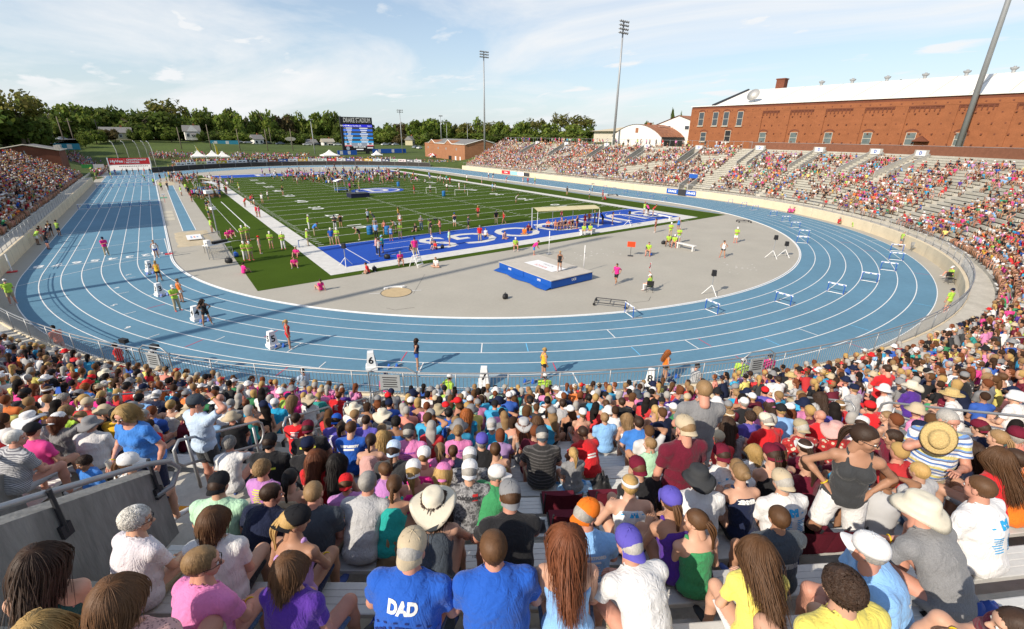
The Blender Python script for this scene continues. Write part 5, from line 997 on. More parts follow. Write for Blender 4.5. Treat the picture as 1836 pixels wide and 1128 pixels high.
class Template:
 def __init__(s,name,J,h=0.0145,seed=0):s.name=name;s.J=J;s.h=h;s.seed=seed;s.c={}
 def grid(s,prims,pad=0.05):
  lo=np.full(3,9.0);hi=-lo
  for p in prims:
   r=max(p[3:5])if p[0]=='c' else max(p[2])
   for q in((p[1],p[2])if p[0]=='c' else(p[1],)):lo=np.minimum(lo,np.array(q)-r);hi=np.maximum(hi,np.array(q)+r)
  return Grid(lo-pad,hi+pad,s.h)
 def hmat(s):
  J=s.J;return Matrix.Translation(Vector(J['Hd']))@Matrix.Rotation(math.radians(-J['yaw']),4,'Z')@Matrix.Rotation(math.radians(-J['nod']),4,'X')
 def body(s):
  if 'body' in s.c:return s.c['body']
  J=s.J;pr=body_prims(J);G=s.grid(pr);F=field(G,pr,0.028);V,Q=surfnet(G,F);V=relax(V,Q,1,0.35)
  Vs,Fl,MI=[V],[Q],[np.zeros(len(Q),int)];off=len(V);poly=[list(q)for q in Q];mi=[0]*len(Q)
  M=np.array(s.hmat())
  for Vp,Fp,mm in HEADS[J['sex']]:
   Vs.append(Vp@M[:3,:3].T+M[:3,3]);poly+=[[i+off for i in f]for f in Fp];mi+=list(mm)if hasattr(mm,'__len__')else[mm]*len(Fp);off+=len(Vp)
  for key in 'RL':
   b=hand_geo(J,key,0);Vs.append(np.array(b.V));poly+=[[i+off for i in f]for f in b.F];mi+=[0]*len(b.F);off+=len(b.V)
  me=bpy.data.meshes.new('person');me.from_pydata(np.concatenate(Vs).tolist(),[],poly);me.polygons.foreach_set('material_index',mi);me.polygons.foreach_set('use_smooth',[True]*len(poly))
  for m in BODYM:me.materials.append(m)
  me.update();s.c['body']=me;return me
 def garment(s,kind):
  if kind in s.c:return s.c[kind]
  J=s.J;m=J['sex']=='m';f=J['fat'];T3=fr3(J['d3'],J['right']);nb=J['N']+T3[:,1]*0.012
  if kind in('tee','polo','long','hoodie'):
   lo=0.022 if m else 0.015;pr=torso_prims(J,0.014,lo)+girdle(J,0.020)
   fr_={'tee':0.66,'polo':0.66,'long':1.0,'hoodie':1.0}[kind]
   for k in 'RL':
    S,E,H=J['S'+k],J['E'+k],J['H'+k];d=unit(E-S);q=S+(E-S)*min(fr_,0.999)
    if fr_<1:pr.append(('c',S,E,0.066+f*0.2 if m else 0.056+f*0.2,0.064+f*0.2 if m else 0.054+f*0.2,(q,d)))
    else:pr+=[('c',S,E,0.066,0.058),('c',E,H,0.058,0.042)]
   G=s.grid(pr);F=field(G,pr,0.03);F=cut_plane(G,F,J['P']-J['d1']*0.085,-J['d1']);F=cut_ball(G,F,nb+J['d3']*0.045,0.074 if m else 0.085,(1,1,0.8))
   amp=0.0046
  elif kind in('tank','halter','singlet'):
   pr=torso_prims(J,0.010,0.008 if kind!='singlet' else 0.003);G=s.grid(pr+girdle(J,0.02));F=field(G,pr,0.03)
   for k in 'RL':F=cut_ball(G,F,J['S'+k]+J['right']*(0.035 if k=='R' else-0.035)+J['d3']*0.02-T3[:,1]*(0.03 if kind=='tank' else 0.0),0.125)
   F=cut_plane(G,F,J['C']+J['d3']*(0.085 if kind!='halter' else 0.02),J['d3']);
   if kind!='halter':F=cut_ball(G,F,J['N']+J['d3']*0.03,0.115)
   for sg in(1,-1):
    a=J['C']+J['d3']*0.05+J['right']*0.075*sg-T3[:,1]*0.115;c=J['N']+J['d3']*0.026+J['right']*0.085*sg;e=J['C']+J['d3']*0.06+J['right']*0.085*sg+T3[:,1]*0.10
    if kind=='tank':a=J['C']+J['d3']*0.02-T3[:,1]*0.122+J['right']*0.012*sg
    r=0.02 if kind=='singlet' else 0.013
    for u,v in((a,c+J['d3']*0.012),(c+J['d3']*0.012,e)):eval_prim(G,F,('c',u,v,r+0.004,r+0.004),0.012)
   F=cut_plane(G,F,J['P']-J['d1']*0.06,-J['d1']);amp=0.0018
  else:
   up=J['P']+J['d1']*0.04;T1=fr3(J['d1'],(1,0,0));pr=[('e',J['P']-T1[:,1]*0.005,np.array([0.170 if m else 0.176,0.122,0.122])+f*0.9+0.008,T1)]
   fr_={'shorts':0.80,'briefs':0.42,'pants':1.0,'capri':1.0}[kind]
   for k in 'RL':
    h,K,A=J['hip'+k],J['K'+k],J['A'+k];d=unit(K-h);q=h+(K-h)*min(fr_,0.995)
    if fr_<1:pr.append(('c',h,K,0.103+f*0.4,0.082+f*0.2 if kind=='shorts' else 0.072,(q,d)))
    else:
     e=A if kind=='pants' else K*0.6+A*0.4;d2=unit(e-K);pr+=[('c',h,K,0.100+f*0.4,0.074),('c',K,e+d2*0.05,0.074,0.055 if kind=='pants' else 0.066,(e,d2))]
   G=s.grid(pr);F=field(G,pr,0.022);F=cut_plane(G,F,up,J['d1']);amp=0.0025
  V,Q=surfnet(G,F);V=relax(V,Q,1,0.4);V=folds(V,vnormals(V,Q),s.seed+len(kind),amp)
  me=mesh_np(kind,V,Q,[m_cloth],smooth=True);s.c[kind]=me;return me
 def shoes(s,bare=False):
  if 'shoes' in s.c:return s.c['shoes']
  res=[]
  for k in 'RL':
   b=MB()
   A,T=J_=s.J['A'+k],s.J['T'+k];u=unit(T-A);d=unit(np.array([u[0],u[1],u[2]*1.0]));upv=unit(np.array([0,0,1.0])-d*d[2])if abs(d[2])<0.95 else np.array([0,-1.0,0]);r=np.cross(d,upv)
   base=T-d*0.245+np.array([0,0,0.0]);base=A-d*0.075-upv*0.0
   fd=unit(d-np.array([0,0,d[2]]))if abs(d[2])<0.6 else d;r=np.cross(fd,[0,0,1.0])if abs(fd[2])<0.9 else r;upn=np.cross(r,fd);heel=A-fd*0.065
   secs=[(0.0,0.030,0.06),(0.05,0.036,0.075),(0.13,0.042,0.055),(0.20,0.045,0.035),(0.255,0.030,0.022),(0.27,0.006,0.012)];n=8;vs=[]
   for x,w_,hh in secs:
    for q in range(n):
     t=2*math.pi*q/n;vs.append(heel+fd*x+r*w_*math.cos(t)+upn*(-0.055+hh*0.55*(1+math.sin(t))))
   b.add(vs,[(i*n+q,i*n+(q+1)%n,(i+1)*n+(q+1)%n,(i+1)*n+q)for i in range(5)for q in range(n)]+[tuple(range(n))[::-1],tuple(5*n+q for q in range(n))])
   res.append(b.mesh('shoe',m_shoe,True))
  s.c['shoes']=res;return res
#  hair and hats in head space
def scalp_d(P,o):
 c=np.array([0,-0.014,0.028]);r=np.array([0.079,0.099,0.094])+o;q=P-c;k0=np.sqrt(((q/r)**2).sum(1));k1=np.sqrt(((q/r**2)**2).sum(1));return k0*(k0-1)/k1,q/(r**2)/k1[:,None]
def clumps(n,steps,L,o,wid,seed,gravity=1.0,region=None,curl=0.0,drop_o=0.0,target=None):
 g=np.random.default_rng(seed);d=g.normal(size=(n*3,3));d/=np.linalg.norm(d,axis=1)[:,None];P=np.array([0,-0.014,0.028])+d*(np.array([0.079,0.099,0.094])+o)
 ok=(P[:,2]>0.0)|(P[:,1]<-0.01);ok&=~((P[:,1]>0.055)&(P[:,2]<0.075));ok&=~((P[:,1]>0.02)&(P[:,2]<0.02));ok&=P[:,2]>-0.07
 if region is not None:ok&=region(P)
 P=P[ok][:n];n=len(P);crown=np.array([0.01,-0.045,0.13]);Ls=L*g.uniform(0.75,1.2,n)/steps;tr=[P];dirs=[]
 jit=g.normal(size=(n,3))*0.11;o0=o
 for s in range(steps):
  fl=P-crown;low=np.clip((0.03-P[:,2])/0.06,0,1)[:,None]*(gravity>0.5);fl=fl/np.linalg.norm(fl,axis=1)[:,None]*0.7*(1-low)+np.array([0,-0.08,-gravity*(0.45+0.8*s/steps)])*(1-low)+low*(np.array([0,-0.30,-1.0])*np.ones_like(P)+np.stack([-P[:,0]*1.6,np.where(P[:,1]>-0.02,-0.5,0.0),0*P[:,0]],1))+jit*(1+0.0*low)
  if target is not None:fl=np.array(target)-P;fl=fl/(np.linalg.norm(fl,axis=1)[:,None]+1e-6)+jit*0.6
  elif not curl:fl[:,0]+=np.where(P[:,1]>0.0,np.sign(P[:,0]+1e-6)*1.1*np.clip(P[:,1]/0.05,0,1)*(1-low[:,0])*(np.abs(P[:,0])<0.075),0)
  if curl:fl+=curl*np.stack([np.sin(s*1.7+jit[:,0]*20),np.cos(s*1.9+jit[:,1]*20),0*fl[:,0]],1)
  dd,nn=scalp_d(P,o+drop_o*s/steps);fl-=nn*((fl*nn).sum(1)*np.exp(-np.maximum(dd,0)*40))[:,None]
  fl/=np.linalg.norm(fl,axis=1)[:,None];P=P+fl*Ls[:,None];dd,nn=scalp_d(P,o);P=P-nn*np.minimum(dd-0.002,0)[:,None];tr.append(P);dirs.append(fl)
 dirs.append(dirs[-1]);V,F=[],[];m=steps+1;tr=np.stack(tr,1);dirs=np.stack(dirs,1)
 bad=((tr[:,:,1]>0.03)&(np.abs(tr[:,:,0])<0.062)&(tr[:,:,2]<0.058)).any(1)
 if gravity<1 or L<0.1:bad|=(tr[:,:,2]<-0.088).any(1)
 tr,dirs=tr[~bad],dirs[~bad];n=len(tr)
 dd,nn=scalp_d(tr.reshape(-1,3),o);nn=nn.reshape(n,m,3);sd_=np.cross(dirs,nn);sd_/=np.linalg.norm(sd_,axis=2)[:,:,None]+1e-9
 w_=(wid*g.uniform(0.5,1.3,n))[:,None]*np.concatenate([np.linspace(0.7,1.0,m//2),np.linspace(1.0,0.35,m-m//2)])[None]
 A=tr-sd_*w_[:,:,None]-nn*0.003;B=tr+nn*(w_*0.32)[:,:,None];C_=tr+sd_*w_[:,:,None]-nn*0.003;V=np.stack([A,B,C_],2).reshape(-1,3)
 base=(np.arange(n)[:,None]*m+np.arange(m-1)[None])*3;q1=np.stack([base,base+1,base+4,base+3],-1).reshape(-1,4);q2=np.stack([base+1,base+2,base+5,base+4],-1).reshape(-1,4)
 return V,np.concatenate([q1,q2])
def hair_sdf(o,kind,h=0.010):
 G=Grid((-0.16,-0.24,-0.50 if kind in('long',)else-0.24),(0.16,0.14,0.18),h);I=np.eye(3);F=field(G,[('e',(0,-0.016,0.030),np.array([0.079,0.099,0.094])+o,I)],0.02)
 sl,X,Y,Z=G.box(G.lo,G.lo+G.h*G.n)
 if kind in('short','pony','bun','curly'):
  hl=np.maximum(0.062-Z,-1)+0*X+0*Y;lim=np.where(Y>0.02,0.052+0*Z,np.where(Y>-0.03,0.012+0*Z,-0.078+0*Z));lim=0.060*np.clip((Y+0.005)/0.075,0,1)-0.085*np.clip((-Y-0.0)/0.06,0,1)*1.0+0.0;F=np.maximum(F,((lim-Z)*0.8).astype(np.float32))
 else:
  face=np.sqrt((X/0.072)**2+((Z+0.045)/0.125)**2)-1;fc=np.maximum(-(Y-0.005)*1.0,0*X+0*Z-9);F=np.maximum(F,np.where((Y>0.0)&(face<0),0.02,-1).astype(np.float32)+0*F)
  if kind in('bob','long'):
   if kind=='bob':pr=[('e',(0,-0.035,-0.045),(0.088,0.078,0.105),I),('e',(0.062,0.005,-0.05),(0.024,0.045,0.085),I),('e',(-0.062,0.005,-0.05),(0.026,0.045,0.085),I)]
   else:pr=[('e',(0,-0.05,-0.08),(0.094,0.075,0.14),I),('c',(0.05,-0.085,-0.10),(0.045,-0.135,-0.36),0.055,0.02),('c',(-0.05,-0.085,-0.10),(-0.045,-0.135,-0.34),0.055,0.02),('c',(0,-0.10,-0.10),(0,-0.145,-0.38),0.055,0.022),('e',(0.07,-0.01,-0.07),(0.024,0.04,0.11),I),('e',(-0.07,-0.01,-0.07),(0.024,0.04,0.11),I)]
   F2=field(G,pr,0.03);F=smin(F,F2,0.02)
 return G,F
def build_hair(style):
 parts=[];tail=[]
 def sdf(o,kind):
  G,F=hair_sdf(o,kind);return G,F
 if style=='short':G,F=sdf(0.008,'short');cl_=clumps(2000,4,0.045,0.007,0.003,1,gravity=0.9)
 elif style=='crew':G,F=sdf(0.004,'short');cl_=clumps(300,2,0.016,0.004,0.006,2)
 elif style=='bob':G,F=sdf(0.011,'bob');cl_=clumps(2600,8,0.19,0.012,0.0032,3)
 elif style=='long':G,F=sdf(0.009,'long');cl_=clumps(2600,13,0.46,0.010,0.0032,4)
 elif style in('pony','braid','bun'):
  G,F=sdf(0.008,'pony');cl_=clumps(1500,5,0.12,0.005,0.0032,5,gravity=0.3,target=(0,-0.112,0.05))
  if style=='bun':eval_prim(G,F,('e',(0,-0.125,0.045),(0.045,0.040,0.042),np.eye(3)),0.015)
 else:G,F=sdf(0.014,'curly');cl_=clumps(1300,4,0.045,0.015,0.0055,6,curl=1.1,gravity=0.2)
 V,Q=surfnet(G,F);V=relax(V,Q,1,0.4)
 if style in('curly',):V=folds(V,vnormals(V,Q),3,0.006)
 elif style!='crew':V=folds(V,vnormals(V,Q),3,0.0022)
 Vs,Qs=[V,cl_[0]],[Q,cl_[1]+len(V)]
 if style in('pony','braid'):
  g=np.random.default_rng(8);b=MB()
  for k in range(60 if style=='pony' else 3):
   ph=g.uniform(0,6.28);r0=g.uniform(0.003,0.028);pts=[];rs=[]
   for s in range(11):
    t=s/10;z=0.055-0.10*t-0.22*t*t;y=-0.10-0.085*math.sin(min(t*2.2,1.57))+0.05*t;rr_=r0*(0.5+1.2*math.sin(math.pi*min(t*1.1+0.12,1)));a=ph+t*0.8
    if style=='braid':a=2*math.pi*k/3+t*16;rr_=0.014*(1-0.4*t)
    pts.append((rr_*math.cos(a),y+rr_*math.sin(a)*0.7,z));rs.append((0.0075 if style=='pony' else 0.017)*(1.0-0.75*t**2))
   b.tube(pts,rs,5)
  n=sum(len(v)for v in Vs);quads=[f for f in b.F if len(f)==4];Vs.append(np.array(b.V));Qs.append(np.array(quads)+n)
 return mesh_np('hair_'+style,np.concatenate(Vs),np.concatenate(Qs),[m_hairc if style=='curly' else m_hair],smooth=True)
HAIR={}
def hair(style):
 if style not in HAIR:HAIR[style]=build_hair(style)
 return HAIR[style]
def build_hat(kind):
 b=MB();n=28;E_=1.22
 if kind in('cap','cap_back','visor'):
  prof=[(0.0905,0.020),(0.093,0.045),(0.090,0.075),(0.076,0.104),(0.050,0.123),(0.020,0.131),(0.006,0.133),(0.006,0.137),(0.0,0.137)]if kind!='visor' else[(0.089,0.028),(0.093,0.045),(0.091,0.07),(0.087,0.07),(0.087,0.03)]
  b.lathe(prof,n,c=(0,-0.014,0),sx=0.94,sy=1.14)
  if kind!='visor':
   for k in range(6):
    a=math.pi*k/3+0.5;b.tube([(0.0885*math.cos(a)*0.95+0,-0.014+0.0885*math.sin(a)*1.15,0.075),(0.062*math.cos(a)*0.96,-0.014+0.062*math.sin(a)*1.15,0.1175),(0.01*math.cos(a),-0.014+0.01*math.sin(a),0.1345)],0.0022,4)
  rows_=[]
  for i in range(6):
   f=i/5;row=[]
   for k in range(13):
    a=math.radians(90+(k-6)*10.5);r=1.0+f*0.78*math.cos((k-6)/6*1.25)**0.7;row.append((0.0895*0.94*math.cos(a)*(1.0+0.04*f),-0.014+0.0895*1.14*math.sin(a)*r,0.028-0.020*f-0.022*f*((k-6)/6)**2*2.0))
   rows_.append(row)
  for r0,r1 in zip(rows_,rows_[1:]):b.strip(r0,r1)
  for r0,r1 in zip(rows_,rows_[1:]):b.strip([(x,y,z-0.004)for x,y,z in r1],[(x,y,z-0.004)for x,y,z in r0])
 else:
  R,dr={'sunhat':(0.205,0.035),'bucket':(0.135,0.045),'straw':(0.175,0.006),'boonie':(0.165,0.03),'wide':(0.21,0.02)}[kind]
  prof=[(R,0.028-dr),(R*0.86,0.036-dr*0.5),(0.112,0.036),(0.099,0.040),(0.096,0.085),(0.088,0.118),(0.066,0.132),(0.03,0.134),(0.0,0.130)];b.lathe(prof,n,c=(0,-0.014,0),sx=0.93,sy=1.12)
  b.lathe([(0.090,0.030),(0.112,0.032),(R,0.024-dr)],n,c=(0,-0.014,0),sx=0.93,sy=1.12);g=random.Random(3);ph=[g.uniform(0,6)for _ in range(3)]
  b.V=[(x,y,z+(0 if math.hypot(x,y+0.014)<0.115 else(math.hypot(x,y)-0.11)*0.35*(math.sin(2*math.atan2(y,x)+ph[0])+0.5*math.sin(3*math.atan2(y,x)+ph[1])))*(0 if kind=='straw' else 1))for x,y,z in b.V]
 me=b.mesh('hat_'+kind,m_straw if kind=='straw' else m_hat,True);return me
HATS={}
def hat(kind):
 if kind not in HATS:HATS[kind]=build_hat(kind)
 return HATS[kind]
b=MB()
for s in(-1,1):b.lathe([(0.0,-0.004),(0.019,-0.002),(0.020,0.002),(0.0,0.005)],12,mi=0,M=Matrix.Rotation(-math.pi/2,4,'X'),c=(0.032*s,0.106,0.0),sy=0.85);b.tube([(0.05*s,0.102,0.005),(0.082*s,0.06,0.008),(0.085*s,-0.02,0.004),(0.082*s,-0.035,-0.012)],0.0026,5)
b.tube([(-0.014,0.108,0.003),(0.014,0.108,0.003)],0.002,4);SPECS=b.mesh('glasses',m_black,True)
b=MB();b.tube([(0.032*math.cos(t),0.032*math.sin(t),0)for t in np.linspace(0,2*math.pi,13)],0.006,5);WBAND=b.mesh('wristband',mat('wrist_yellow',(0.75,0.52,0.02),0.5),True)
TPL={}
def T(name,**kw):TPL[name]=Template(name,pose(**kw),seed=len(TPL)*7)
LK=dict(hr=(0.13,0.36,0.15),hl=(-0.13,0.36,0.15));LAP=dict(hr=(0.05,0.26,0.13),hl=(-0.06,0.25,0.13));ELB=dict(hr=(0.05,0.50,0.20),hl=(-0.06,0.48,0.18),er=(0.7,0,-0.5),el=(-0.7,0,-0.5))
T('sm_lap',lean=14,**LAP);T('sm_knee_r',lean=18,yaw=55,twist=12,**LK);T('sm_elbow',lean=38,nod=2,**ELB);T('sm_elbow_l',lean=34,yaw=-50,nod=2,**ELB);T('sm_fat',lean=16,fat=0.030,hr=(0.16,0.34,0.15),hl=(-0.16,0.34,0.15));T('sm_fat_r',lean=24,fat=0.026,yaw=60,twist=10,side=6,**LK)
T('sm_up',lean=22,legs='up',spread=0.2,hr=(0.17,0.34,0.34),hl=(-0.17,0.34,0.34));T('sm_shade',lean=10,hr=(0.12,0.22,0.78),er=(0.9,0.1,-0.1),hl=(-0.08,0.26,0.13));T('sm_phone',lean=24,nod=28,hr=(0.05,0.34,0.34),hl=(-0.05,0.34,0.33));T('sm_back',lean=-12,hr=(0.26,-0.26,0.04),hl=(-0.26,-0.26,0.04),er=(0.4,-0.9,0),el=(-0.4,-0.9,0),legs='up')
F_=dict(sex='f')
T('sf_lap',lean=12,spread=0.09,**LAP,**F_);T('sf_lap_l',lean=12,yaw=-55,twist=-12,spread=0.09,**LAP,**F_);T('sf_knee_r',lean=16,yaw=60,twist=14,spread=0.10,**LK,**F_);T('sf_elbow',lean=36,nod=2,spread=0.10,**ELB,**F_);T('sf_chin',lean=24,spread=0.09,hr=(0.05,0.30,0.52),er=(0.8,0.3,-0.6),hl=(-0.06,0.26,0.13),**F_);T('sf_up',lean=20,legs='up',spread=0.10,hr=(0.13,0.36,0.33),hl=(-0.12,0.36,0.33),**F_)
T('sf_shade',lean=8,spread=0.09,hr=(0.11,0.20,0.75),er=(0.9,0.1,-0.1),hl=(-0.11,0.20,0.75),el=(-0.9,0.1,-0.1),**F_);T('sf_fat',lean=14,fat=0.024,spread=0.12,**LAP,**F_);T('sf_fat_r',lean=18,fat=0.022,yaw=62,twist=16,spread=0.12,**LK,**F_);T('sf_phone',lean=22,nod=28,spread=0.09,hr=(0.05,0.32,0.33),hl=(-0.05,0.32,0.32),**F_)
T('st_arms',kind='stand',lean=2,legs='st');T('st_front',kind='stand',lean=4,nod=18,legs='st',hr=(0.06,0.28,1.16),hl=(-0.06,0.28,1.14));T('st_shade',kind='stand',lean=3,legs='st',yaw=25,hr=(0.13,0.20,1.62),er=(0.9,0.1,-0.1));T('st_bend',kind='stand',lean=48,legs='st',hr=(0.15,0.46,0.78),hl=(-0.15,0.46,0.78))
T('sf_arms',kind='stand',lean=2,legs='st',spread=0.12,hr=(0.26,0.05,0.86),hl=(-0.26,0.06,0.86),**F_);T('sf_hips',kind='stand',lean=2,legs='st',spread=0.22,yaw=-62,hr=(0.17,0.02,1.0),er=(0.9,-0.5,0),hl=(-0.17,0.02,1.0),el=(-0.9,-0.5,0),**F_);T('sf_walk',kind='stand',lean=6,legs=('fwd','back'),hr=(0.22,-0.12,0.96),hl=(-0.22,0.22,1.02),er=(0.3,-0.9,-0.2),el=(-0.3,-0.9,-0.2),**F_);T('sm_walk',kind='stand',lean=7,legs=('back','fwd'),hr=(0.24,0.22,1.02),hl=(-0.24,-0.10,0.96),er=(0.3,-0.9,-0.2),el=(-0.3,-0.9,-0.2));T('sf_face',kind='stand',lean=8,legs='st',nod=14,fat=0.022,hr=(0.20,0.26,0.98),hl=(-0.24,0.10,0.86),**F_)
T('st_fat',kind='stand',lean=4,legs='st',fat=0.03,yaw=-25,hr=(0.16,0.30,1.46),er=(0.8,0.2,-0.7),hl=(-0.10,0.36,1.15))
T('g_bent',kind='ground',lean=10,legs='bent',hr=(0.14,0.30,0.36),hl=(-0.14,0.30,0.36));T('gf_back',kind='ground',lean=-14,legs=('straight','bent'),hr=(0.22,-0.28,0.04),hl=(-0.22,-0.28,0.04),er=(0.4,-0.9,0),el=(-0.4,-0.9,0),**F_);T('g_cross',kind='ground',lean=14,legs='cross',hr=(0.10,0.26,0.12),hl=(-0.10,0.26,0.12))
T('sm_flag',lean=8,hr=(0.12,0.22,1.02),er=(0.8,-0.2,-0.4),hl=(-0.10,0.26,0.13))
def solid(o,c):o.color=(*c,1)
def person(tpl,loc,rz,scale,skin,top,tcol,bot,bcol,hs=None,hcol=(0.1,0.06,0.03),ht=None,htcol=(0.7,0.7,0.7),tmat=None,bmat=None,shoes=(0.5,0.5,0.5),specs=False,band=False,label=None,cat='person',group=None,wide=1.0,tilt=0.0):
 t=TPL[tpl];me=t.body();o=link('person',me);o.location=loc;o.rotation_euler=(0,tilt,rz);o.scale=(scale*wide,scale*wide,scale);solid(o,skin);tag(o,label,cat,group)
 def part(name,mesh,col,m=None,M=None):
  p=link(name,mesh,o);solid(p,col)
  if M is not None:p.matrix_local=M
  if m is not None:p.material_slots[0].link='OBJECT';p.material_slots[0].material=m
  return p
 if top:o['_top']=1;part({'tee':'shirt','polo':'shirt','long':'shirt','hoodie':'hoodie','tank':'tank_top','halter':'tank_top','singlet':'singlet'}[top],t.garment(top),tcol,tmat);del o['_top']
 if bot:part({'shorts':'shorts','briefs':'shorts','pants':'trousers','capri':'trousers'}[bot],t.garment(bot),bcol,bmat)
 if shoes is not None:
  for sm_ in t.shoes():part('shoe',sm_,shoes)
 M=t.hmat()
 if hs:part('hair',hair(hs),hcol,None,M)
 if ht:part('hat' if ht not in('cap','cap_back')else 'cap',hat('cap' if ht=='cap_back' else ht),htcol,None,M@(Matrix.Rotation(math.pi,4,'Z')if ht=='cap_back' else Matrix.Identity(4))@Matrix.Translation((0,0,0.004))@Matrix.Scale(1.075,4))
 if specs:part('glasses',SPECS,(0,0,0),None,M)
 if band:
  J=t.J;E,H=Vector(J['ER']),Vector(J['HR']);part('wristband',WBAND,(1,1,1),None,frame(H*0.94+E*0.06,(H-E).cross(Vector((0.3,0.2,1))),(H-E).cross((H-E).cross(Vector((0.3,0.2,1))))))
 return o
def back_print(o,tplname,garment,items,m):
 """flat print laid on the back of a shirt: items are ('t', text, size, x, z) or ('b', x, z, w, h); x along the shoulders, z down from the neck"""
 t=TPL[tplname];me=t.garment(garment);bv=BVHTree.FromPolygons([v.co.copy()for v in me.vertices],[tuple(p.vertices)for p in me.polygons]);J=t.J;b=MB();d2=Vector(J['d2']);right=Vector(J['right']);back=d2.cross(right).normalized()*-1.0
 base=Vector(J['N'])
 def proj(x,z):
  p=base+right*x-d2*(z-0.05)+back*0.6;hit=bv.ray_cast(p,-back,1.2)
  return(hit[0]+hit[1]*0.0045)if hit[0]is not None else p-back*0.5
 for it in items:
  if it[0]=='t':
   tm=text_mesh(it[1],it[2],bold=it[5]if len(it)>5 else 0.01,sx=it[6]if len(it)>6 else 1.0);bmw=[(v.co.x,v.co.y)for v in tm.vertices];fs=[tuple(p.vertices)for p in tm.polygons];bpy.data.meshes.remove(tm)
   b.add([proj(x+it[3],it[4]-y)for x,y in bmw],fs)
  elif it[0]=='b':
   _,x,z,w_,h_=it;n=max(1,int(w_/0.03));A=[proj(x-w_/2+w_*i/n,z-h_/2)for i in range(n+1)];B=[proj(x-w_/2+w_*i/n,z+h_/2)for i in range(n+1)];b.strip(A,B)
  elif it[0]=='r':
   _,s,size,R,zc_,bold=it;n=len(s)
   for q,ch in enumerate(s):
    a=(q-(n-1)/2)*size*0.80/R;tm=text_mesh(ch,size,bold=bold);pts=[(v.co.x,v.co.y)for v in tm.vertices];fs=[tuple(p.vertices)for p in tm.polygons];bpy.data.meshes.remove(tm)
    b.add([proj((R+y)*math.sin(a)+x*math.cos(a),zc_-((R+y)*math.cos(a)-x*math.sin(a)))for x,y in pts],fs)
 return b.build('shirt_print',m,o)
#  spectators
C_=dict(white=(.74,.73,.72),black=(.018,.018,.02),grey=(.24,.24,.245),lightgrey=(.45,.45,.455),slate=(.055,.068,.085),charcoal=(.045,.047,.05),navy=(.012,.018,.05),royal=(.02,.10,.46),blue=(.05,.20,.58),skyblue=(.24,.46,.78),paleblue=(.5,.62,.78),cyan=(.02,.36,.62),pink=(.72,.22,.46),hotpink=(.75,.03,.26),red=(.62,.02,.025),maroon=(.15,.012,.03),purple=(.085,.03,.27),violet=(.11,.09,.42),lavender=(.46,.27,.56),lilac=(.50,.22,.52),yellow=(.78,.66,.14),gold=(.75,.45,.03),orange=(.80,.19,.02),lime=(.40,.62,.07),green=(.05,.28,.11),mint=(.45,.70,.48),teal=(.02,.33,.29),tan=(.5,.41,.28),khaki=(.40,.33,.21),cream=(.68,.62,.49),coral=(.75,.25,.18),rose=(.62,.36,.33),aqua=(.42,.68,.68),denim=(.06,.10,.18),brown=(.12,.07,.04))
CN=dict(lightgrey='light grey',skyblue='sky blue',paleblue='pale blue',hotpink='bright pink',charcoal='charcoal',denim='denim blue',rose='dusty pink')
H_C=dict(blond=(.42,.27,.10),fair=(.26,.16,.075),brown=(.10,.048,.021),dark=(.042,.022,.013),black=(.013,.010,.009),auburn=(.155,.05,.02),grey=(.36,.34,.31),white=(.62,.60,.55),ginger=(.30,.09,.02))
SK=dict(f=(.53,.30,.205),t=(.42,.22,.135),p=(.56,.27,.19),b=(.15,.075,.042),d=(.30,.155,.09))
PM=dict(stripe=m_stripe,pin=m_pin,dstripe=m_dstripe,floral=m_floral,tealfl=m_teal,dots=m_dots,lace=m_lace,camo=m_camo,dkfl=m_blackfl,knit=m_knit)
PMN=dict(stripe='blue and yellow striped',pin='grey pinstriped',dstripe='dark striped',floral='red floral',tealfl='teal floral',dots='white dotted',lace='pink lace',camo='grey camouflage',dkfl='dark floral')
def head_off(t):
 J=t.J;h=np.array(J['Hd'])+unit(J['hd'])*0.118;return h
def project(P):
 d=np.asarray(P)-CAM;z=d@_f;return 918+FPX*(d@_r)/z,564-FPX*(d@_u)/z,z
def seat_pos(k,th,dr=0.0):
 R=47.5+seat_D(k)-0.15+dr;a=math.radians(th);return np.array([CX+R*math.cos(a),CY0+R*math.sin(a),seat_z(k)])
def fwd_rz(th):return math.radians(th)+math.pi/2
def head_pos(k,th,dr,t,s,off):
 p=seat_pos(k,th,dr);h=head_off(t)*s;rz=fwd_rz(th)+math.radians(off);return p+np.array([h[0]*math.cos(rz)-h[1]*math.sin(rz),h[0]*math.sin(rz)+h[1]*math.cos(rz),h[2]])
def solve_seat(px,py,t,s0,off,hatup=0.0):
 """row, bearing and small seat shift that put the top of the head at this pixel"""
 best=None;d=ray(px,py);ts=np.linspace(1.0,40,1600);P=CAM+d*ts[:,None];Rr=np.hypot(P[:,0]-CX,P[:,1]-CY0);f=P[:,2]-(1.81+(Rr-49.6)*H_/T_)-0.86;i=int(np.argmax(f<0));kf=(Rr[i]-49.6)/T_;th0=math.degrees(math.atan2(P[i,1]-CY0,P[i,0]-CX))
 for k in range(int(kf)-1,int(kf)+4):
  if k<0 or k>20:continue
  for s in(s0*0.94,s0*0.97,s0,s0*1.03,s0*1.06):
   for dr in(-0.09,-0.04,0.0,0.05):
    th=th0
    for _ in range(4):
     h=head_pos(k,th,dr,t,s,off);x,y,z=project(h+np.array([0,0,hatup]));th+=(px-x)*z/FPX/55*57.3*0.95
    e=abs(y-py)*z/FPX+abs(s/s0-1)*0.5+abs(dr)*0.25
    if best is None or e<best[0]:best=(e,k,th,dr,s)
 return best
OCC=[]
def free(k,th,gap):
 return all(not(abs(k-a)<0.5 and abs(th-b)*0.0174533*(49.6+T_*k)<gap)for a,b in OCC)
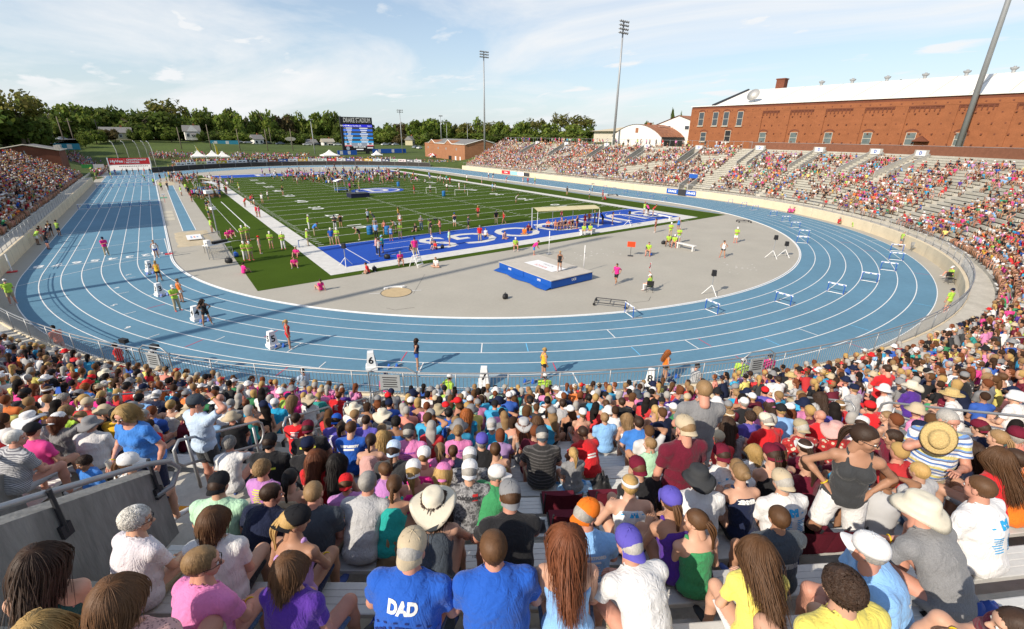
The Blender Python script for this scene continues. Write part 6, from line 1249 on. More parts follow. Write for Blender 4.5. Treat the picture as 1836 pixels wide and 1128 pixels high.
CR={'A0':(0,580,3.991),'A1':(460,580,3.991),'A2':(920,580,3.991),'A3':(1376,580,3.991),'L0':(0,830,3.785),'L1':(460,830,3.785),'L2':(920,830,3.785),'L3':(1376,830,3.785)}
HERO='''
L0 230 590 sf_lap -20 tank tealfl shorts charcoal long dark - - f 1.06
L0 885 312 sf_fat_r 0 tee dots capri khaki curly white - - f 1.03 g
L0 770 725 sf_fat -12 tee lace capri khaki bob brown - - p 1.03
L0 1340 600 sf_fat_r 0 tee pink shorts denim short fair - - p 1.06 g
L0 1420 325 sf_fat -8 tee white shorts black bob brown - - f 1.03
L0 1440 80 sm_fat -5 tee mint shorts navy crew dark cap_back black f 1.0
L0 230 1050 sf_lap 0 tee cream shorts denim long blond - - f 1.0
L1 70 140 sm_fat_r 0 tee navy shorts black short dark - - p 1.02
L1 215 55 sf_lap 0 tank tan shorts denim pony black - - f 0.97
L1 380 140 sm_lap 0 tee slate pants khaki crew fair - - p 1.06
L1 225 298 sf_knee_r 0 tank lavender shorts navy pony blond cap_back black t 1.04
L1 255 655 sf_fat 12 tee purple shorts denim bob brown - - p 1.03
L1 605 90 sm_lap -10 tee lilac shorts grey short brown cap_back red f 0.86
L1 770 62 sm_elbow 6 tee lightgrey pants navy short grey - - p 1.05
L1 885 -5 sm_elbow_l 0 tee lilac shorts grey short brown - - f 0.85
L1 925 85 sf_elbow 0 tank teal shorts grey braid brown - - t 0.92
L1 1235 165 sf_elbow 0 tank slate briefs black long dark wide cream f 1.02
L1 1095 -10 sf_lap 0 tank hotpink shorts grey pony blond cap_back white p 0.97
L1 1245 12 sf_lap 0 tee black shorts grey bob blond cap_back pink f 0.95
L1 1435 -12 sm_lap 0 tee camo pants denim short grey cap_back white f 1.02
L1 1650 20 sm_fat_r 28 tee green shorts khaki short grey cap white p 1.02
L1 1680 135 sm_elbow -8 tee black shorts grey short brown cap_back grey p 1.07
L1 1010 480 sm_fat 6 tee royal pants denim crew grey cap_back tan p 1.06
L1 1625 462 sm_fat -4 tee royal shorts khaki short brown - - p 1.07
L1 400 -85 sf_lap 0 tee red shorts denim long auburn - - f 0.97
L1 560 -45 sf_lap 0 tank black shorts denim long black - - f 0.97
L1 40 -20 sf_lap 10 tee lilac shorts grey curly fair - - p 0.95
L2 400 448 sf_lap 4 halter skyblue shorts denim long auburn - - f 1.04
L2 530 272 sm_knee_r 0 tee skyblue shorts black short grey cap_back orange p 1.05
L2 790 442 sm_elbow -16 tee white shorts khaki crew grey cap_back violet p 1.06
L2 800 72 sm_up 4 tank white shorts navy short blond visor white f 0.99
L2 1105 160 sf_up -6 tank purple shorts black pony brown cap violet t 0.99
L2 1285 12 sm_fat 8 tee white shorts black short grey boonie charcoal f 1.02
L2 1300 335 sf_lap_l 10 tank green briefs dkfl pony brown - - f 0.99
L2 1680 558 sf_phone 6 tee yellow shorts white long brown - - f 1.0
L2 1570 -2 sf_up 0 tank navy shorts black bun fair - - f 0.96
L2 880 -30 sm_lap -8 tee black shorts khaki crew brown cap_back maroon f 1.05
L3 140 62 sm_fat 0 tee white shorts khaki short grey cap_back tan f 1.05
L3 115 332 sm_lap 4 tee slate shorts royal short brown - - t 0.97
L3 610 698 sm_lap -4 tee yellow shorts khaki curly dark - - f 1.03
L3 680 476 sm_fat_r -80 tee skyblue shorts khaki crew grey cap white p 1.03
L3 1040 202 sm_elbow -14 tee grey shorts grey short fair boonie cream p 1.05
L3 1060 -5 sm_lap -5 tee lightgrey shorts denim short blond - - f 0.86
L3 1480 85 sm_fat -14 tee white shorts grey crew brown - - p 1.06
L3 1690 1020 sm_up -60 tee maroon shorts navy short dark - - f 1.0
A0 225 632 sf_lap -8 tee white shorts navy bob brown sunhat white t 1.0
A0 400 640 sf_shade -8 tee grey shorts black bob auburn cap_back white f 1.0
A0 630 668 sm_fat -12 hoodie white shorts navy short grey boonie grey f 1.05
A0 810 600 sm_lap -4 tee gold shorts denim short dark cap black f 1.0
A0 90 758 sm_knee_r 0 tee pin shorts lightgrey short white - - p 1.03
A0 1630 812 sf_chin -12 tee white shorts navy curly grey - - p 0.97
A0 905 928 sf_knee_r 0 tee white shorts navy pony brown cap white f 0.97
A0 160 470 sm_fat -6 tee black shorts denim short dark cap_back black f 1.05
A0 470 585 sf_chin -8 tee lime shorts grey bob fair - - f 0.97
A0 600 508 sf_knee_r -10 tee white shorts grey pony blond - - f 0.98
A0 725 478 sf_elbow -8 tee hotpink shorts grey pony blond - - f 0.97
A0 545 470 sf_lap -8 tee hotpink shorts grey short dark cap_back grey f 0.97
A0 345 450 sm_lap -8 tee white shorts grey short brown visor white f 1.0
A0 345 515 sm_lap_l -8 tank lightgrey shorts grey short fair - - f 1.0
A0 440 500 sf_knee_r -8 tee paleblue shorts grey curly grey - - p 1.0
A0 630 425 sf_elbow -8 tee blue shorts grey curly ginger - - f 1.0
A0 885 415 sm_lap -8 tee red shorts grey short dark cap_back black f 1.0
A0 990 508 sm_fat -8 tee skyblue shorts grey short black - - f 1.02
A0 1110 483 sm_fat -8 tee navy shorts khaki short grey cap_back white f 1.02
A0 1218 548 sf_lap -8 tank white shorts navy short blond - - f 1.0
A0 1590 562 sm_knee_r -6 tee white shorts grey short grey cap white p 1.0
A0 1565 505 sm_fat -6 tee black shorts grey - - - - p 1.0
A0 1635 543 sm_lap -6 tee grey shorts khaki short grey - - p 1.0
A0 1015 618 sm_knee_r -8 tee lightgrey pants grey short grey - - p 1.0
A0 1045 688 sf_lap -6 tee red pants denim short dark - - f 0.95
A0 740 322 sm_fat -8 tee charcoal shorts grey short brown sunhat cream f 1.0
A0 365 332 sm_fat -8 tee black shorts grey short dark cap_back black f 1.0
A0 1770 540 sf_lap -6 tank cyan shorts grey short auburn - - f 0.9
A0 1530 455 sm_lap -6 tee grey shorts grey short dark cap_back black f 1.0
A0 1010 430 sm_fat -6 tee white shorts royal short grey cap navy f 1.0
A0 970 328 sm_fat -6 tee slate shorts grey short dark cap_back black f 1.0
A0 300 150 sf_lap -10 tee charcoal pants denim short blond - - f 1.0
A0 345 280 sf_lap -8 tee maroon shorts grey short blond - - f 0.97
A0 630 365 sm_lap -8 tee black shorts grey short brown cap_back red f 1.0
A1 575 655 sm_fat 0 tee violet pants denim short dark cap_back royal f 1.0
A1 365 695 sm_fat -12 tee black shorts black short dark cap_back maroon t 1.03
A1 370 815 sm_fat -6 tee black pants denim short dark cap navy f 1.03
A1 65 795 sm_fat -6 tee black pants denim short dark cap_back black f 1.03
A1 690 705 sm_phone 0 tee royal shorts navy short brown - - f 1.02
A1 625 705 sf_lap 0 tee violet shorts black pony dark - - f 0.95
A1 825 790 sf_elbow 0 tank rose shorts grey braid dark - - f 0.97
A1 870 712 sf_lap 0 tee navy shorts grey pony fair - - f 0.95
A1 900 765 sf_lap 0 tee violet shorts grey long blond - - f 0.95
A1 978 845 sm_lap 0 tee charcoal shorts grey braid dark cap_back paleblue f 0.98
A1 1090 722 sm_fat 0 tee pink shorts grey short grey cap_back charcoal f 1.04
A1 985 665 sf_fat 0 tank blue shorts white curly black - - d 1.0
A1 780 660 sm_phone 0 tee violet shorts grey short dark - - f 1.0
A1 1450 728 sf_lap 0 tee pink shorts grey bun fair - - f 1.0
A1 1600 778 sm_fat 0 tee black shorts grey short grey cap violet f 1.03
A1 1710 678 sm_lap 0 tee cyan shorts grey short grey cap_back lightgrey f 1.02
A1 1500 615 sf_lap 0 tee cyan shorts grey long ginger - - f 1.0
A1 1385 605 sm_lap 0 tee royal shorts grey short black - - f 1.0
A1 1405 870 sm_lap 0 tee navy shorts grey short brown - - f 0.84
A1 1310 862 sf_lap 0 tee pink shorts grey pony fair - - f 0.96
A1 1190 880 sf_lap 4 tank hotpink shorts grey bun fair cap white p 0.98
A1 1520 905 sm_lap 0 tee camo pants denim short grey cap_back white f 1.0
A1 1735 860 sf_lap 0 tank yellow shorts grey short brown - - f 0.93
A1 700 565 sm_lap 0 tee white shorts grey short grey sunhat cream f 1.0
A1 565 488 sm_lap 0 tee red shorts black short auburn - - f 1.0
A1 290 640 sm_lap 0 tee red shorts grey short dark - - f 0.97
A1 130 538 sm_fat -6 tee cyan shorts khaki short grey cap white f 1.0
A1 1300 580 sm_fat 0 tee slate shorts khaki short grey boonie khaki f 1.0
A1 900 610 sf_lap 0 tee grey shorts grey short grey sunhat cream f 1.0
A1 45 455 sf_lap -4 tee pink shorts grey short dark boonie charcoal f 0.97
A1 105 405 sf_lap_l 0 tee pink shorts grey short ginger - - f 0.95
A1 195 432 sf_fat 0 tee hotpink shorts grey short fair - - f 1.0
A1 250 520 sf_lap 0 tee hotpink shorts grey long fair - - f 1.0
A1 370 505 sf_lap 0 tee white shorts grey bob dark sunhat tan f 1.0
A2 205 745 sm_fat 0 tee dstripe shorts khaki short grey cap_back slate p 1.05
A2 490 735 sm_elbow -18 tee red shorts khaki crew dark - - d 1.02
A2 430 890 sf_lap -10 tee grey shorts grey pony blond - - f 0.86
A2 660 640 sm_lap -4 tee skyblue shorts black short fair - - f 0.95
A2 770 530 sm_fat 0 tee black shorts black short dark - - f 1.0
A2 900 672 sm_fat 0 tee blue shorts grey short dark - - f 1.03
A2 985 820 sf_lap_l 0 tee mint shorts grey short fair - - f 0.9
A2 885 475 sm_lap 0 tee pink shorts grey short dark boonie slate f 1.0
A2 1010 590 sf_lap 0 tank violet shorts grey pony blond - - f 1.0
A2 830 640 sf_lap 0 tank white shorts grey long fair - - f 0.95
A2 235 520 sm_lap 0 tee white pants navy short black - - f 1.0
A2 110 518 sm_lap 0 tee aqua pants charcoal short dark cap_back black f 1.0
A2 345 540 sm_lap 0 hoodie lightgrey pants charcoal short dark - - f 1.0
A2 545 505 sm_lap 0 tee black shorts black short black - - b 1.0
A2 85 680 sf_lap 0 tank grey shorts grey long auburn boonie lightgrey f 1.0
A2 170 665 sf_lap 0 tee gold shorts grey long brown - - f 0.95
A2 480 600 sf_lap 0 tank coral shorts grey short fair cap white f 0.95
A2 660 545 sf_lap 0 tank pink shorts grey pony brown - - f 0.97
A2 1005 450 sf_lap 0 tee orange shorts grey pony fair cap white f 0.97
A2 1590 475 sf_lap 0 tee cyan shorts grey pony fair - - f 0.97
A2 1560 610 sf_lap -6 tee lightgrey shorts grey curly fair visor cream f 1.0
A2 1660 525 sm_fat 0 tee black shorts grey short grey cap white p 1.0
A2 1690 630 sf_fat 0 tee violet shorts grey curly dark - - f 1.0
A2 1590 730 sm_lap 0 tee pin shorts grey short dark - - f 0.8
A2 1815 640 sm_fat -10 tee red shorts lightgrey short grey cap_back cream p 1.05
A2 1520 668 sf_lap 0 tee red shorts grey long dark - - f 1.0
A2 1755 600 sf_lap 0 tee pink shorts grey curly fair - - f 1.0
A2 1650 970 sf_lap -4 tee white shorts navy bun fair - - f 0.97
A2 1730 875 sf_lap -6 tee white shorts navy bob blond - - f 0.9
A2 1525 862 sm_fat 2 tee white shorts khaki crew dark cap_back maroon f 1.02
A3 40 865 sf_lap 0 tank black shorts grey pony dark cap_back maroon f 0.98
A3 30 645 sf_fat 0 tee red shorts grey short grey - - p 1.0
A3 240 685 sm_fat 0 tee floral shorts khaki short grey cap_back khaki f 1.05
A3 235 485 sm_lap -4 tee lightgrey shorts khaki short fair - - f 1.02
A3 370 492 sf_lap -4 tee lightgrey shorts grey long dark - - f 0.98
A3 395 617 sm_fat 0 tee red shorts grey - - - - p 1.0
A3 535 540 sf_lap -4 tee red shorts grey short fair visor white f 0.98
A3 285 825 sf_fat 0 tee maroon shorts grey pony dark visor white f 1.0
A3 280 962 sf_lap 0 tee maroon shorts grey pony dark - - f 0.95
A3 520 710 sf_fat_r 0 tee floral shorts grey short grey sunhat rose p 1.0
A3 690 663 sm_knee_r 0 tee dots shorts grey short dark cap_back white f 1.02
A3 760 553 sm_fat -6 tee red shorts grey short dark cap red f 1.0
A3 870 630 sf_lap_l -4 tank slate shorts grey bun fair - - f 0.97
A3 950 778 sm_knee_r -100 tee maroon shorts khaki short dark - - t 1.02
A3 1110 705 sm_lap -4 tee navy shorts khaki short dark cap_back navy f 1.03
A3 1260 540 sm_elbow -120 tee green pants khaki short grey cap maroon p 1.03
A3 1040 405 sm_fat -4 tee purple shorts grey short grey sunhat cream f 1.02
A3 1155 322 sm_fat -6 tee navy shorts khaki short grey cap_back black f 1.05
A3 1410 345 sm_knee_r -10 tee black shorts grey short dark cap grey f 1.03
A3 1585 355 sf_lap -8 tank black shorts grey bob fair - - f 1.0
A3 1690 355 sf_lap -8 tank black shorts grey short brown - - f 1.0
A3 1320 470 sm_up -30 tee white shorts white short grey straw straw f 1.0
A3 1785 480 sm_fat -10 tee white shorts white short grey bucket white f 1.0
A3 1650 765 sf_lap -12 tee cream shorts grey pony fair - - f 1.0
A3 1690 880 sf_lap -12 tee red shorts grey long brown - - f 1.0
A3 1520 700 sm_fat -10 tee navy shorts grey short dark cap_back maroon f 1.0
A3 1800 735 sm_knee_r -20 tee coral shorts grey short grey cap maroon p 1.0
A3 1500 840 sf_lap -10 tee navy shorts grey long dark - - f 0.95
A3 1790 900 sm_fat -12 tee orange shorts grey short dark - - f 1.0
A3 520 905 sm_lap -4 tee maroon shorts grey short brown - - f 0.78
A3 85 865 sf_elbow 0 tank maroon shorts grey pony brown cap_back maroon f 0.9
A3 655 410 sf_lap -4 tee lilac shorts grey pony dark - - f 0.95
A3 625 430 sm_lap -4 tee lightgrey shorts grey short fair cap navy f 1.0
A3 500 285 sm_lap -4 tee white pants denim short dark - - f 1.0
A3 365 288 sm_lap -4 tee grey shorts grey short fair - - f 1.0
A3 180 343 sf_lap -4 tee cream shorts grey short fair straw straw f 1.0
A3 80 375 sm_lap -4 tee white shorts khaki short dark - - f 1.0
A3 30 545 sf_lap -2 tee hotpink shorts grey long dark cap_back pink f 0.9
'''
TPL['sm_lap_l']=TPL['sf_lap_l']
NAMEG=dict(tee='T-shirt',polo='polo shirt',long='long sleeved shirt',hoodie='hoodie',tank='tank top',halter='halter top',singlet='singlet')
HAIRN=dict(short='short {} hair',crew='cropped {} hair',bob='{} bob',long='long {} hair',pony='{} ponytail',braid='{} braid',bun='{} bun',curly='curly {} hair')
HATN=dict(cap='{} cap',cap_back='backward {} cap',visor='{} visor',sunhat='{} sun hat',bucket='{} bucket hat',straw='straw hat',boonie='{} brimmed hat',wide='wide {} sun hat')
RECS=[];NH_=999
def cname(c):return CN.get(c,c)
def garment_phrase(tc,top):return(PMN[tc]if tc in PMN else cname(tc))+' '+NAMEG[top]
def head_phrase(hs,hc,ht,htc):
 if ht:return HATN[ht].format(cname(htc))
 if hs:return HAIRN[hs].format({'fair':'light brown','dark':'dark brown'}.get(hc,hc))
 return 'bald head'
def add_person(k,th,dr,s,tpl,off,top,tc,bot,bc,hs,hc,ht,htc,sk,flags='',z=None,place='',pos=None,rz=None):
 tm=PM.get(tc);tcol=C_.get(tc,(.5,.5,.5));skin=np.array(SK[sk])*rng.uniform(0.86,1.12)
 p=pos if pos is not None else seat_pos(k,th,dr);r=rz if rz is not None else fwd_rz(th)+math.radians(off)
 bm=PM.get(bc)or(m_denim if bc=='denim' else None);bcol=C_.get(bc,(.2,.2,.2));tcol=np.array(tcol)*rng.uniform(0.88,1.08)
 o=person(tpl,tuple(p),r,s,tuple(skin),top,tuple(tcol),bot,bcol,hs,tuple(np.array(H_C.get(hc,(.1,.1,.1)))*rng.uniform(0.85,1.2)),ht,C_.get(htc,(.6,.5,.3)),wide=(1.05 if len(HO)<NH_ else rng.uniform(.95,1.10)),tilt=(rng.normal(0,.045)if z is None else 0.0),tmat=tm or(m_knit if tc in('lightgrey','grey')and rng.random()<0.5 else None),bmat=bm,shoes=random.choice([(.6,.6,.6),(.05,.05,.05),(.3,.3,.32),(.5,.1,.1),(.1,.15,.4)]),specs='g' in flags,band=bool(rng.random()<0.3)and 'w' not in flags or 'w' in flags)
 o['category']='person'
 if z is None:OCC.append((k,th))
 RECS.append(dict(o=o,k=k,th=th,g=garment_phrase(tc,top),h=head_phrase(hs,hc,ht,htc),gs=(PMN[tc]if tc in PMN else cname(tc)),seated=z is None,place=place,tpl=tpl));return o
HO={}
for ln in HERO.strip().split('\n'):
 f=ln.split();cr=CR[f[0]];px,py=cr[0]+float(f[1])/cr[2],cr[1]+float(f[2])/cr[2];tpl=f[3];off=-float(f[4]);s0=float(f[14])*0.925;hatup=0.03 if f[11]!='-' else 0.005
 e,k,th,dr,s=solve_seat(px,py,TPL[tpl],s0,off,hatup)
 if not free(k,th,0.06):continue
 nn=lambda v:None if v=='-' else v
 o=add_person(k,th,dr,s,tpl,off,f[5],f[6],f[7],f[8],nn(f[9]),f[10],nn(f[11]),f[12],f[13],f[15]if len(f)>15 else '');HO[f[0]+' '+f[1]]=(o,tpl,f[5])
def stand_at(px,py,hgt,tpl,rzoff,s0,*a,lift=0.0,place='',flags=''):
 """feet on the row (or bench) that puts the top of the head at this pixel"""
 t=TPL[tpl];h0=head_off(t);d=ray(px,py);ts=np.linspace(1.0,40,1600);P=CAM+d*ts[:,None];Rr=np.hypot(P[:,0]-CX,P[:,1]-CY0);f=P[:,2]-(1.39+(Rr-49.2)*H_/T_)-h0[2]*s0-lift;i=int(np.argmax(f<0));kf=(Rr[i]-49.2)/T_;th0=math.degrees(math.atan2(P[i,1]-CY0,P[i,0]-CX));best=None
 for k in range(int(kf)-1,int(kf)+3):
  for s in(s0*0.96,s0,s0*1.04):
   for dr in(0.12,0.25,0.38):
    th=th0
    for _ in range(5):
     R=49.0+T_*k+(dr if not lift else 0.46);r_=math.radians(th);rz=fwd_rz(th)+math.radians(rzoff);h=h0*s;p=np.array([CX+R*math.cos(r_),CY0+R*math.sin(r_),floor_z(k)+lift]);x,y,z=project(p+np.array([h[0]*math.cos(rz)-h[1]*math.sin(rz),h[0]*math.sin(rz)+h[1]*math.cos(rz),h[2]]));th+=(px-x)*z/FPX/R*57.3*0.95
    e=abs(y-py)*z/FPX+abs(s/s0-1)*0.5
    if best is None or e<best[0]:best=(e,k,th,s,p,rz)
 e,k,th,s,p,rz=best;OCC.append((k,th));OCC.append((k-1,th))
 return add_person(k,th,0,s,tpl,0,*a,flags=flags,z=1,place=place,pos=p,rz=rz)
o=stand_at(1265,684,1.8,'st_front',-6,1.06,'tee','grey','shorts','lightgrey','crew','fair',None,'-','p',lift=0.42,place='standing on a bench with bowed head');HO['grey']=(o,'st_front','tee')
stand_at(1232,752,1.8,'st_arms',8,1.05,'tee','maroon','shorts','brown','crew','fair','cap_back','tan','p',place='standing in front of the tall grey shirt')
o=stand_at(1558,766,1.75,'sf_hips',-28+180,1.02,'tank','charcoal','shorts','white','pony','dark',None,'-','t',place='standing with hands on hips and looking aside',flags='gw')
stand_at(1706,742,1.8,'st_fat',150,1.04,'tee','stripe','shorts','khaki','crew','grey',None,'-','p',place='standing bald-headed and holding a straw hat',flags='w')
stand_at(1592,653,1.8,'st_front',0,1.02,'tee','red','shorts','black','crew','dark',None,'-','p',place='standing beside the right aisle rail')
stand_at(219,727,1.7,'sf_face',172,1.04,'tee','blue','capri','navy','bob','blond',None,'-','p',place='standing up and facing back with sunglasses and a drink',flags='gw')
stand_at(349,709,1.8,'st_shade',-20,1.06,'tee','paleblue','shorts','charcoal','crew','dark','cap','slate','p',place='standing by the aisle rail shading the eyes',flags='w')
p=at(150,817,floor_z(12)+1.34);p=np.array([p[0],p[1],floor_z(12)]);th=math.degrees(math.atan2(p[1]-CY0,p[0]-CX));add_person(12,th,0,0.78,'st_arms',0,'tee','blue','shorts','navy','curly','dark',None,'-','d',z=1,place='a child smiling back behind the passage wall',pos=p,rz=fwd_rz(th)+math.radians(165))
NH_=0
st_=[r for r in RECS if 'straw hat' in r['place']][0]['o'];J=TPL['st_fat'].J;hh=tag(link('straw_hat',hat('straw')),'yellow straw hat held up in front of the face of the striped shirt','hat');hh.matrix_world=Matrix.Translation(st_.location)@Matrix.Rotation(st_.rotation_euler.z,4,'Z')@Matrix.Translation(Vector(J['HR'])*1.04+Vector((0.02,0.10,0.06)))@Matrix.Rotation(math.radians(-75),4,'X')@Matrix.Rotation(0.3,4,'Y')
dk=[r for r in RECS if 'drink' in r['place']][0]['o'];J=TPL['sf_face'].J;cup=MB().lathe([(0.028,0),(0.036,0.11),(0.034,0.11),(0.026,0.01),(0,0.01)],14).build('cup',mat('clear_plastic',(0.55,0.55,0.52),0.2,alpha=0.55));MB().lathe([(0.0,0.012),(0.026,0.012),(0.031,0.06),(0,0.06)],14).build('drink',mat('lemonade',(0.65,0.45,0.25),0.2),cup);cup.matrix_world=Matrix.Translation(dk.location)@Matrix.Rotation(dk.rotation_euler.z,4,'Z')@Matrix.Translation(Vector(J['HR'])*1.04+Vector((-0.02,0.08,-0.05)));tag(cup,'clear plastic cup with a pale drink held by the blue T-shirt','cup')
m_pw=mat('print_white',(0.72,0.72,0.70),0.7);m_pb=mat('print_blue',(0.03,0.36,0.70),0.7);m_pn=mat('print_navy',(0.015,0.03,0.16),0.7);m_pd=mat('print_dark',(0.03,0.03,0.035),0.7);m_py=mat('print_yellow',(0.6,0.65,0.06),0.7);m_ppu=mat('print_purple',(0.30,0.08,0.42),0.7);m_pg=mat('print_grey',(0.42,0.42,0.42),0.8);m_pr=mat('print_red',(0.5,0.03,0.03),0.7)
def lines(x,z,w_,n,dz,h_=0.012,jit=0.3,seed=1):
 g=random.Random(seed);return[('b',x+g.uniform(-.01,.01),z+dz*i,w_*g.uniform(1-jit,1),h_)for i in range(n)]
def pr(key,items,m):
 if key in HO:o,t,g=HO[key];back_print(o,t,g,items,m)
pr('L1 1010',[('t','DAD',0.11,0,0.155,0.006,0.8)],m_pw);pr('L1 1010',[('r','VOLLEYBALL',0.05,0.20,0.50,0.006),('t','2016',0.07,0,0.38,0.008),('r','- - - - - - - -',0.045,0.26,0.50,0.006)],m_pn)
MM=[('t','M',0.085,0.02,0.14,0.012,1.25),('b',-0.10,0.15,0.03,0.012),('b',0.12,0.15,0.03,0.012)]
pr('L3 140',MM+lines(-0.06,0.22,0.10,9,0.022,0.010,seed=1)+lines(0.09,0.22,0.10,9,0.022,0.010,seed=2),m_pb);pr('L3 1480',MM+lines(-0.06,0.24,0.10,7,0.024,0.010,seed=3)+lines(0.09,0.24,0.10,7,0.024,0.010,seed=4),m_pb);pr('L2 800',MM,m_pb);pr('A2 1525',MM,m_pb);pr('A2 1730',[('t','M',0.06,0.0,0.12,0.01,1.2)],m_pb);pr('A2 1650',[('t','M',0.06,0.0,0.14,0.01,1.2)],m_pb)
pr('L3 115',[('t','OUR TEAM',0.066,0.0,0.30,0.008,1.0)],m_pg);pr('L1 1435',[('t','CHICKASAW',0.044,0,0.13,0.004)],m_pd);pr('L1 1435',[('b',0.07,0.12,0.06,0.07)],m_pr)
pr('L2 1570',[('t','ZIMMER',0.05,0.0,0.15,0.006)],m_pw);pr('L2 530',[('t','NEWHARTFORD',0.032,0.03,0.17,0.003),('b',0.03,0.21,0.16,0.02)]+lines(0.03,0.25,0.14,8,0.02,0.006,seed=5),m_pw);pr('L3 680',[('t','NEWHARTFORD',0.042,0.0,0.20,0.003)]+lines(0.0,0.26,0.2,6,0.03,0.012,seed=6),m_pw)
pr('L0 1440',[('b',-0.09,0.13,0.10,0.02),('b',-0.09,0.17,0.10,0.02)]+lines(-0.03,0.22,0.24,4,0.03,0.008,seed=7),m_pd);pr('L1 605',lines(0,0.12,0.16,6,0.035,0.016,0.5,seed=8),m_py);pr('L1 40',lines(0,0.10,0.14,8,0.028,0.014,0.5,seed=9),m_py)
pr('A1 690',[('t','WEST LIBERTY',0.044,0,0.15,0.006),('b',0,0.20,0.18,0.03)],m_pw);pr('A1 575',lines(0,0.13,0.26,9,0.028,0.016,0.35,seed=10),m_pw);pr('A1 625',lines(0,0.13,0.2,8,0.026,0.015,0.35,seed=11),m_pw);pr('A1 1090',[('t','STATE TRACK',0.036,0,0.16,0.003)]+lines(0,0.21,0.15,3,0.03,0.012,seed=12),m_ppu);pr('A1 1450',[('t','STATE TRACK',0.036,0,0.16,0.003)]+lines(0,0.21,0.15,3,0.03,0.012,seed=13),m_ppu);pr('A1 1310',[('t','STATE TRACK',0.036,0,0.16,0.003)],m_ppu)
pr('A1 365',[('b',0,0.14,0.24,0.03)],m_py);pr('A1 65',[('b',0,0.2,0.26,0.03)],m_py);pr('A0 1110',lines(0,0.13,0.24,5,0.035,0.02,0.4,seed=14),m_pw);pr('A2 490',lines(0,0.26,0.22,2,0.045,0.028,seed=15),m_pw);pr('A2 770',[('b',0.06,0.13,0.10,0.02),('b',0.06,0.21,0.10,0.09)],m_pw);pr('A2 660',[('b',0.02,0.14,0.12,0.035),('b',0.02,0.19,0.14,0.03)],m_pw);pr('A3 285',[('b',0.02,0.12,0.03,0.10),('b',0.07,0.14,0.03,0.14)],m_pw);pr('A3 1410',[('b',0.05,0.16,0.03,0.18),('b',0.09,0.15,0.10,0.025)],m_pw);pr('A3 1585',[('b',0.04,0.15,0.03,0.14),('b',0.04,0.1,0.09,0.02)],m_pw);pr('A3 235',lines(0.03,0.11,0.03,7,0.035,0.02,0.2,seed=16)+lines(0.09,0.11,0.05,7,0.035,0.01,0.5,seed=17),m_pr);pr('A3 370',lines(0.03,0.11,0.03,7,0.035,0.02,0.2,seed=18)+lines(0.09,0.11,0.05,7,0.035,0.01,0.5,seed=19),m_pr);pr('A1 1385',lines(0.02,0.13,0.18,5,0.03,0.012,0.5,seed=20),m_pw);pr('A1 1710',lines(0.02,0.2,0.2,2,0.03,0.015,0.3,seed=21),m_pw);pr('A1 565',lines(0.0,0.13,0.14,6,0.03,0.014,0.4,seed=22),m_pw);pr('A1 290',lines(0.0,0.13,0.18,5,0.03,0.016,0.3,seed=23),m_pw);pr('L2 1680',lines(0.02,0.36,0.12,3,0.025,0.008,0.4,seed=24),m_pd);pr('A2 885',[('b',0,0.12,0.16,0.014),('b',0,0.2,0.03,0.12)],m_pr);pr('A2 235',lines(0,0.14,0.22,2,0.035,0.014,0.3,seed=25),m_pd)
PAL=[('white',20),('black',13),('grey',8),('lightgrey',6),('red',10),('pink',7),('hotpink',4),('royal',7),('navy',7),('skyblue',5),('cyan',5),('maroon',4),('purple',3),('orange',3),('lime',2),('yellow',2),('gold',2),('teal',2),('charcoal',5),('lavender',2),('coral',3),('green',2),('mint',1)]
PN=[p for p,_ in PAL];PW=np.array([x for _,x in PAL],float);PW/=PW.sum()
def shirt_for(px,py):
 u=rng.random()
 if 440<px<640 and 670<py<730 and u<0.6:return rng.choice(['pink','hotpink'])
 if 520<px<780 and 730<py<860 and u<0.45:return rng.choice(['royal','violet','navy'])
 if 780<px<920 and 720<py<810 and u<0.45:return rng.choice(['cyan','royal'])
 if 1250<px<1560 and 720<py<880 and u<0.5:return rng.choice(['red','maroon','cyan','violet'])
 return str(rng.choice(PN,p=PW))
SEATS=[]
for k in range(0,20):
 R=49.6+T_*k-0.15;step=0.50/R*57.2958
 th=-176.0
 while th<-3:
  th+=step*rng.uniform(0.86,1.22)
  if not th_ok(th,k):continue
  if any(abs(th-v)<1.5 for v in VOMTH)and k>11:continue
  p=seat_pos(k,th)+np.array([0,0,0.5]);x,y,z=project(p)
  if z<0.6 or x<-90 or x>(1930 if k<6 else 2500)or y>1320:continue
  dist=np.linalg.norm(p-CAM)
  if k>17 and th<-112:continue
  occ=0.90 if th<-75 else(0.86 if k<15 else 0.8)
  if th>-75:occ=0.80 if th<-45 else 0.58
  if-123.6<th<-122.2 and 9<k:occ=0.0 if-123.4<th<-122.5 else 0.3
  if th<-118.8 and project(seat_pos(k,th)+np.array([0,0,.82]))[1]>(800 if 380<x<1500 else 860):occ=0.0
  n_=pnoise(Vector((R*math.cos(math.radians(th))*0.14,R*math.sin(math.radians(th))*0.14,3.3)))
  if th>-75:occ=occ*(1.0+1.5*n_)
  if rng.random()>occ:continue
  SEATS.append((dist,k,th,x,y))
SEATS.sort()
MT=['sm_lap','sm_knee_r','sm_elbow','sm_elbow_l','sm_fat','sm_fat_r','sm_up','sm_phone','sm_lap','sm_fat','sm_elbow','sm_shade'];FT=['sf_lap','sf_lap_l','sf_knee_r','sf_elbow','sf_chin','sf_up','sf_fat','sf_phone','sf_lap','sf_elbow','sf_fat_r','sf_shade']
LOW=[]
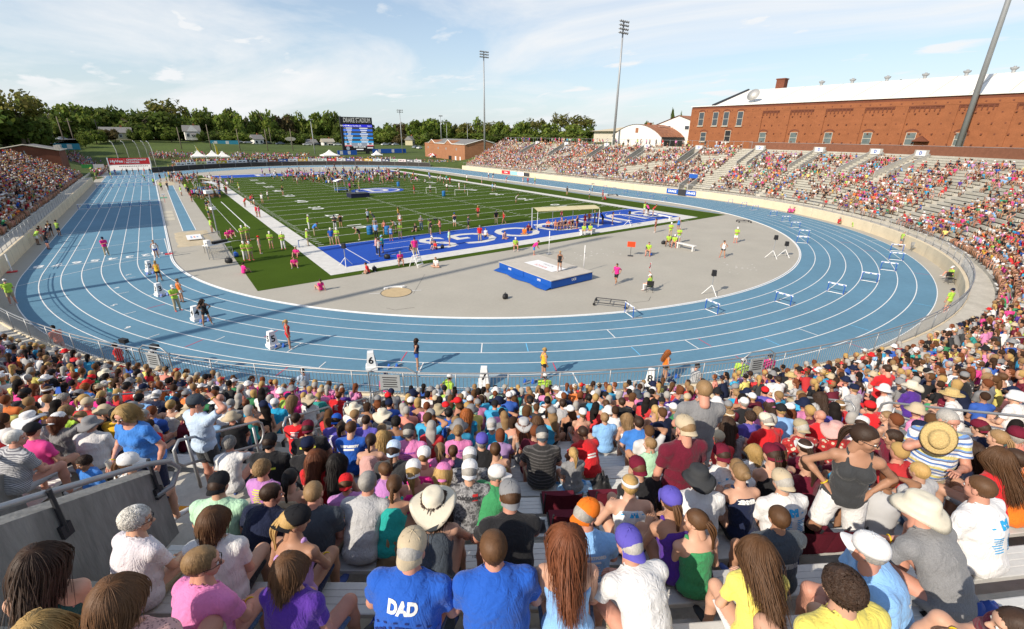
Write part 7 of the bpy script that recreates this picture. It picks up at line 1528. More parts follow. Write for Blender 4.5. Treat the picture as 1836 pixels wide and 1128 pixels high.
def rnd_person(k,th,x,y):
 male=rng.random()<0.5;tc=shirt_for(x,y);sk=str(rng.choice(['f','t','p','f','d','b'],p=[.36,.26,.22,.06,.07,.03]));s=rng.uniform(0.87,0.98)if rng.random()>0.1 else rng.uniform(0.72,0.83)
 ht=htc=None
 if rng.random()<(0.40 if male else 0.22):ht=str(rng.choice(['cap','cap_back','cap_back','visor','bucket','boonie','sunhat','cap']));htc=str(rng.choice(['white','white','black','navy','grey','red','tan','maroon','purple','cream','charcoal','cyan']))
 if male:return add_person(k,th,rng.uniform(-.06,.04),s,str(rng.choice(MT)),rng.uniform(-30,30),'tee' if rng.random()<.9 else 'tank',tc,'shorts' if rng.random()<.75 else 'pants',str(rng.choice(['khaki','navy','black','grey','denim'])),str(rng.choice(['short','crew','short','curly'])),str(rng.choice(['brown','dark','fair','grey','black'])),ht,htc or '-',sk)
 return add_person(k,th,rng.uniform(-.06,.04),s*0.96,str(rng.choice(FT)),rng.uniform(-30,30),'tee' if rng.random()<.68 else 'tank',tc,str(rng.choice(['shorts','briefs','capri'])),str(rng.choice(['denim','black','khaki','navy','white'])),str(rng.choice(['long','pony','bob','pony','bun','braid','curly','short'])),str(rng.choice(['brown','dark','fair','blond','auburn','grey'],p=[.27,.18,.22,.22,.06,.05])),ht,htc or '-',sk)
NIND=185
for dist,k,th,x,y in SEATS:
 if not free(k,th,0.40):continue
 if len(RECS)<NIND:rnd_person(k,th,x,y)
 else:LOW.append((k,th,dist,x,y));OCC.append((k,th))if dist<14 else None
ORD=['front','second','third','fourth','fifth','sixth','seventh','eighth','ninth','tenth','eleventh','twelfth','thirteenth','fourteenth','fifteenth','sixteenth','seventeenth','eighteenth','nineteenth','twentieth','top']
byrow={}
for r in RECS:byrow.setdefault(r['k'],[]).append(r)
for rs in byrow.values():rs.sort(key=lambda r:r['th'])
def nb(r,d):
 rs=byrow[r['k']];i=rs.index(r)+d;return rs[i]if 0<=i<len(rs)else None
from collections import Counter
def variants(r):
 b='person in %s with %s'%(r['g'],r['h']);L,R=nb(r,-1),nb(r,1);v=[b+', '+r['place']]if r['place']else[b]
 if L:v.append('%s, right of %s %s'%(b,L['gs'],'shirt'))
 if R:v.append('%s, left of %s %s'%(b,R['gs'],'shirt'))
 v.append('%s, %s row up'%(b,ORD[r['k']]));
 if L:v.append('%s, %s row, right of %s'%(b,ORD[r['k']],L['gs']))
 if L and R:v.append('%s, %s row between %s and %s'%(b,ORD[r['k']],L['gs'],R['gs']))
 if L and R:v.append('%s, %s row between %s (%s) and %s'%(b,ORD[r['k']],L['gs'],L['h'].split()[-1],R['gs']))
 return v
VAR={id(r):variants(r)for r in RECS};cntv=Counter(v for r in RECS for v in set(VAR[id(r)]));used=set()
for r in RECS:
 lab=next((v for v in VAR[id(r)]if cntv[v]==1 and v not in used and len(v.split())<=16),None)or next((v for v in VAR[id(r)][::-1]if v not in used and len(v.split())<=16),VAR[id(r)][-1])
 used.add(lab);r['o']['label']=lab;r['o']['group']='spectators seated on the near stand' if r['seated']else 'spectators standing on the near stand'
 if r['seated']is False:r['o']['label']=lab
#  merged crowd figures
def low_figure(sit,lean,arms,hatk,longhair,nd_,turn=0.0,sx=1.0):
 """small closed figure; returns vertices, faces, part ids (0 skin 1 shirt 2 bottoms 3 hair 4 hat 5 shoe)"""
 b=MB();ids=[]
 def mark_(i):
  ids.extend([i]*(len(b.F)-len(ids)))
 la=math.radians(lean);n=nd_;z0=0.10 if sit else 0.92
 P=Vector((0,0,z0));d=Vector((0,math.sin(la),math.cos(la)));N=P+d*0.50;H=N+d*0.12+Vector((0,0.02,0.08));fwd=Vector((0,math.cos(la),-math.sin(la)))
 rg=[(-0.10,0.16,0.11),(0.05,0.17,0.12),(0.25,0.165,0.12),(0.42,0.185,0.10),(0.49,0.10,0.065)];vs=[]
 for t,rx,ry in rg:
  for q in range(n):a=2*math.pi*q/n;vs.append(P+d*t+Vector((rx*math.cos(a)*sx,0,0))+fwd*(ry*math.sin(a)*sx))
 b.add(vs,[(i*n+q,i*n+(q+1)%n,(i+1)*n+(q+1)%n,(i+1)*n+q)for i in range(4)for q in range(n)]+[tuple(range(n))[::-1],tuple(4*n+q for q in range(n))]);mark_(1)
 b.tube([N-d*0.02,N+d*0.08],0.052,5,cap=False);mark_(0)
 M=Matrix.Rotation(math.radians(turn),4,'Z');n2=n;k=[(0.0,-0.12),(0.05,-0.105),(0.072,-0.04),(0.078,0.02),(0.07,0.075),(0.04,0.105),(0,0.115)]if n2>6 else[(0.0,-0.12),(0.072,-0.05),(0.08,0.03),(0.05,0.1),(0,0.115)]
 b.lathe(k,n2,c=tuple(H),sy=1.2);mark_(0)
 hb=H+M@Vector((0,-0.022,0.014));b.lathe([(0.062,-0.05),(0.088,-0.02),(0.088,0.04),(0.07,0.09),(0.03,0.114),(0,0.117)],n2,c=tuple(hb),sy=1.12);mark_(3)
 if longhair:b.tube([H+M@Vector((0,-0.08,0.03)),H+M@Vector((0,-0.12,-0.10)),H+M@Vector((0,-0.13,-0.26))],[0.06,0.055,0.02],5);mark_(3)
 if hatk:
  b.lathe([(0.094,0.025),(0.094,0.06),(0.06,0.118),(0,0.132)]if hatk==1 else[(0.17,0.01),(0.10,0.035),(0.09,0.10),(0.05,0.128),(0,0.13)],n2,c=tuple(H+Vector((0,-0.012,0))),sy=1.12)
  if hatk==1:e=[H+M@Vector((x,y,0.03))for x,y in((-0.07,0.08),(0.07,0.08),(0.05,0.17),(-0.05,0.17))];b.add([tuple(v)for v in e],[(0,1,2,3)])
  mark_(4)
 hands={0:((0.10,0.30),0.13),1:((0.05,0.46),0.20),2:((0.10,0.18),0.70),3:((0.23,0.0),-0.02)}[arms]if sit else{0:((0.24,0.05),0.84),1:((0.06,0.26),1.15),2:((0.14,0.18),1.58),3:((0.24,0.02),0.84)}[arms]
 for s in(1,-1):
  S=N-d*0.06+Vector((0.19*s*sx,0,0));hp=Vector((hands[0][0]*s,hands[0][1],hands[1]))if(s==1 or arms!=2)else Vector((0.08*s,0.30,0.13)if sit else(0.24*s,0.05,0.84));E=(S+hp)*0.5+Vector((0.07*s,-0.08,-0.08))
  b.tube([S+Vector((-0.02*s,0,0.02)),S*0.45+E*0.55],[0.062,0.06],5);mark_(1);b.tube([S*0.5+E*0.5,E,hp],[0.044,0.042,0.03],5);mark_(0)
  hip=P+Vector((0.09*s,0.0,-0.01));K=hip+(Vector((0.05*s,0.42,0.02))if sit else Vector((0.01*s,0.03,-0.43)));A=K+(Vector((0,-0.03,-0.45))if sit else Vector((0.01*s,-0.03,-0.42)))
  m_=hip*0.3+K*0.7;b.tube([hip,m_],[0.10,0.082],5);mark_(2);b.tube([m_,K,A],[0.066,0.058,0.036],5);mark_(0);b.tube([A+Vector((0,-0.06,-0.03)),A+Vector((0,0.16,-0.05))],[0.04,0.035],4);mark_(5)
 V=np.array(b.V);Q=[f for f in b.F];T3=[];I3=[]
 for f,i in zip(Q,ids):
  for q in range(1,len(f)-1):T3.append((f[0],f[q],f[q+1]));I3.append(i)
 return V,np.array(T3),np.array(I3)
VARS_S=[low_figure(True,l,a,h,lh,9,tn,sx)for l,a,h,lh,tn,sx in((14,0,0,False,0,1.05),(32,1,0,False,20,1.0),(10,0,1,False,-30,1.08),(16,2,0,True,0,0.92),(12,0,0,True,30,0.9),(28,1,1,False,0,1.0),(18,0,2,False,0,0.98),(14,0,0,True,-35,0.92),(24,1,0,True,0,0.9),(10,0,0,False,40,1.1))]
VARS_F=[low_figure(True,l,a,h,lh,5,0,sx)for l,a,h,lh,sx in((14,0,0,False,1.05),(30,1,0,False,1.0),(12,0,1,False,1.05),(14,2,0,True,0.92),(12,0,0,True,0.9),(22,1,2,False,1.0))]
VARS_T=[low_figure(False,l,a,h,lh,6,0,sx)for l,a,h,lh,sx in((3,0,0,False,1.05),(4,1,1,False,1.05),(3,0,0,True,0.9),(3,2,0,True,0.9),(40,1,0,False,1.0),(4,1,0,False,1.0))]
def coarse_figure(tn,top,bot,hs,ht):
 t=Template(tn+'_c',TPL[tn].J,0.030,5);J=t.J;Vs,Ts,Is,n=[],[],[],0;M=np.array(t.hmat())
 def add_(V,F,i,X=None):
  nonlocal n
  V=np.asarray(V,float);V=V@X[:3,:3].T+X[:3,3]if X is not None else V
  for f in F:
   for q in range(1,len(f)-1):Ts.append((f[0]+n,f[q]+n,f[q+1]+n));Is.append(i)
  Vs.append(V);n+=len(V)
 def me_(me):return[tuple(v.co)for v in me.vertices],[tuple(p.vertices)for p in me.polygons]
 pr=body_prims(J);G=t.grid(pr);V,Q=surfnet(G,field(G,pr,.028));add_(V,Q,0);add_(*me_(t.garment(top)),1);add_(*me_(t.garment(bot)),2)
 b=MB();b.lathe([(0,-.12),(.05,-.105),(.07,-.04),(.078,.02),(.07,.08),(0,.115)],10,sy=1.22);add_(b.V,b.F,0,M)
 G,F=hair_sdf(.012,hs,.022);add_(*surfnet(G,F),3,M)
 if ht:b=MB();b.lathe([(.098,.02),(.102,.06),(.085,.10),(.04,.138),(0,.142)]if ht==1 else[(.19,.0),(.11,.035),(.10,.10),(.06,.138),(0,.142)],12,c=(0,-.012,0),sy=1.15);b.add([(-.07,.09,.03),(.07,.09,.03),(.05,.19,.02),(-.05,.19,.02)],[(0,1,2,3)])if ht==1 else None;add_(b.V,b.F,4,M)
 for me in t.shoes():add_(*me_(me),5)
 return np.concatenate(Vs),np.array(Ts),np.array(Is)
VARS_M=[coarse_figure(*a)for a in(('sm_lap','tee','shorts','short',0),('sf_lap','tee','shorts','long',0),('sm_elbow','tee','shorts','short',1),('sf_knee_r','tank','shorts','bob',0),('sm_fat','tee','shorts','short',1),('sf_elbow','tee','capri','bob',0),('sf_lap_l','tank','briefs','long',1),('sm_knee_r','tee','pants','short',2),('sf_fat','tee','capri','bob',2),('sf_up','tee','shorts','pony',0),('sm_shade','tee','shorts','short',0))]
m_crowd=mat('crowd_colours',attr='tint',rough=0.8,spec=0.15,ns=6,na=0.08)
def crowd(name,people,variants,label,palette=None,cat='crowd',mute=0.12):
 """people: (x, y, z, rz, scale, shirt or None)"""
 g=np.random.default_rng(abs(hash(len(people)))%1000);Vs,Ts,Cs,off=[],[],[],0
 hc=[H_C[k]for k in('brown','dark','fair','blond','auburn','grey','black')];sk=[SK[k]for k in 'ftpd'];hats=[C_[k]for k in('white','white','black','navy','red','tan','grey')];bots=[C_[k]for k in('khaki','navy','black','grey','denim','white')];shoe=[(.6,.6,.6),(.05,.05,.05),(.3,.3,.3)]
 pn=[C_[k]for k in(palette or PN)];pw=PW if palette is None else None
 for x,y,z,rz,s,sh_ in people:
  V,T3,I3=variants[g.integers(len(variants))];c,s_=math.cos(rz),math.sin(rz);W=V*s;W=np.stack([W[:,0]*c-W[:,1]*s_+x,W[:,0]*s_+W[:,1]*c+y,W[:,2]+z],1)
  tcr=np.array(C_[sh_]if sh_ else pn[g.choice(len(pn),p=pw)])*g.uniform(.8,1.08);tcr=tcr*(1-mute)+tcr.mean()*mute
  cols=np.array([np.array(sk[g.integers(4)])*g.uniform(.85,1.1),tcr,bots[g.integers(6)],hc[g.integers(7)],hats[g.integers(7)],shoe[g.integers(3)]])
  Vs.append(W);Ts.append(T3+off);Cs.append(cols[I3]);off+=len(V)
 if not Vs:return None
 V=np.concatenate(Vs);T3=np.concatenate(Ts);Cc=np.concatenate(Cs);me=mesh_np(name,V,T3,[m_crowd],smooth=True);a=me.attributes.new('tint','FLOAT_COLOR','FACE');a.data.foreach_set('color',np.concatenate([Cc,np.ones((len(Cc),1))],1).astype(np.float32).ravel())
 return tag(link(name,me),label,cat,kind='stuff')
near,mid_,close=[],[],[]
for k,th,dist,x,y in LOW:
 p=seat_pos(k,th,rng.uniform(-.05,.05));e=(p[0],p[1],p[2],fwd_rz(th)+rng.normal(0,.4),rng.uniform(.86,.99),shirt_for(x,y));(close if dist<15 else near if dist<34 else mid_).append(e)
crowd('seated_crowd',close,VARS_M,'seated crowd in the middle rows of the near bend');crowd('seated_crowd',near,VARS_S,'dense seated crowd filling the front rows of the near bend');crowd('seated_crowd',mid_,VARS_F,'scattered seated crowd on the right part of the bend')
FARP_=['white']*9+['lightgrey']*4+['grey']*3+['black']*6+['charcoal']*3+['navy']*3+['red']*5+['coral']*2+['maroon']*2+['royal']*2+['skyblue']*2+['pink']*2+['orange']*2+['tan']*3+['cream']*2+['gold','lime','cyan','purple','green','rose']
rp=[]
for k in range(0,23):
 y=CY0+0.5
 while y<99.5:
  y+=rng.uniform(0.5,0.72)
  if any(abs(y-v)<w_ and k>11 for v,w_ in VOMX):continue
  f=pnoise(Vector((y*0.16,k*0.28,1.7)))+0.5*pnoise(Vector((y*0.45,k*0.7,9.1)));occ=0.56+0.9*f+(0.28 if y>75 else 0)-(0.25 if k>20 else 0)+(0.12 if k<6 else 0)
  if rng.random()<occ:rp.append((CX+47.5+seat_D(k)-.15,y,seat_z(k),math.pi/2+rng.normal(0,.3),rng.uniform(.92,1.08),None))
crowd('seated_crowd',rp,VARS_F,'scattered sunlit crowd seated on the back straight stand',FARP_,mute=.25)
lp=[]
for k in range(0,15):
 y=24.0
 while y<100.5:
  y+=rng.uniform(0.55,0.75)
  if any(abs(y-v)<0.9 for v in(39.5,65.5,91.5)):continue
  if rng.random()<(0.88 if k<17 else 0.7):lp.append((CX-47.5-seat_D(k)+.15,y,seat_z(k),-math.pi/2+rng.normal(0,.3),rng.uniform(1.0,1.14),None))
crowd('seated_crowd',lp,VARS_F,'dense crowd seated on the home straight stand at left',FARP_,mute=.08)
#  objects on the infield and track
Z5,Z6,Z7,Z8,Z3,Z2,Z1=(0,380),(460,360),(920,360),(1376,340),(920,130),(460,130),(0,130)
def zp(o,x,y,s=3.991):return at(o[0]+x/s,o[1]+y/s,0.0)
m_mat=mat('mat_vinyl',rgb(30,95,190,0.75),0.55,ns=1.2,na=0.1,bump=0.3,bs=6);m_mattop=mat('mat_top',(0.50,0.46,0.40),0.85,ns=2,na=0.08,bump=0.2,bs=30)
hm=empty('high_jump_mat',(0,0,0),0,'large blue high jump landing mat with a pale top sheet','mat')
ax0,ax1,ay0,ay1=10.55,15.0,-15.0,-8.2
for y0,y1 in((ay0,(ay0+ay1)/2-0.02),((ay0+ay1)/2+0.02,ay1)):
 b=MB().box(((ax0+ax1)/2,(y0+y1)/2,0.33),(ax1-ax0,y1-y0,0.62));o=b.build('mat_block',m_mat,hm);bv=o.modifiers.new('bevel','BEVEL');bv.width=0.05;bv.segments=2
tp=MB();n=10
V=[(ax0-0.03+(ax1-ax0+0.06)*i/n,ay0-0.03+(ay1-ay0+0.06)*j/n,0.70+0.012*pnoise(Vector((i*0.8,j*0.8,0))))for j in range(n+1)for i in range(n+1)]
link('top_sheet',mesh_np('top_sheet',V+[(x,y,z-0.05)for x,y,z in V],np.array([(j*(n+1)+i,j*(n+1)+i+1,(j+1)*(n+1)+i+1,(j+1)*(n+1)+i)for j in range(n)for i in range(n)]+[(i,i+1,i+1+121,i+121)for i in range(n)]+[(j*11,(j+1)*11,(j+1)*11+121,j*11+121)for j in range(n)]+[(j*11+10,(j+1)*11+10,(j+1)*11+131,j*11+131)for j in range(n)]+[(110+i,111+i,232+i,231+i)for i in range(n)]),[m_mattop]),hm)
lg=sheet('logo_panel',[(12.1,-13.3),(13.7,-13.3),(13.7,-9.7),(12.1,-9.7)],0.722,m_white,hm)
text('logo_word','IOWA',0.55,mat('pale_red',rgb(215,120,110),0.8),Matrix.Translation((12.55,-11.4,0.727))@Matrix.Rotation(-math.pi/2,4,'Z'),lg);text('logo_word','TRACK',0.42,mat('pale_grey',rgb(150,150,155),0.8),Matrix.Translation((13.2,-11.6,0.727))@Matrix.Rotation(-math.pi/2,4,'Z'),lg)
b=MB();fl=[(ax0-0.04,ay1,0.05),(ax0-0.04,ay0,0.05)]
b.strip([(ax0-0.03,y,0.20+0.02*math.sin(y*3))for y in np.linspace(ay0,ay1-0.1,14)],[(ax0-0.55-0.12*math.sin(y*2.1),y,0.02+0.04*abs(math.sin(y*4)))for y in np.linspace(ay0,ay1-0.1,14)]);b.build('side_flap',m_mat,hm)
for y in(-13.6,-9.8):text('mat_badge','UCS',0.22,m_white,frame((ax0-0.035,y,0.42),(0,-1,0),(0,0,1)),hm,bold=0.01)
text('mat_badge','UCS',0.26,m_white,frame((12.9,ay0-0.035,0.42),(1,0,0),(0,0,1)),hm,bold=0.01)
for(px,py,lab)in((984,456,'left'),(1046,487,'right')):
 p=at(px,py,0);s=empty('jump_upright',(float(p[0]),float(p[1]),0),0,'white high jump upright at the %s end of the landing mat'%('far' if lab=='left' else 'near'),'upright');MB().tube([(0,0,0.05),(0,0,2.3)],0.035,8).build('pole',m_white,s,True);MB().box((0,0,0.03),(0.55,0.4,0.06)).build('base',m_steel,s);MB().box((0,-0.06,1.6),(0.06,0.08,0.08)).build('bar_rest',m_steel,s)
def hurdle_proto():
 r=empty('hurdle');b=MB();b.box((0,0,0.74),(1.19,0.035,0.095));b.build('crossbar',m_white,r)
 for x in(-0.45,0.0,0.45):MB().box((x,-0.017,0.73),(0.16,0.006,0.06)).build('bar_mark',m_bluep,r)
 up=MB().tube([(0,0,0.04),(0,0,0.70)],0.032,6).mesh('upright',m_bluep);
 for x in(-0.52,0.52):link('upright',up,r,(x,0,0));MB().box((x,0.32,0.03),(0.05,0.7,0.05)).build('foot',m_steel,r)
 MB().box((0,0.0,0.06),(1.0,0.04,0.04)).build('base_bar',m_white,r);return r
hp=None
def hurdle(x,y,rz,label,group):
 global hp
 if hp is None:hp=hurdle_proto();o=hp
 else:o=copy_tree(hp)
 o.location=(x,y,0.01);o.rotation_euler=(0,0,rz);tag(o,label,'hurdle',group)
words=['first','second','third','fourth','fifth','sixth','seventh','eighth']
def bend_hurdle(p,label,ln):
 x,y=float(p[0]),float(p[1])
 if y<CY0:th=math.atan2(y-CY0,x-CX);r=math.hypot(x-CX,y-CY0);r=37.11+1.22*ln;x,y=CX+r*math.cos(th),CY0+r*math.sin(th);rz=th
 else:x=CX+37.11+1.22*ln;rz=0
 hurdle(x,y,rz,label%words[ln]if '%s' in label else label,'low hurdles staggered round the near bend')
for i,q in enumerate(((865,850),(1455,815))):bend_hurdle(zp(Z7,*q),'white and blue hurdle on the near bend in the %s lane',i)
for i,q in enumerate(((140,830),(490,745),(715,660),(845,580),(890,505),(875,440))):bend_hurdle(zp(Z8,*q),'white and blue hurdle on the near bend in the %s lane',i+2)
for i,q in enumerate(((240,385),(240,335),(200,275),(130,230),(50,190))):bend_hurdle(zp(Z8,*q),'%s lane hurdle of the staggered set beyond the tripod speakers',i)
for i,q in enumerate(((1780,985),(1685,960),(1580,935))):bend_hurdle(zp(Z3,*q),'%s lane hurdle of the staggered set before the right wall turns',i+5)
for i,q in enumerate(((1110,918),(1025,898),(935,880),(850,860),(775,843),(700,830),(635,812))):bend_hurdle(zp(Z3,*q),'%s lane hurdle on the back straight past the blue signs',i)
for y,nm in((53.2,'nearer'),(87.8,'farther'),(110.5,'most distant')):
 for l in range(8):hurdle(CX-37.11-1.22*l,y,math.pi,'%s lane hurdle from the infield, in the %s row across the home straight'%(words[l],nm),'hurdles in rows across the home straight')
def marker(px,py,n,label):
 p=at(px,py,0);d=p-CAM;rz=math.atan2(d[1],d[0])-math.pi/2+0.35*(1 if n<6 else-0.2);o=empty('lane_marker',(float(p[0]),float(p[1]),0.01),rz,label,'lane marker','numbered lane boxes')
 b=MB().box((0,0,0.09),(0.56,0.56,0.18)).box((0,0,0.55),(0.46,0.46,0.74),taper=0.62);ob=b.build('body',m_white,o)
 tl=math.atan(0.46*(1-0.62)/2/0.74)
 for a in(0,math.pi/2,-math.pi/2,math.pi):
  M=Matrix.Rotation(a,4,'Z')@Matrix.Translation((0,-0.205,0.52))@Matrix.Rotation(math.pi/2-tl,4,'X');text('numeral',str(n),0.48,m_black,M,o,bold=0.012)
for(px,py,n,w_)in((281,456,1,'behind the athlete in white nearest the infield'),(270,487,2,'beside the yellow vest athlete'),(288,530,3,'beside the lime shirted official'),(354,574,4,'beside the athlete in black'),(490,622,5,'beside the athlete in red'),(667,661,6,'left of the athlete in dark blue'),(868,690,7,'in the middle of the near bend'),(1164,694,8,'by the guard rail at right')):marker(px,py,n,'white lane box numbered %s %s'%(['one','two','three','four','five','six','seven','eight'][n-1],w_))
def blocks(px,py,rz,label):
 p=at(px,py,0);o=empty('starting_block',(float(p[0]),float(p[1]),0.015),rz,label,'starting block','starting blocks in the lanes');MB().box((0,0,0.03),(0.07,0.85,0.05)).build('rail',m_steel,o)
 for x,y in((-0.12,-0.12),(0.12,0.18)):MB().add([(x-.07,y,0.0),(x+.07,y,0.0),(x+.07,y+0.16,0.0),(x-.07,y+0.16,0.0),(x-.07,y+0.06,0.20),(x+.07,y+0.06,0.20)],[(0,3,2,1),(0,1,5,4),(2,3,4,5),(0,4,3),(1,2,5)]).build('pedal',m_bluep,o)
for(px,py,rz,w_)in((271,491,2.6,'below lane box two'),(297,530,2.5,'below lane box three'),(370,576,2.3,'below lane box four'),(505,622,2.0,'next to lane box five'),(708,658,1.75,'right of lane box six'),(952,686,1.5,'behind the gold vest athlete'),(1208,676,1.3,'in front of the orange vest athlete')):blocks(px,py,rz,'blue and steel starting block '+w_)
def speaker(p,h,label,sc=1.0):
 o=empty('tripod_speaker',(float(p[0]),float(p[1]),0),2.3,label,'speaker');MB().box((0,0,h-0.18),(0.32,0.28,0.42),taper=0.85).build('cabinet',m_black,o);MB().tube([(0,0,0.45),(0,0,h-0.36)],0.034,6).build('pole',m_steel,o)
 for k in range(3):a=2.1*k;MB().tube([(0,0,0.75),(0.62*math.cos(a),0.62*math.sin(a),0.02)],0.026,6).build('leg',m_white,o)
speaker(zp(Z6,640,465),1.95,'black speaker on a white tripod at the corner of the blue end zone');speaker(zp(Z7,825,180),1.9,'black speaker on a tripod on the white border right of the shelter');speaker(zp(Z7,1412,672),1.85,'black speaker on a tripod near the inside edge of the track');speaker(zp(Z8,30,490),2.2,'tall tripod stand with a display left of the smaller speaker');speaker(zp(Z8,118,482),1.5,'short speaker on a white tripod by the inside of the bend')
def fchair(p,rz,label,m=m_black):
 o=empty('folding_chair',(float(p[0]),float(p[1]),0),rz,label,'chair');MB().box((0,0,0.42),(0.5,0.46,0.03)).build('seat',m,o);MB().box((0,-0.24,0.72),(0.5,0.03,0.36)).build('backrest',m,o)
 for x in(-.23,.23):MB().tube([(x,0.24,0.0),(x,-0.24,0.9)],0.014,5).tube([(x,-0.26,0.0),(x,0.22,0.43)],0.014,5).build('leg',m_dark,o)
 return o
o=empty('team_shelter',(28.7,2.9,0),math.atan2(1.2-3.7,32.9-24.6),'long cream roofed shelter with athletes waiting on benches in the blue end zone','shelter');m_sh=mat('shelter_roof',(0.56,0.50,0.30),0.7,ns=1.5,na=0.06)
for k in range(3):
 b=MB();n=6;x0,x1=-4.3+2.87*k+0.03,-4.3+2.87*(k+1)-0.03;pf=[(-0.9+1.9*i/n,2.15+0.45*math.sin(math.pi*(0.15+0.5*i/n)))for i in range(n+1)];b.strip([(x0,y,z)for y,z in pf],[(x1,y,z)for y,z in pf]);b.strip([(x1,y,z-0.05)for y,z in pf],[(x0,y,z-0.05)for y,z in pf]);b.build('roof_panel',m_sh,o)
for x in(-4.25,-1.43,1.43,4.25):
 MB().tube([(x,0.9,0),(x,0.95,2.55)],0.04,6).build('post',m_white,o);MB().tube([(x,-0.8,0)if abs(x)>4 else(x,0.9,2.2),(x,-0.85,2.25)],0.035,6).build('strut',m_white,o)
MB().box((0,0.55,0.45),(8.2,0.35,0.05)).build('bench_seat',m_white,o)
for x in(-3.8,0,3.8):MB().box((x,0.55,0.21),(0.08,0.3,0.42)).build('bench_leg',m_steel,o)
def bench(p,q,h,label,m=m_white):
 c=(p+q)/2;L=float(np.linalg.norm((q-p)[:2]));o=empty('bench',(float(c[0]),float(c[1]),0),math.atan2(q[1]-p[1],q[0]-p[0]),label,'bench');MB().box((0,0,h),(L,0.45,0.08)).build('seat',m,o)
 for x in(-L/2+0.2,L/2-0.2):MB().box((x,0,h/2-0.02),(0.12,0.4,h-0.04)).build('leg',m,o)
bench(zp(Z7,1170,335),zp(Z7,1300,365),0.55,'grey bench beside the seated lime shirts on the grey apron',m_wsid);bench(zp(Z7,940,100),zp(Z7,1130,140),0.45,'long white bench at the right corner of the blue end zone');bench(zp(Z7,478,245),zp(Z7,585,232),0.55,'small white table behind the two lime shirted judges');bench(zp((340,290),-60,405,11.475),zp((340,290),130,400,11.475),0.45,'white bench near the pop up shelters on the far turf')
def barrel(p,label,h=0.95,r=0.33):
 o=empty('barrel',(float(p[0]),float(p[1]),0),0,label,'barrel');MB().lathe([(r*.92,0),(r,0.08),(r*0.97,h*.33),(r*1.02,h*.36),(r*.97,h*.4),(r*.97,h*.64),(r*1.02,h*.67),(r*.97,h*.71),(r,h-.05),(r*.93,h),(0,h)],16).build('drum',mat('drum_blue',rgb(45,120,185,0.8),0.45),o,True);MB().lathe([(r*.9,h+0.003),(r*0.7,h+0.02),(0,h+0.02)],14).build('lid',m_bluep,o)
barrel(zp(Z6,812,240),'blue plastic barrel left of the group on the turf corner');barrel(zp(Z6,938,240),'blue plastic barrel between athletes on the turf edge');barrel(zp(Z2,1340,885),'blue plastic barrel alone on the middle of the field');barrel(zp(Z2,1015,815),'blue plastic barrel at the edge of the resting athletes');barrel(zp(Z2,616,730),'blue plastic barrel near the far end zone')
p=zp(Z2,728,890);o=empty('camera_platform',(float(p[0]),float(p[1]),0),0,'low dark camera platform on the midfield with two people on it','platform');MB().box((0,0,0.35),(3.4,2.6,0.7)).build('skirt',mat('navy_cloth',(0.015,0.018,0.05),0.8),o);MB().box((0,0,0.72),(3.45,2.65,0.05)).build('deck',m_dark,o);MB().tube([(-0.3,0.3,0.74),(-0.3,0.3,1.9)],0.05,6).box((-0.3,0.3,1.95),(0.5,0.25,0.25)).build('camera',m_black,o)
def cart(p,rz,label,mroof,sx=1.0):
 o=empty('canopy_cart',(float(p[0]),float(p[1]),0),rz,label,'cart');n=8;pf=[(-1.3*sx+2.6*sx*i/n,2.1+0.35*math.sin(math.pi*i/n))for i in range(n+1)];b=MB();b.strip([(x,-0.8,z)for x,z in pf],[(x,0.8,z)for x,z in pf]);b.strip([(x,0.8,z-.05)for x,z in pf],[(x,-0.8,z-.05)for x,z in pf]);b.build('roof',mroof,o)
 for x in(-1.1*sx,1.1*sx):
  for y in(-.7,.7):MB().tube([(x,y,0.1),(x,y,2.2)],0.03,6).build('post',m_white,o)
 MB().box((0,0,0.45),(2.4*sx,1.4,0.08)).build('deck',m_bluep,o);MB().box((0,0.4,0.75),(2.2*sx,0.4,0.06)).build('seat',m_bluep,o)
 for x in(-0.9*sx,0.9*sx):MB().lathe([(0.2,-0.06),(0.2,0.06)],12,M=Matrix.Rotation(math.pi/2,4,'X'),c=(x,-0.65,0.2)).build('wheel',m_black,o)
cart(zp(Z2,610,855),0.1,'white canopied cart with blue seats at midfield',m_white);cart(zp((340,290),390,700,11.475),-0.5,'white roofed pop up shelter crowded with athletes by the sideline',m_white,1.3);cart(zp((340,290),320,610,11.475),-0.5,'cream roofed pop up shelter behind the white one',m_sh,1.3)
p=zp(Z6,1148,470);o=empty('judge_ladder',(float(p[0]),float(p[1]),0),0.4,'white wheeled step ladder with a pink shirted judge standing on it','ladder')
for x in(-.35,.35):MB().tube([(x,-0.45,0),(x,0.15,1.55)],0.03,6).tube([(x,0.55,0),(x,0.15,1.0)],0.03,6).build('side_rail',m_white,o)
for k in range(4):MB().box((0,-0.35+0.13*k,0.25+0.25*k),(0.7,0.22,0.04)).build('step',m_white,o)
def tripod(p,h,label,top='camera'):
 o=empty('camera_tripod',(float(p[0]),float(p[1]),float(p[2])),0.6,label,'tripod')
 for k in range(3):a=2.1*k;MB().tube([(0,0,h*0.85),(0.42*math.cos(a),0.42*math.sin(a),0)],0.016,5).build('leg',m_dark,o)
 MB().tube([(0,0,h*.8),(0,0,h)],0.02,5).box((0,0,h+0.08),(0.2,0.38,0.18)).build(top,m_black,o)
tripod(zp(Z6,1285,230),1.5,'video camera on a tripod beside the lime vest cameraman')
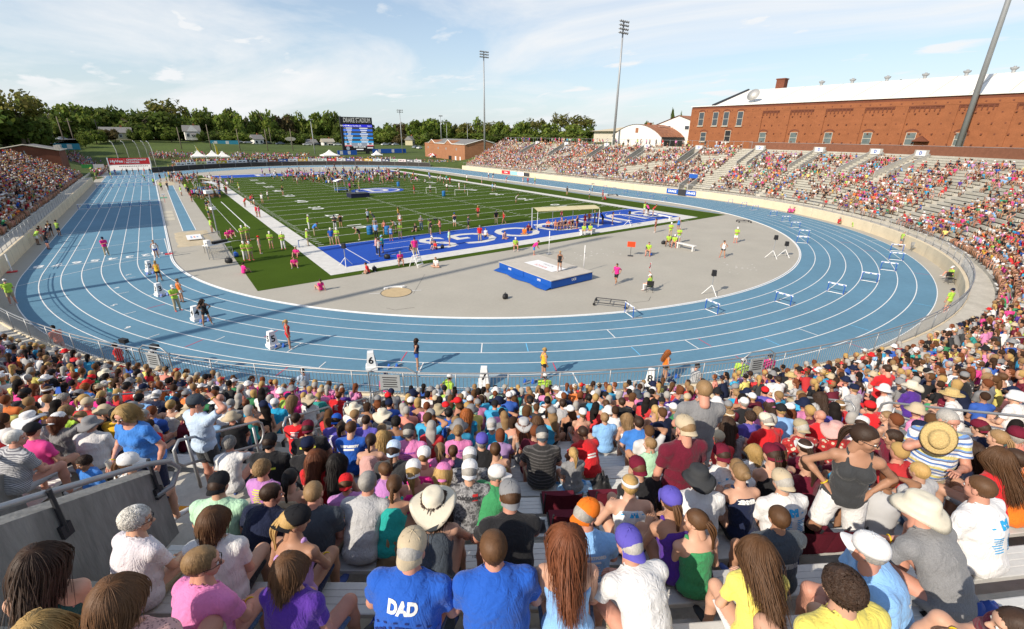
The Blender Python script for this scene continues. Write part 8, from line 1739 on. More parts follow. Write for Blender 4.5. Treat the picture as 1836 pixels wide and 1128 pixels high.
p=zp(Z7,838,395);o=empty('result_sign',(float(p[0]),float(p[1]),0),2.2,'small orange red display panel on a stand left of the seated judge','sign');MB().box((0,0,1.15),(0.75,0.1,0.5)).build('panel',mat('sign_orange',rgb(225,70,30),0.6),o);MB().tube([(0,0,0),(0,0,0.95)],0.02,5).build('pole',m_dark,o);MB().box((0,0,0.03),(0.5,0.35,0.04)).build('base',m_dark,o)
def dolly(p,rz,label,L=2.1,W=1.0):
 o=empty('hurdle_dolly',(float(p[0]),float(p[1]),0),rz,label,'trolley')
 for y in(-W/2,W/2):MB().tube([(-L/2,y,.25),(L/2,y,.25)],0.035,6).build('frame_bar',m_dark,o)
 for x in(-L/2,0,L/2):MB().tube([(x,-W/2,.25),(x,W/2,.25)],0.03,6).build('frame_bar',m_dark,o)
 for x in(-L/2,L/2):
  for y in(-W/2,W/2):MB().lathe([(.1,-.03),(.1,.03)],10,M=Matrix.Rotation(math.pi/2,4,'X'),c=(x,y,.1)).build('wheel',m_black,o)
dolly(zp(Z7,695,745),-0.95,'black steel trolley frame on the apron near the bend');dolly(zp(Z3,1650,1072),-0.7,'dark trolley frame far out on the right of the apron',1.6,.8);dolly(zp(Z3,712,882),-0.6,'flat dark trolley by the back straight',1.8,.7)
def bag(p,label,s=1.0,m=m_black):
 o=empty('sports_bag',(float(p[0]),float(p[1]),0.0),rng.uniform(0,3),label,'bag');q=MB();q.lathe([(0.0,0.0),(0.16*s,0.02*s),(0.2*s,0.14*s),(0.17*s,0.3*s),(0.08*s,0.37*s),(0,0.38*s)],10,sx=1.35);q.build('bag_body',m,o,True);MB().tube([(-.1*s,0,.34*s),(-.06*s,0,.46*s),(.06*s,0,.46*s),(.1*s,0,.34*s)],0.015,5).build('strap',m,o)
bag(zp(Z6,1780,700),'black backpack alone on the grey apron');bag(zp(Z6,935,415),'dark sports bag at the edge of the blue end zone',1.2);bag(zp(Z6,845,500),'black and white bag beside the seated red shirt');bag(zp(Z6,1330,340),'dark bag by the red shirted sitter in the end zone');bag(zp(Z7,130,212),'small dark bag by the orange shirted sitter',.8);bag(zp(Z5,1640,365),'black kit bag beside the timing barrier',1.3);bag(zp(Z5,1690,320),'blue cool box shaped bag beside the officials',1.2,m_bluep);bag(zp(Z7,1075,310),'black bag by the group of seated judges');bag(zp(Z7,985,390),'blue drink bag under the seated judge',.6,m_bluep)
def barrier(p,q,label):
 c=(p+q)/2;L=float(np.linalg.norm((q-p)[:2]));o=empty('crowd_barrier',(float(c[0]),float(c[1]),0),math.atan2(q[1]-p[1],q[0]-p[0]),label,'barrier');MB().tube([(-L/2,0,.05),(-L/2,0,1.05),(L/2,0,1.05),(L/2,0,.05)],0.032,6).tube([(-L/2,0,.2),(L/2,0,.2)],.015,5).build('frame',m_pipe,o);b=MB()
 for x in np.arange(-L/2+0.12,L/2,0.12):b.box((x,0,.62),(.02,.02,.84))
 k=b.build('bars',m_pipe,o);k['kind']='stuff'
A_,B_,D_,E_=zp((180,400),1430,300,7.65),zp((180,400),1500,510,7.65),zp((180,400),1836,480,7.65),zp((180,400),1660,245,7.65)
barrier(A_,B_,'steel crowd barrier at the left side of the timing table');barrier(A_,E_,'steel crowd barrier behind the timing table');barrier(B_,D_,'steel crowd barrier in front of the timing table')
p=(A_+D_)/2;o=empty('timing_table',(float(p[0]),float(p[1]),0),0.5,'white timing table with black equipment inside the barriers','table');MB().box((0,0,.74),(2.4,.8,.05)).build('top',m_white,o);MB().box((0.3,0,.88),(1.4,.4,.24)).build('equipment',m_black,o);MB().box((-.9,0,1.0),(.4,.5,.5)).build('equipment_case',m_white,o)
for x in(-1.1,1.1):
 for y in(-.35,.35):MB().tube([(x,y,0),(x,y,.73)],.02,5).build('leg',m_dark,o)
p=at(390.5,420,0);o=empty('finish_camera_post',(float(p[0]),float(p[1]),0),0.4,'grey post with white photo finish cameras beside the sand pit','camera post');MB().tube([(0,0,0),(0,0,4.6)],.07,8).build('post',m_pipe,o);MB().box((0,0,4.7),(.8,.5,.35)).build('camera_housing',m_white,o);MB().box((.1,0,2.9),(.5,.35,.3)).build('camera_housing',m_white,o)
for(px,py,lab)in((22,488,'outer'),(303,456,'inner')):
 p=at(px,py,0);o=empty('finish_beam_post',(float(p[0]),float(p[1]),0),0,'white timing post on a red base at the %s end of the finish line'%lab,'post');MB().box((0,0,.04),(.6,.4,.08)).build('base',m_red,o);MB().tube([(0,0,.08),(0,0,1.5)],.05,8).build('post',m_white,o)
p=zp((140,270),1195,715,7.65);o=empty('wind_gauge',(float(p[0]),float(p[1]),0),0,'white headed wind gauge on a thin red stand by the runway','gauge');MB().tube([(0,0,0),(0,0,1.2)],.025,6).build('stand',m_red,o);MB().box((0,0,1.3),(.5,.2,.2)).build('head',m_white,o)
for(x0,x1,y0,lab)in((1215,1285,865,'left small goal frame on the middle of the field'),(1420,1510,880,'right small goal frame on the middle of the field')):
 p,q=zp(Z2,x0,y0),zp(Z2,x1,y0);tag(MB().tube([tuple(p),(p[0],p[1],1.1),(q[0],q[1],1.1),tuple(q)],.04,6).build('goal_frame',m_white),lab,'goal')
def wall_sign(y,w_,c,label,txt=None,x=None,m=None):
 s=MB().box((CX+47.44,y,.62),(.08,w_,.95)).build('wall_sign',m or mat('ws'+label[:6],c,.6));tag(s,label,'sign')
 if txt:text('sign_word',txt,.6,m_white,frame((CX+47.39,y,.62),(0,-1,0),(0,0,1)),s,bold=.02)
def wy(zx,zy):return float(atx(920+zx/3.991,130+zy/3.991,CX+47.4)[1])
ya,yb=wy(1098,850),wy(1178,868);wall_sign((ya+yb)/2,abs(ya-yb),None,'blue wall sign left of the lower stair opening','DRAKE',m=m_bluep);ya,yb=wy(1235,868),wy(1305,885);wall_sign((ya+yb)/2,abs(ya-yb),None,'blue wall sign right of the lower stair opening','DRAKE',m=m_bluep)
for px,py,w_,c,t,lab in((907,308,4.2,(.6,.03,.04),'HyVee','red sponsor sign on the far cream wall'),(921,309,3.6,(.3,.55,.6),None,'pale turquoise sponsor sign on the far cream wall'),(934,311,3.4,(.7,.7,.7),None,'white sponsor sign on the far cream wall'),(944,312,2.4,(.05,.05,.06),None,'black sponsor sign on the far cream wall')):wall_sign(float(atx(px,py,CX+47.4)[1]),w_,c,lab,t)
y0=wy(1210,850);v=empty('stair_opening',(0,0,0),0,'lower concrete stair opening in the cream wall between the blue signs','entrance')
for s in(-1,1):MB().add([(CX+47.45,y0+s*1.0+o_,z)for o_ in(-.1,.1)for z in(0,)]+[(CX+47.45,y0+s*1.0-.1,2.1),(CX+47.45,y0+s*1.0+.1,2.1),(CX+50.6,y0+s*1.0-.1,3.4),(CX+50.6,y0+s*1.0+.1,3.4),(CX+50.6,y0+s*1.0-.1,0),(CX+50.6,y0+s*1.0+.1,0)],[(0,1,3,2),(2,3,5,4),(4,5,7,6),(0,2,4,6),(1,7,5,3)]).build('parapet',m_para,v)
MB().box((CX+47.44,y0,.6),(.06,1.8,1.2)).build('opening',m_dark,v);MB().box((CX+50.5,y0,3.6),(.1,1.9,.8)).build('sign_panel',m_bluep,v)  # dark slab on the uncut wall paints in the shade of the opening
for px,py,w_,lab in((706,690,1.9,'tall looped steel gate frame with a grey notice by the pink shirted official'),(1352,680,1.6,'looped steel gate frame with a notice right of lane box eight'),(283,652,1.6,'steel gate with vertical bars at the left of the near bend')):
 d=ray(px,py);th=None;ts=np.linspace(5,60,3000);P=CAM+d*ts[:,None];i=int(np.argmin(np.abs(np.hypot(P[:,0]-CX,P[:,1]-CY0)-47.75)));th=math.degrees(math.atan2(P[i,1]-CY0,P[i,0]-CX));p=rad(47.78,th,1.2);g=empty('rail_gate',tuple(p),math.radians(th)+math.pi/2,lab,'gate')
 MB().tube([(-w_/2,0,0),(-w_/2,0,1.05),(-w_*.3,0,1.28),(w_*.3,0,1.28),(w_/2,0,1.05),(w_/2,0,0)],.028,8).build('frame',m_pipe,g,True);b=MB()
 for x in np.arange(-w_/2+.12,w_/2,.12):b.box((x,0,.55),(.014,.014,1.0))
 k=b.build('bars',m_pipe,g);k['kind']='stuff';MB().box((-w_*.06,-.03 if True else 0,.62),(w_*.42,.03,.7)).build('notice',mat('notice_grey',(.34,.36,.37),.7),g)
 for r_ in range(5):MB().box((-w_*.06,.0-.05,.85-.1*r_),(w_*.3-.05*(r_%2),.01,.035)).build('print',m_dark,g)
#  people on the field and track
FARP,FARG=[],[]
def field_person(p,face,tpl,top,tc,bot,bc,hs,hc,ht,htc,sk,label,s=1.0,z=0.0):
 d=np.asarray(p)-CAM
 if np.linalg.norm(d)>62:FARP.append((float(p[0]),float(p[1]),z,math.atan2(d[1],d[0])-math.pi/2+rng.uniform(-2,2),s,tc))if not tpl.startswith('g')else FARG.append((float(p[0]),float(p[1]),z,rng.uniform(0,6.3),s,tc));return None
 base=math.atan2(d[1],d[0])-math.pi/2;rz=base+math.radians({'a':0,'t':180,'l':90,'r':-90}.get(face,0)if isinstance(face,str)else face)
 nn=lambda v:None if v=='-' else v;tcol=np.array(C_.get(tc,(.5,.5,.5)))*rng.uniform(.92,1.06)
 o=person(tpl,(float(p[0]),float(p[1]),z),rz,s,tuple(np.array(SK[sk])*rng.uniform(.9,1.1)),top,tuple(tcol),bot,C_.get(bc,(.2,.2,.2)),nn(hs),tuple(np.array(H_C.get(hc,(.1,.1,.1)))),nn(ht),C_.get(htc,(.6,.6,.6)),tmat=PM.get(tc),shoes=random.choice([(.65,.65,.65),(.05,.05,.05),(.3,.3,.35),(.6,.1,.1)]))
 tag(o,label,'person','people on the track and field');return o
O=('tee','lime','shorts','khaki','short','grey','cap','white','p')
def off(o,x,y,face,label,tpl='st_front',bot='pants',bc='khaki',ht='cap',htc='white',s=1.02,z=0.0,tc='lime'):field_person(zp(o,x,y),face,tpl,'polo',tc,bot,bc,'short','grey',ht,htc,'p',label,s,z)
def athl(o,x,y,face,tc,bc,hs,hc,label,tpl='sf_arms',top='singlet',bot='briefs',s=0.97,sk='t',z=0.0):field_person(zp(o,x,y),face,tpl,top,tc,bot,bc,hs,hc,'-','-',sk,label,s,z)
def sit_on(o,x,y,face,tpl,top,tc,bot,bc,hs,hc,ht,htc,label,zs=0.45,sk='f',s=1.0,pw=None):field_person(zp(o,x,y),face,tpl,top,tc,bot,bc,hs,hc,ht,htc,sk,label,s,zs)
A1_=(460,580);A2_=(920,580)
off(Z5,768,312,200,'official in bright pink with a yellow sash standing on the straight',tc='hotpink',htc='navy')
athl(Z5,1125,328,'t','white','royal','bun','fair','athlete in white vest and blue shorts at lane box one');athl(Z5,1145,498,-20,'gold','black','pony','blond','athlete in gold and white vest walking by lane box two','sf_walk')
off(Z5,1275,706,200,'official in lime standing beside lane box three');athl(Z5,1305,645,-60,'orange','white','bun','fair','athlete half hidden behind the lime official at lane box three');athl(Z5,1488,808,'t','black','black','long','dark','athlete in black uniform right of lane box four','sf_hips')
athl(Z6,240,1055,'r','red','red','pony','blond','athlete in red uniform right of lane box five');athl(A1_,1152,325,'r','navy','royal','bob','dark','athlete in dark blue uniform with hands on hips','sf_hips');athl(A2_,215,398,-60,'gold','black','bun','blond','athlete in gold vest and black shorts beyond the blocks');athl(A2_,1075,415,-60,'orange','black','long','ginger','athlete in orange vest and black shorts beside lane box eight')
off(Z5,100,662,-10,'official in lime at the far left wall of the bend',bot='shorts');off(Z5,275,235,-30,'official in lime leaning by the left wall',bot='shorts');off(Z5,430,172,40,'official in lime at the edge of the outside lane',bot='shorts')
for i,(x,tc,lab)in enumerate(((315,'coral','coral top'),(335,'navy','navy top'),(352,'white','white top'),(375,'black','black top'))):athl(Z5,x,215-14*i,90,tc,'grey','pony','brown','girl in %s leaning on the left wall behind the officials'%lab,top='tank')
off(Z5,1520,150,'l','official in lime and dark shorts at the edge of the turf by the pit',bot='shorts',bc='black');off(Z5,1500,40,0,'official in lime beside the camera post',ht='cap',htc='royal');field_person(zp(Z1,1490,1000),0,'st_front','tee','navy','shorts','black','short','dark','-','-','f','person in dark blue shirt by the camera post');field_person(zp(Z1,1512,1010),20,'st_front','tee','cream','shorts','grey','short','grey','-','-','f','person in cream shirt by the camera post')
for x,y,lab in((1760,345,'front left'),(1800,345,'front right'),(1745,215,'back left'),(1778,205,'back right')):off(Z5,x,y,200,'lime official in the group right of the timing barriers, %s'%lab,bot='shorts' if x>1770 else 'pants',bc='white' if 'front left' in lab else 'khaki')
for x,y,lab in((1640,215,'left'),(1665,200,'right')):field_person(zp(Z5,x,y),190,'g_bent','tee','hotpink','shorts','black','pony','dark','-','-','f','volunteer in bright pink sitting behind the barriers, the %s one'%lab,1.0,.45)
field_person(zp(Z5,1745,440),-60,'g_bent','tee','hotpink','shorts','navy','short','dark','-','-','f','volunteer in bright pink sitting at the turf edge near the pit');field_person(zp(Z5,1785,290),60,'g_bent','tee','red','shorts','black','short','dark','-','-','f','person in red sitting among the lime officials',1,.2)
field_person(zp(Z6,460,640),20,'gf_back','tee','hotpink','shorts','khaki','pony','dark','-','-','f','volunteer in bright pink sitting on the grey apron')
for a in((30,378,'r','grey','tank','shorts','khaki','cap','red','person in grey tank and red cap at the left turf edge'),(540,310,'t','royal','polo','pants','khaki','cap','white','person in blue polo and white cap by the end zone corner'),(415,250,'r','blue','polo','pants','khaki','-','-','person in blue polo bending over on the field'),(565,205,'t','charcoal','tee','pants','lightgrey','cap','navy','person in charcoal shirt and navy cap on the field'),(800,155,'t','paleblue','tee','shorts','grey','-','-','person in pale blue shirt and grey shorts on the field'),(845,165,'r','slate','tee','shorts','grey','-','-','person in slate shirt next to the pale blue shirt'),(852,225,'t','grey','tee','shorts','black','-','-','person in grey shirt behind the pale blue polo'),(858,265,'t','skyblue','polo','pants','black','-','-','person in sky blue polo and black trousers by the barrel'),(880,398,'r','lightgrey','tee','pants','charcoal','-','-','person in light grey shirt standing in the blue end zone'),(862,383,'r','rose','tee','pants','black','-','-','person in dusty pink behind the light grey shirt'),(907,370,'l','teal','tee','shorts','charcoal','cap','skyblue','person in teal with a light blue cap in the end zone'),(1180,207,'t','grey','tee','pants','denim','cap','grey','person in grey shirt and jeans on the field'),(1248,245,'r','black','tee','shorts','khaki','-','-','cameraman in black beside the tripod'),(1235,235,'r','lime','polo','pants','khaki','cap','grey','person in lime vest behind the cameraman'),(1315,237,'l','coral','tee','shorts','brown','-','-','person in coral pink shirt and brown shorts right of the tripod'),(1418,185,'a','navy','tank','shorts','white','cap','royal','person in navy tank and white shorts on the field'),(1515,205,'r','slate','tee','shorts','black','-','-','person in slate shirt at the far edge of the end zone'),(1585,123,'t','red','tee','shorts','black','-','-','person in red shirt and black shorts on the field'),(1715,163,'t','black','tee','pants','khaki','cap','grey','person in black shirt and khaki trousers facing the red runner'),(1598,287,'t','red','polo','pants','khaki','cap','grey','person in red polo standing on the end zone letters'),(1380,320,'r','mint','polo','shorts','khaki','-','-','person in pale green polo standing in the end zone')):
 x,y,fc,tc,top,bot,bc,ht,htc,lab=a;field_person(zp(Z6,x,y),fc,'st_bend' if 'bending' in lab else('st_front' if rng.random()<.6 else 'st_arms'),top,tc,bot,bc,'short',str(rng.choice(['brown','dark','grey'])),ht,htc,'p',lab)
for x,y,fc,lab in((110,343,'t','left of two by the white border'),(195,345,'t','right of two by the white border'),(370,322,'r','by the hurdle on the white border'),(377,205,'r','standing on the near left of the field'),(583,310,'t','beside the blue polo at the corner'),(1030,270,'t','between the barrels on the field edge')):off(Z6,x,y,fc,'official in lime and white cap %s'%lab,bc='white' if x in(195,377)else 'khaki',bot='shorts' if x in(583,1030,110)else 'pants')
hurdle(float(zp(Z6,340,330)[0]),float(zp(Z6,340,330)[1]),0.3,'single hurdle standing on the white border by the lime official','loose hurdles')
for a in((605,190,'a','black','black','dark','athlete in black with hands at the sides on the field','st_arms'),(740,280,'l','black','black','dark','athlete in black bending over near the end zone','st_bend'),(1018,135,'r','gold','black','fair','athlete in gold vest and black shorts on the field','sm_walk'),(918,240,'t','coral','black','dark','athlete in coral vest by the barrels','sf_arms'),(965,285,'t','skyblue','royal','fair','girl in sky blue with red shoes in the end zone','sf_arms'),(1000,225,'l','lightgrey','black','dark','athlete in light grey bending by the right barrel','st_bend'),(1030,180,'t','white','red','dark','athlete in white and red behind the lime official','sf_arms'),(1770,163,'l','red','red','dark','athlete in red uniform beside the black shirt','sm_walk')):
 x,y,fc,tc,bc,hc,lab,tpl=a;athl(Z6,x,y,fc,tc,bc,'short' if tpl.startswith('s')and tpl[1]in 'tm' else 'pony',hc,lab,tpl)
for a in((290,395,'hotpink','g_bent','volunteer in bright pink crouching on the white border'),(275,470,'hotpink','g_bent','volunteer in bright pink crouching on the turf'),(1100,355,'navy','g_cross','person in navy sitting cross legged in the end zone'),(800,515,'red','g_cross','person in red sitting on the grass strip with a bag'),(1290,472,'white','g_cross','photographer in white sitting on the apron edge'),(1250,312,'white','g_bent','person in white cap and shirt sitting in the end zone'),(1285,347,'red','g_bent','person in red with head down sitting in the end zone'),(1770,272,'rose','g_cross','person in pink and grey sitting on the end zone letters'),(1640,252,'white','gf_back','athlete lying back on the end zone letters'),(1135,215,'black','gf_back','athlete stretching on the turf beside the end zone')):
 x,y,tc,tpl,lab=a;field_person(zp(Z6,x,y),float(rng.uniform(90,270)),tpl,'tee',tc,'shorts','black','short',str(rng.choice(['dark','brown','fair'])),'cap' if 'cap' in lab else '-','white','f',lab)
p=zp(Z6,1030,462);fchair(p,1.2,'folding chair under the bright pink judge');field_person(p,190,'sm_phone','polo','hotpink','shorts','white','short','grey','cap','grey','p','judge in bright pink sitting on a chair at the end zone edge',1.0,.44)
field_person(zp(Z6,1140,455),200,'st_arms','polo','hotpink','pants','khaki','short','grey','cap','navy','p','judge in bright pink standing on the white ladder',1.0,.72)
p=zp(Z7,15,355);fchair(p,1.2,'folding chair under the lime judge left of the jump mat');field_person(p,190,'sm_lap','polo','lime','shorts','khaki','short','grey','cap','white','p','judge in lime sitting on a chair left of the jump mat',1,.44)
field_person(zp(Z7,148,390),-90,'st_bend','tee','hotpink','shorts','blue','short','brown','-','-','f','helper in pink shirt and blue shorts crouching behind the jump mat',.97);athl(Z7,735,595,150,'hotpink','black','short','dark','boy in pink shirt and black shorts walking from the jump mat','sm_walk','tee','shorts',.98)
pj=at(1003,486,0.72);field_person(pj,170,'sf_walk','singlet','black','briefs','black','pony','blond','-','-','t','high jumper in black stepping off the landing mat',.97,.73)
p=zp(Z7,975,650);fchair(p,-0.9,'folding chair under the judge raising a red flag');field_person(p,60,'sm_flag','polo','lime','pants','white','short','grey','cap','white','p','judge in lime sitting with a raised red flag',1,.44)
J=TPL['sm_flag'].J;d=np.asarray(p)-CAM;rz=math.atan2(d[1],d[0])-math.pi/2+math.radians(60);hx,hy=J['HR'][0],J['HR'][1];hx,hy=hx*math.cos(rz)-hy*math.sin(rz),hx*math.sin(rz)+hy*math.cos(rz)
fo=empty('hand_flag',(float(p[0])+hx,float(p[1])+hy,.44+float(J['HR'][2])),rz,'red judging flag held up by the seated judge in lime','flag');MB().tube([(0,0,-.05),(0,0,.75)],.012,5).build('stick',m_white,fo);b=MB();b.strip([(0,0,.3+.1*i)for i in range(5)],[(-.1-.05*math.sin(i),.05*math.sin(i*2),.28+.1*i)for i in range(5)]);b.build('flag_cloth',m_red,fo)
p=zp(Z7,965,390);fchair(p,-2.6,'folding chair under the judge near the orange display');field_person(p,175,'sm_lap','polo','lime','shorts','khaki','short','brown','-','-','p','bareheaded judge in lime sitting near the orange display',1,.44)
off(Z7,1120,262,200,'judge in lime standing at the back of the seated group');off(Z7,1180,302,190,'judge in lime standing right of the seated group',ht='-',bot='shorts',bc='lightgrey')
for x,y,lab in((1108,322,'left'),(1150,330,'right')):fchair(zp(Z7,x,y),1.8,'folding chair under the %s of the two grouped lime judges'%lab);field_person(zp(Z7,x,y),175,'sm_lap','polo','lime','shorts','black','short','grey','cap' if lab=='right' else '-','white','d' if lab=='left' else 'p','judge in lime sitting with black shorts, %s one of the group'%lab,1,.44)
athl(Z7,1178,215,'a','blue','royal','bun','fair','athlete in blue stretching one leg behind the judges','sf_walk');athl(Z7,1015,226,'l','maroon','maroon','pony','dark','athlete in maroon drinking on the white border');athl(Z7,1495,405,'t','white','black','bun','dark','athlete in white vest and black shorts alone on the right apron','sf_hips');off(Z7,1588,300,200,'official in lime and white shorts on the far right apron',bot='shorts',bc='white')
for x,y,tc,bc,lab in((708,172,'rose','black','athlete in dusty pink walking right of the shelter'),(640,168,'navy','navy','athlete in navy at the right end of the shelter'),(605,163,'red','black','athlete in red at the right end of the shelter'),(455,200,'black','red','athlete in black standing inside the shelter'),(512,182,'red','red','athlete in red standing in the middle of the shelter'),(542,168,'orange','red','athlete in orange red standing behind the shelter bench'),(345,150,'maroon','black','athlete in maroon standing at the back left of the shelter'),(582,160,'teal','navy','athlete in teal at the shelter post')):athl(Z7,x,y,float(rng.uniform(120,240)),tc,bc,str(rng.choice(['pony','bun','braid'])),str(rng.choice(['dark','brown','fair'])),lab)
for i,(x,y,tc)in enumerate(((300,208,'coral'),(322,206,'maroon'),(345,203,'rose'),(372,200,'navy'),(398,198,'red'),(420,195,'black'))):field_person(zp(Z7,x,y),195,['sf_lap','sf_elbow','sf_chin'][i%3],'singlet',tc,'briefs','black','pony',str(rng.choice(['dark','brown','fair'])),'-','-','t','athlete in %s sitting on the shelter bench, %s from the left'%(cname(tc),words[i]),.97,.44)
for x,y,tc,tpl,lab in((82,240,'orange','g_cross','person in orange sitting on the end zone left of the shelter'),(112,212,'maroon','g_bent','person in maroon sitting beside the shelter post'),(252,185,'coral','g_bent','person in coral sitting under the left of the shelter')):field_person(zp(Z7,x,y),170,tpl,'tee',tc,'shorts','black','short','dark','-','-','t',lab)
for x,y,tc,lab in((932,118,'lime','left'),(962,122,'hotpink','middle'),(995,128,'red','right')):field_person(zp(Z7,x,y),165,'sm_elbow','polo',tc,'shorts','white','short','dark','-','-','p','judge in %s on the long white bench, %s one'%(cname(tc),lab),1,.45)
for x,y,lab in((505,245,'left'),(550,242,'right')):field_person(zp(Z7,x,y),175,'sm_lap','polo','lime','pants','white','short','fair','-','-','p','judge in lime at the small white table, %s one'%lab,1,.44)
for a in((Z8,945,408,175,'st_arms','lime','pants','gold','cap','white',0,'official in lime and yellow trousers standing by the right wall'),(Z8,1270,880,60,'st_arms','lime','shorts','khaki','cap','navy',0,'official in lime and navy cap beside the wall at the right bend'),(Z3,155,800,180,'st_arms','lime','shorts','khaki','-','-',0,'official in lime on the back straight by the red runners'),(Z3,540,790,180,'st_front','lime','shorts','khaki','-','-',0,'official in lime beside the wall of the back straight'),(Z3,1225,878,90,'st_arms','lime','pants','khaki','-','-',0,'official in lime at the lower stair opening'),(Z3,385,880,180,'st_front','charcoal','pants','charcoal','-','-',0,'person in dark clothes on the right turf edge'),(Z3,545,900,90,'st_bend','white','pants','lightgrey','-','-',0,'person in white bending forward on the right turf edge'),(Z3,565,855,90,'st_arms','aqua','shorts','grey','-','-',0,'person in pale aqua behind the bending white figure'),(Z3,640,912,120,'st_arms','red','pants','black','-','-',0,'person in red standing at the right turf edge'),(Z3,20,935,180,'st_arms','lightgrey','pants','lightgrey','cap','white',0,'person all in light grey on the right part of the field')):
 o_,x,y,fc,tpl,tc,bot,bc,ht,htc,z,lab=a;field_person(zp(o_,x,y),fc,tpl,'tee',tc,bot,bc,'short','dark',ht,htc,'p',lab)
for a in((Z8,155,168,'hotpink','pair by the far cream wall, left one'),(Z8,175,168,'hotpink','pair by the far cream wall, right one'),(Z8,505,248,'red','alone by the right cream wall'),(Z8,612,272,'lime','beside the wall right of the red sitter'),(Z3,662,915,'red','on the turf edge at right'),(Z3,850,835,'hotpink','by the straight wall, left of two'),(Z3,905,838,'hotpink','by the straight wall, right of two'),(Z3,990,850,'lime','by the straight wall beside the pink pair'),(Z3,1415,905,'lime','by the wall beyond the blue signs'),(Z8,1300,660,'lime','slumped in a chair by the bend wall')):
 o_,x,y,tc,lab=a;field_person(zp(o_,x,y),120,'g_bent','tee',tc,'shorts','khaki','short','dark','cap' if tc=='lime' else '-','white','p','helper in %s sitting %s'%(cname(tc),lab),1,.12 if 'chair' not in lab else.42)
p=zp(Z8,1300,672);fchair(p,2.4,'reclined camp chair by the wall of the right bend');p=zp(Z8,1040,440);fchair(p,2.2,'grey empty camp chair by the right wall',m_knit if False else m_steel)
for x,y,tc in((70,795,'coral'),(105,800,'red')):athl(Z3,x,y,200,tc,'red','pony','dark','runner in %s on the back straight beside the lime official'%tc)
for a in((85,915,'white','red'),(45,940,'white','maroon'),(190,880,'black','black'),(330,750,'pink','black'),(1130,873,'red','navy'),(1245,862,'lightgrey','black'),(1362,850,'white','black'),(1450,842,'white','navy'),(1490,862,'grey','black'),(1385,800,'red','black'),(1340,800,'black','black'),(1612,795,'lightgrey','black'),(1505,780,'white','black'),(1690,762,'black','white'),(1660,755,'white','black'),(1688,852,'skyblue','black'),(1708,852,'white','navy'),(1785,790,'red','white'),(548,745,'navy','red'),(560,690,'navy','black')):
 x,y,tc,bc=a;field_person(zp(Z2,x,y),float(rng.uniform(0,360)),str(rng.choice(['st_arms','sm_walk','sf_walk','st_front'])),'tee',tc,'shorts',bc,'short',str(rng.choice(['dark','brown','fair'])),'-','-','f','athlete in %s and %s shorts %s'%(cname(tc),cname(bc),'on the left numbers of the field' if x<340 else('at the far edge of the field' if x<600 else('warming up on the middle of the field' if x<1500 else 'near the right sideline of the field'))))
field_person(zp(Z2,740,870),180,'st_front','polo','lime','shorts','khaki','short','grey','cap','white','p','official in lime standing on the camera platform',1,.75);field_person(zp(Z2,675,880),200,'sm_lap','polo','hotpink','shorts','khaki','short','grey','cap','red','p','person in bright pink sitting on the camera platform',1,.75)
for x,y,tc,lab in((25,1040,'hotpink','right one of the pair'),(5,1035,'red','left one of the pair')):athl(Z2,x,y,180,tc,'white','short','dark','runner in %s on the white sideline, %s'%(cname(tc),lab),'sm_walk','tee','shorts')
for a in((1715,850,180,'lime','official in lime walking on the far left of the field'),(800,760,180,'lime','official in lime at the left of the distant straight'),(1040,775,180,'lime','official in lime at the inside of the distant straight'),(1105,810,0,'lime','official in lime beside the far sand pit'),(1160,845,90,'lime','official in lime standing at the runway end'),(1205,845,180,'navy','jumper in navy running down the runway'),(1300,880,90,'lime','official in lime left of two by the runway'),(1335,855,90,'lime','official in lime right of two by the runway'),(1375,925,90,'red','athlete in red at the turf edge by the runway'),(1440,905,0,'maroon','athlete in maroon beside the white pop up shelter'),(1755,965,180,'red','runner in red on the white sideline'),(1800,945,150,'red','coach in red at the edge of the field'),(1822,950,200,'black','athlete in black vest beside the red coach'),(655,715,0,'lime','official in lime at the end of the left wall'),(690,765,90,'lime','helper in lime by the end of the left wall')):
 x,y,fc,tc,lab=a;field_person(zp(Z1,x,y),fc,'st_arms' if 'running' not in lab else 'sm_walk','tee',tc,'shorts','khaki' if tc=='lime' else 'black','short','dark','cap' if tc=='lime' else '-','white','p',lab)
for i in range(8):field_person(np.array([CX-37.11-1.22*i,122.0+0.6*(i%3),0]),180,'sf_walk','singlet',['navy','red','maroon','black','black','navy','purple','black'][i],'briefs','black','pony','dark','-','-','t','distant hurdler in %s, %s lane from the infield on the straight'%(['navy','red','maroon','black','black','navy','purple','black'][i],words[i]))
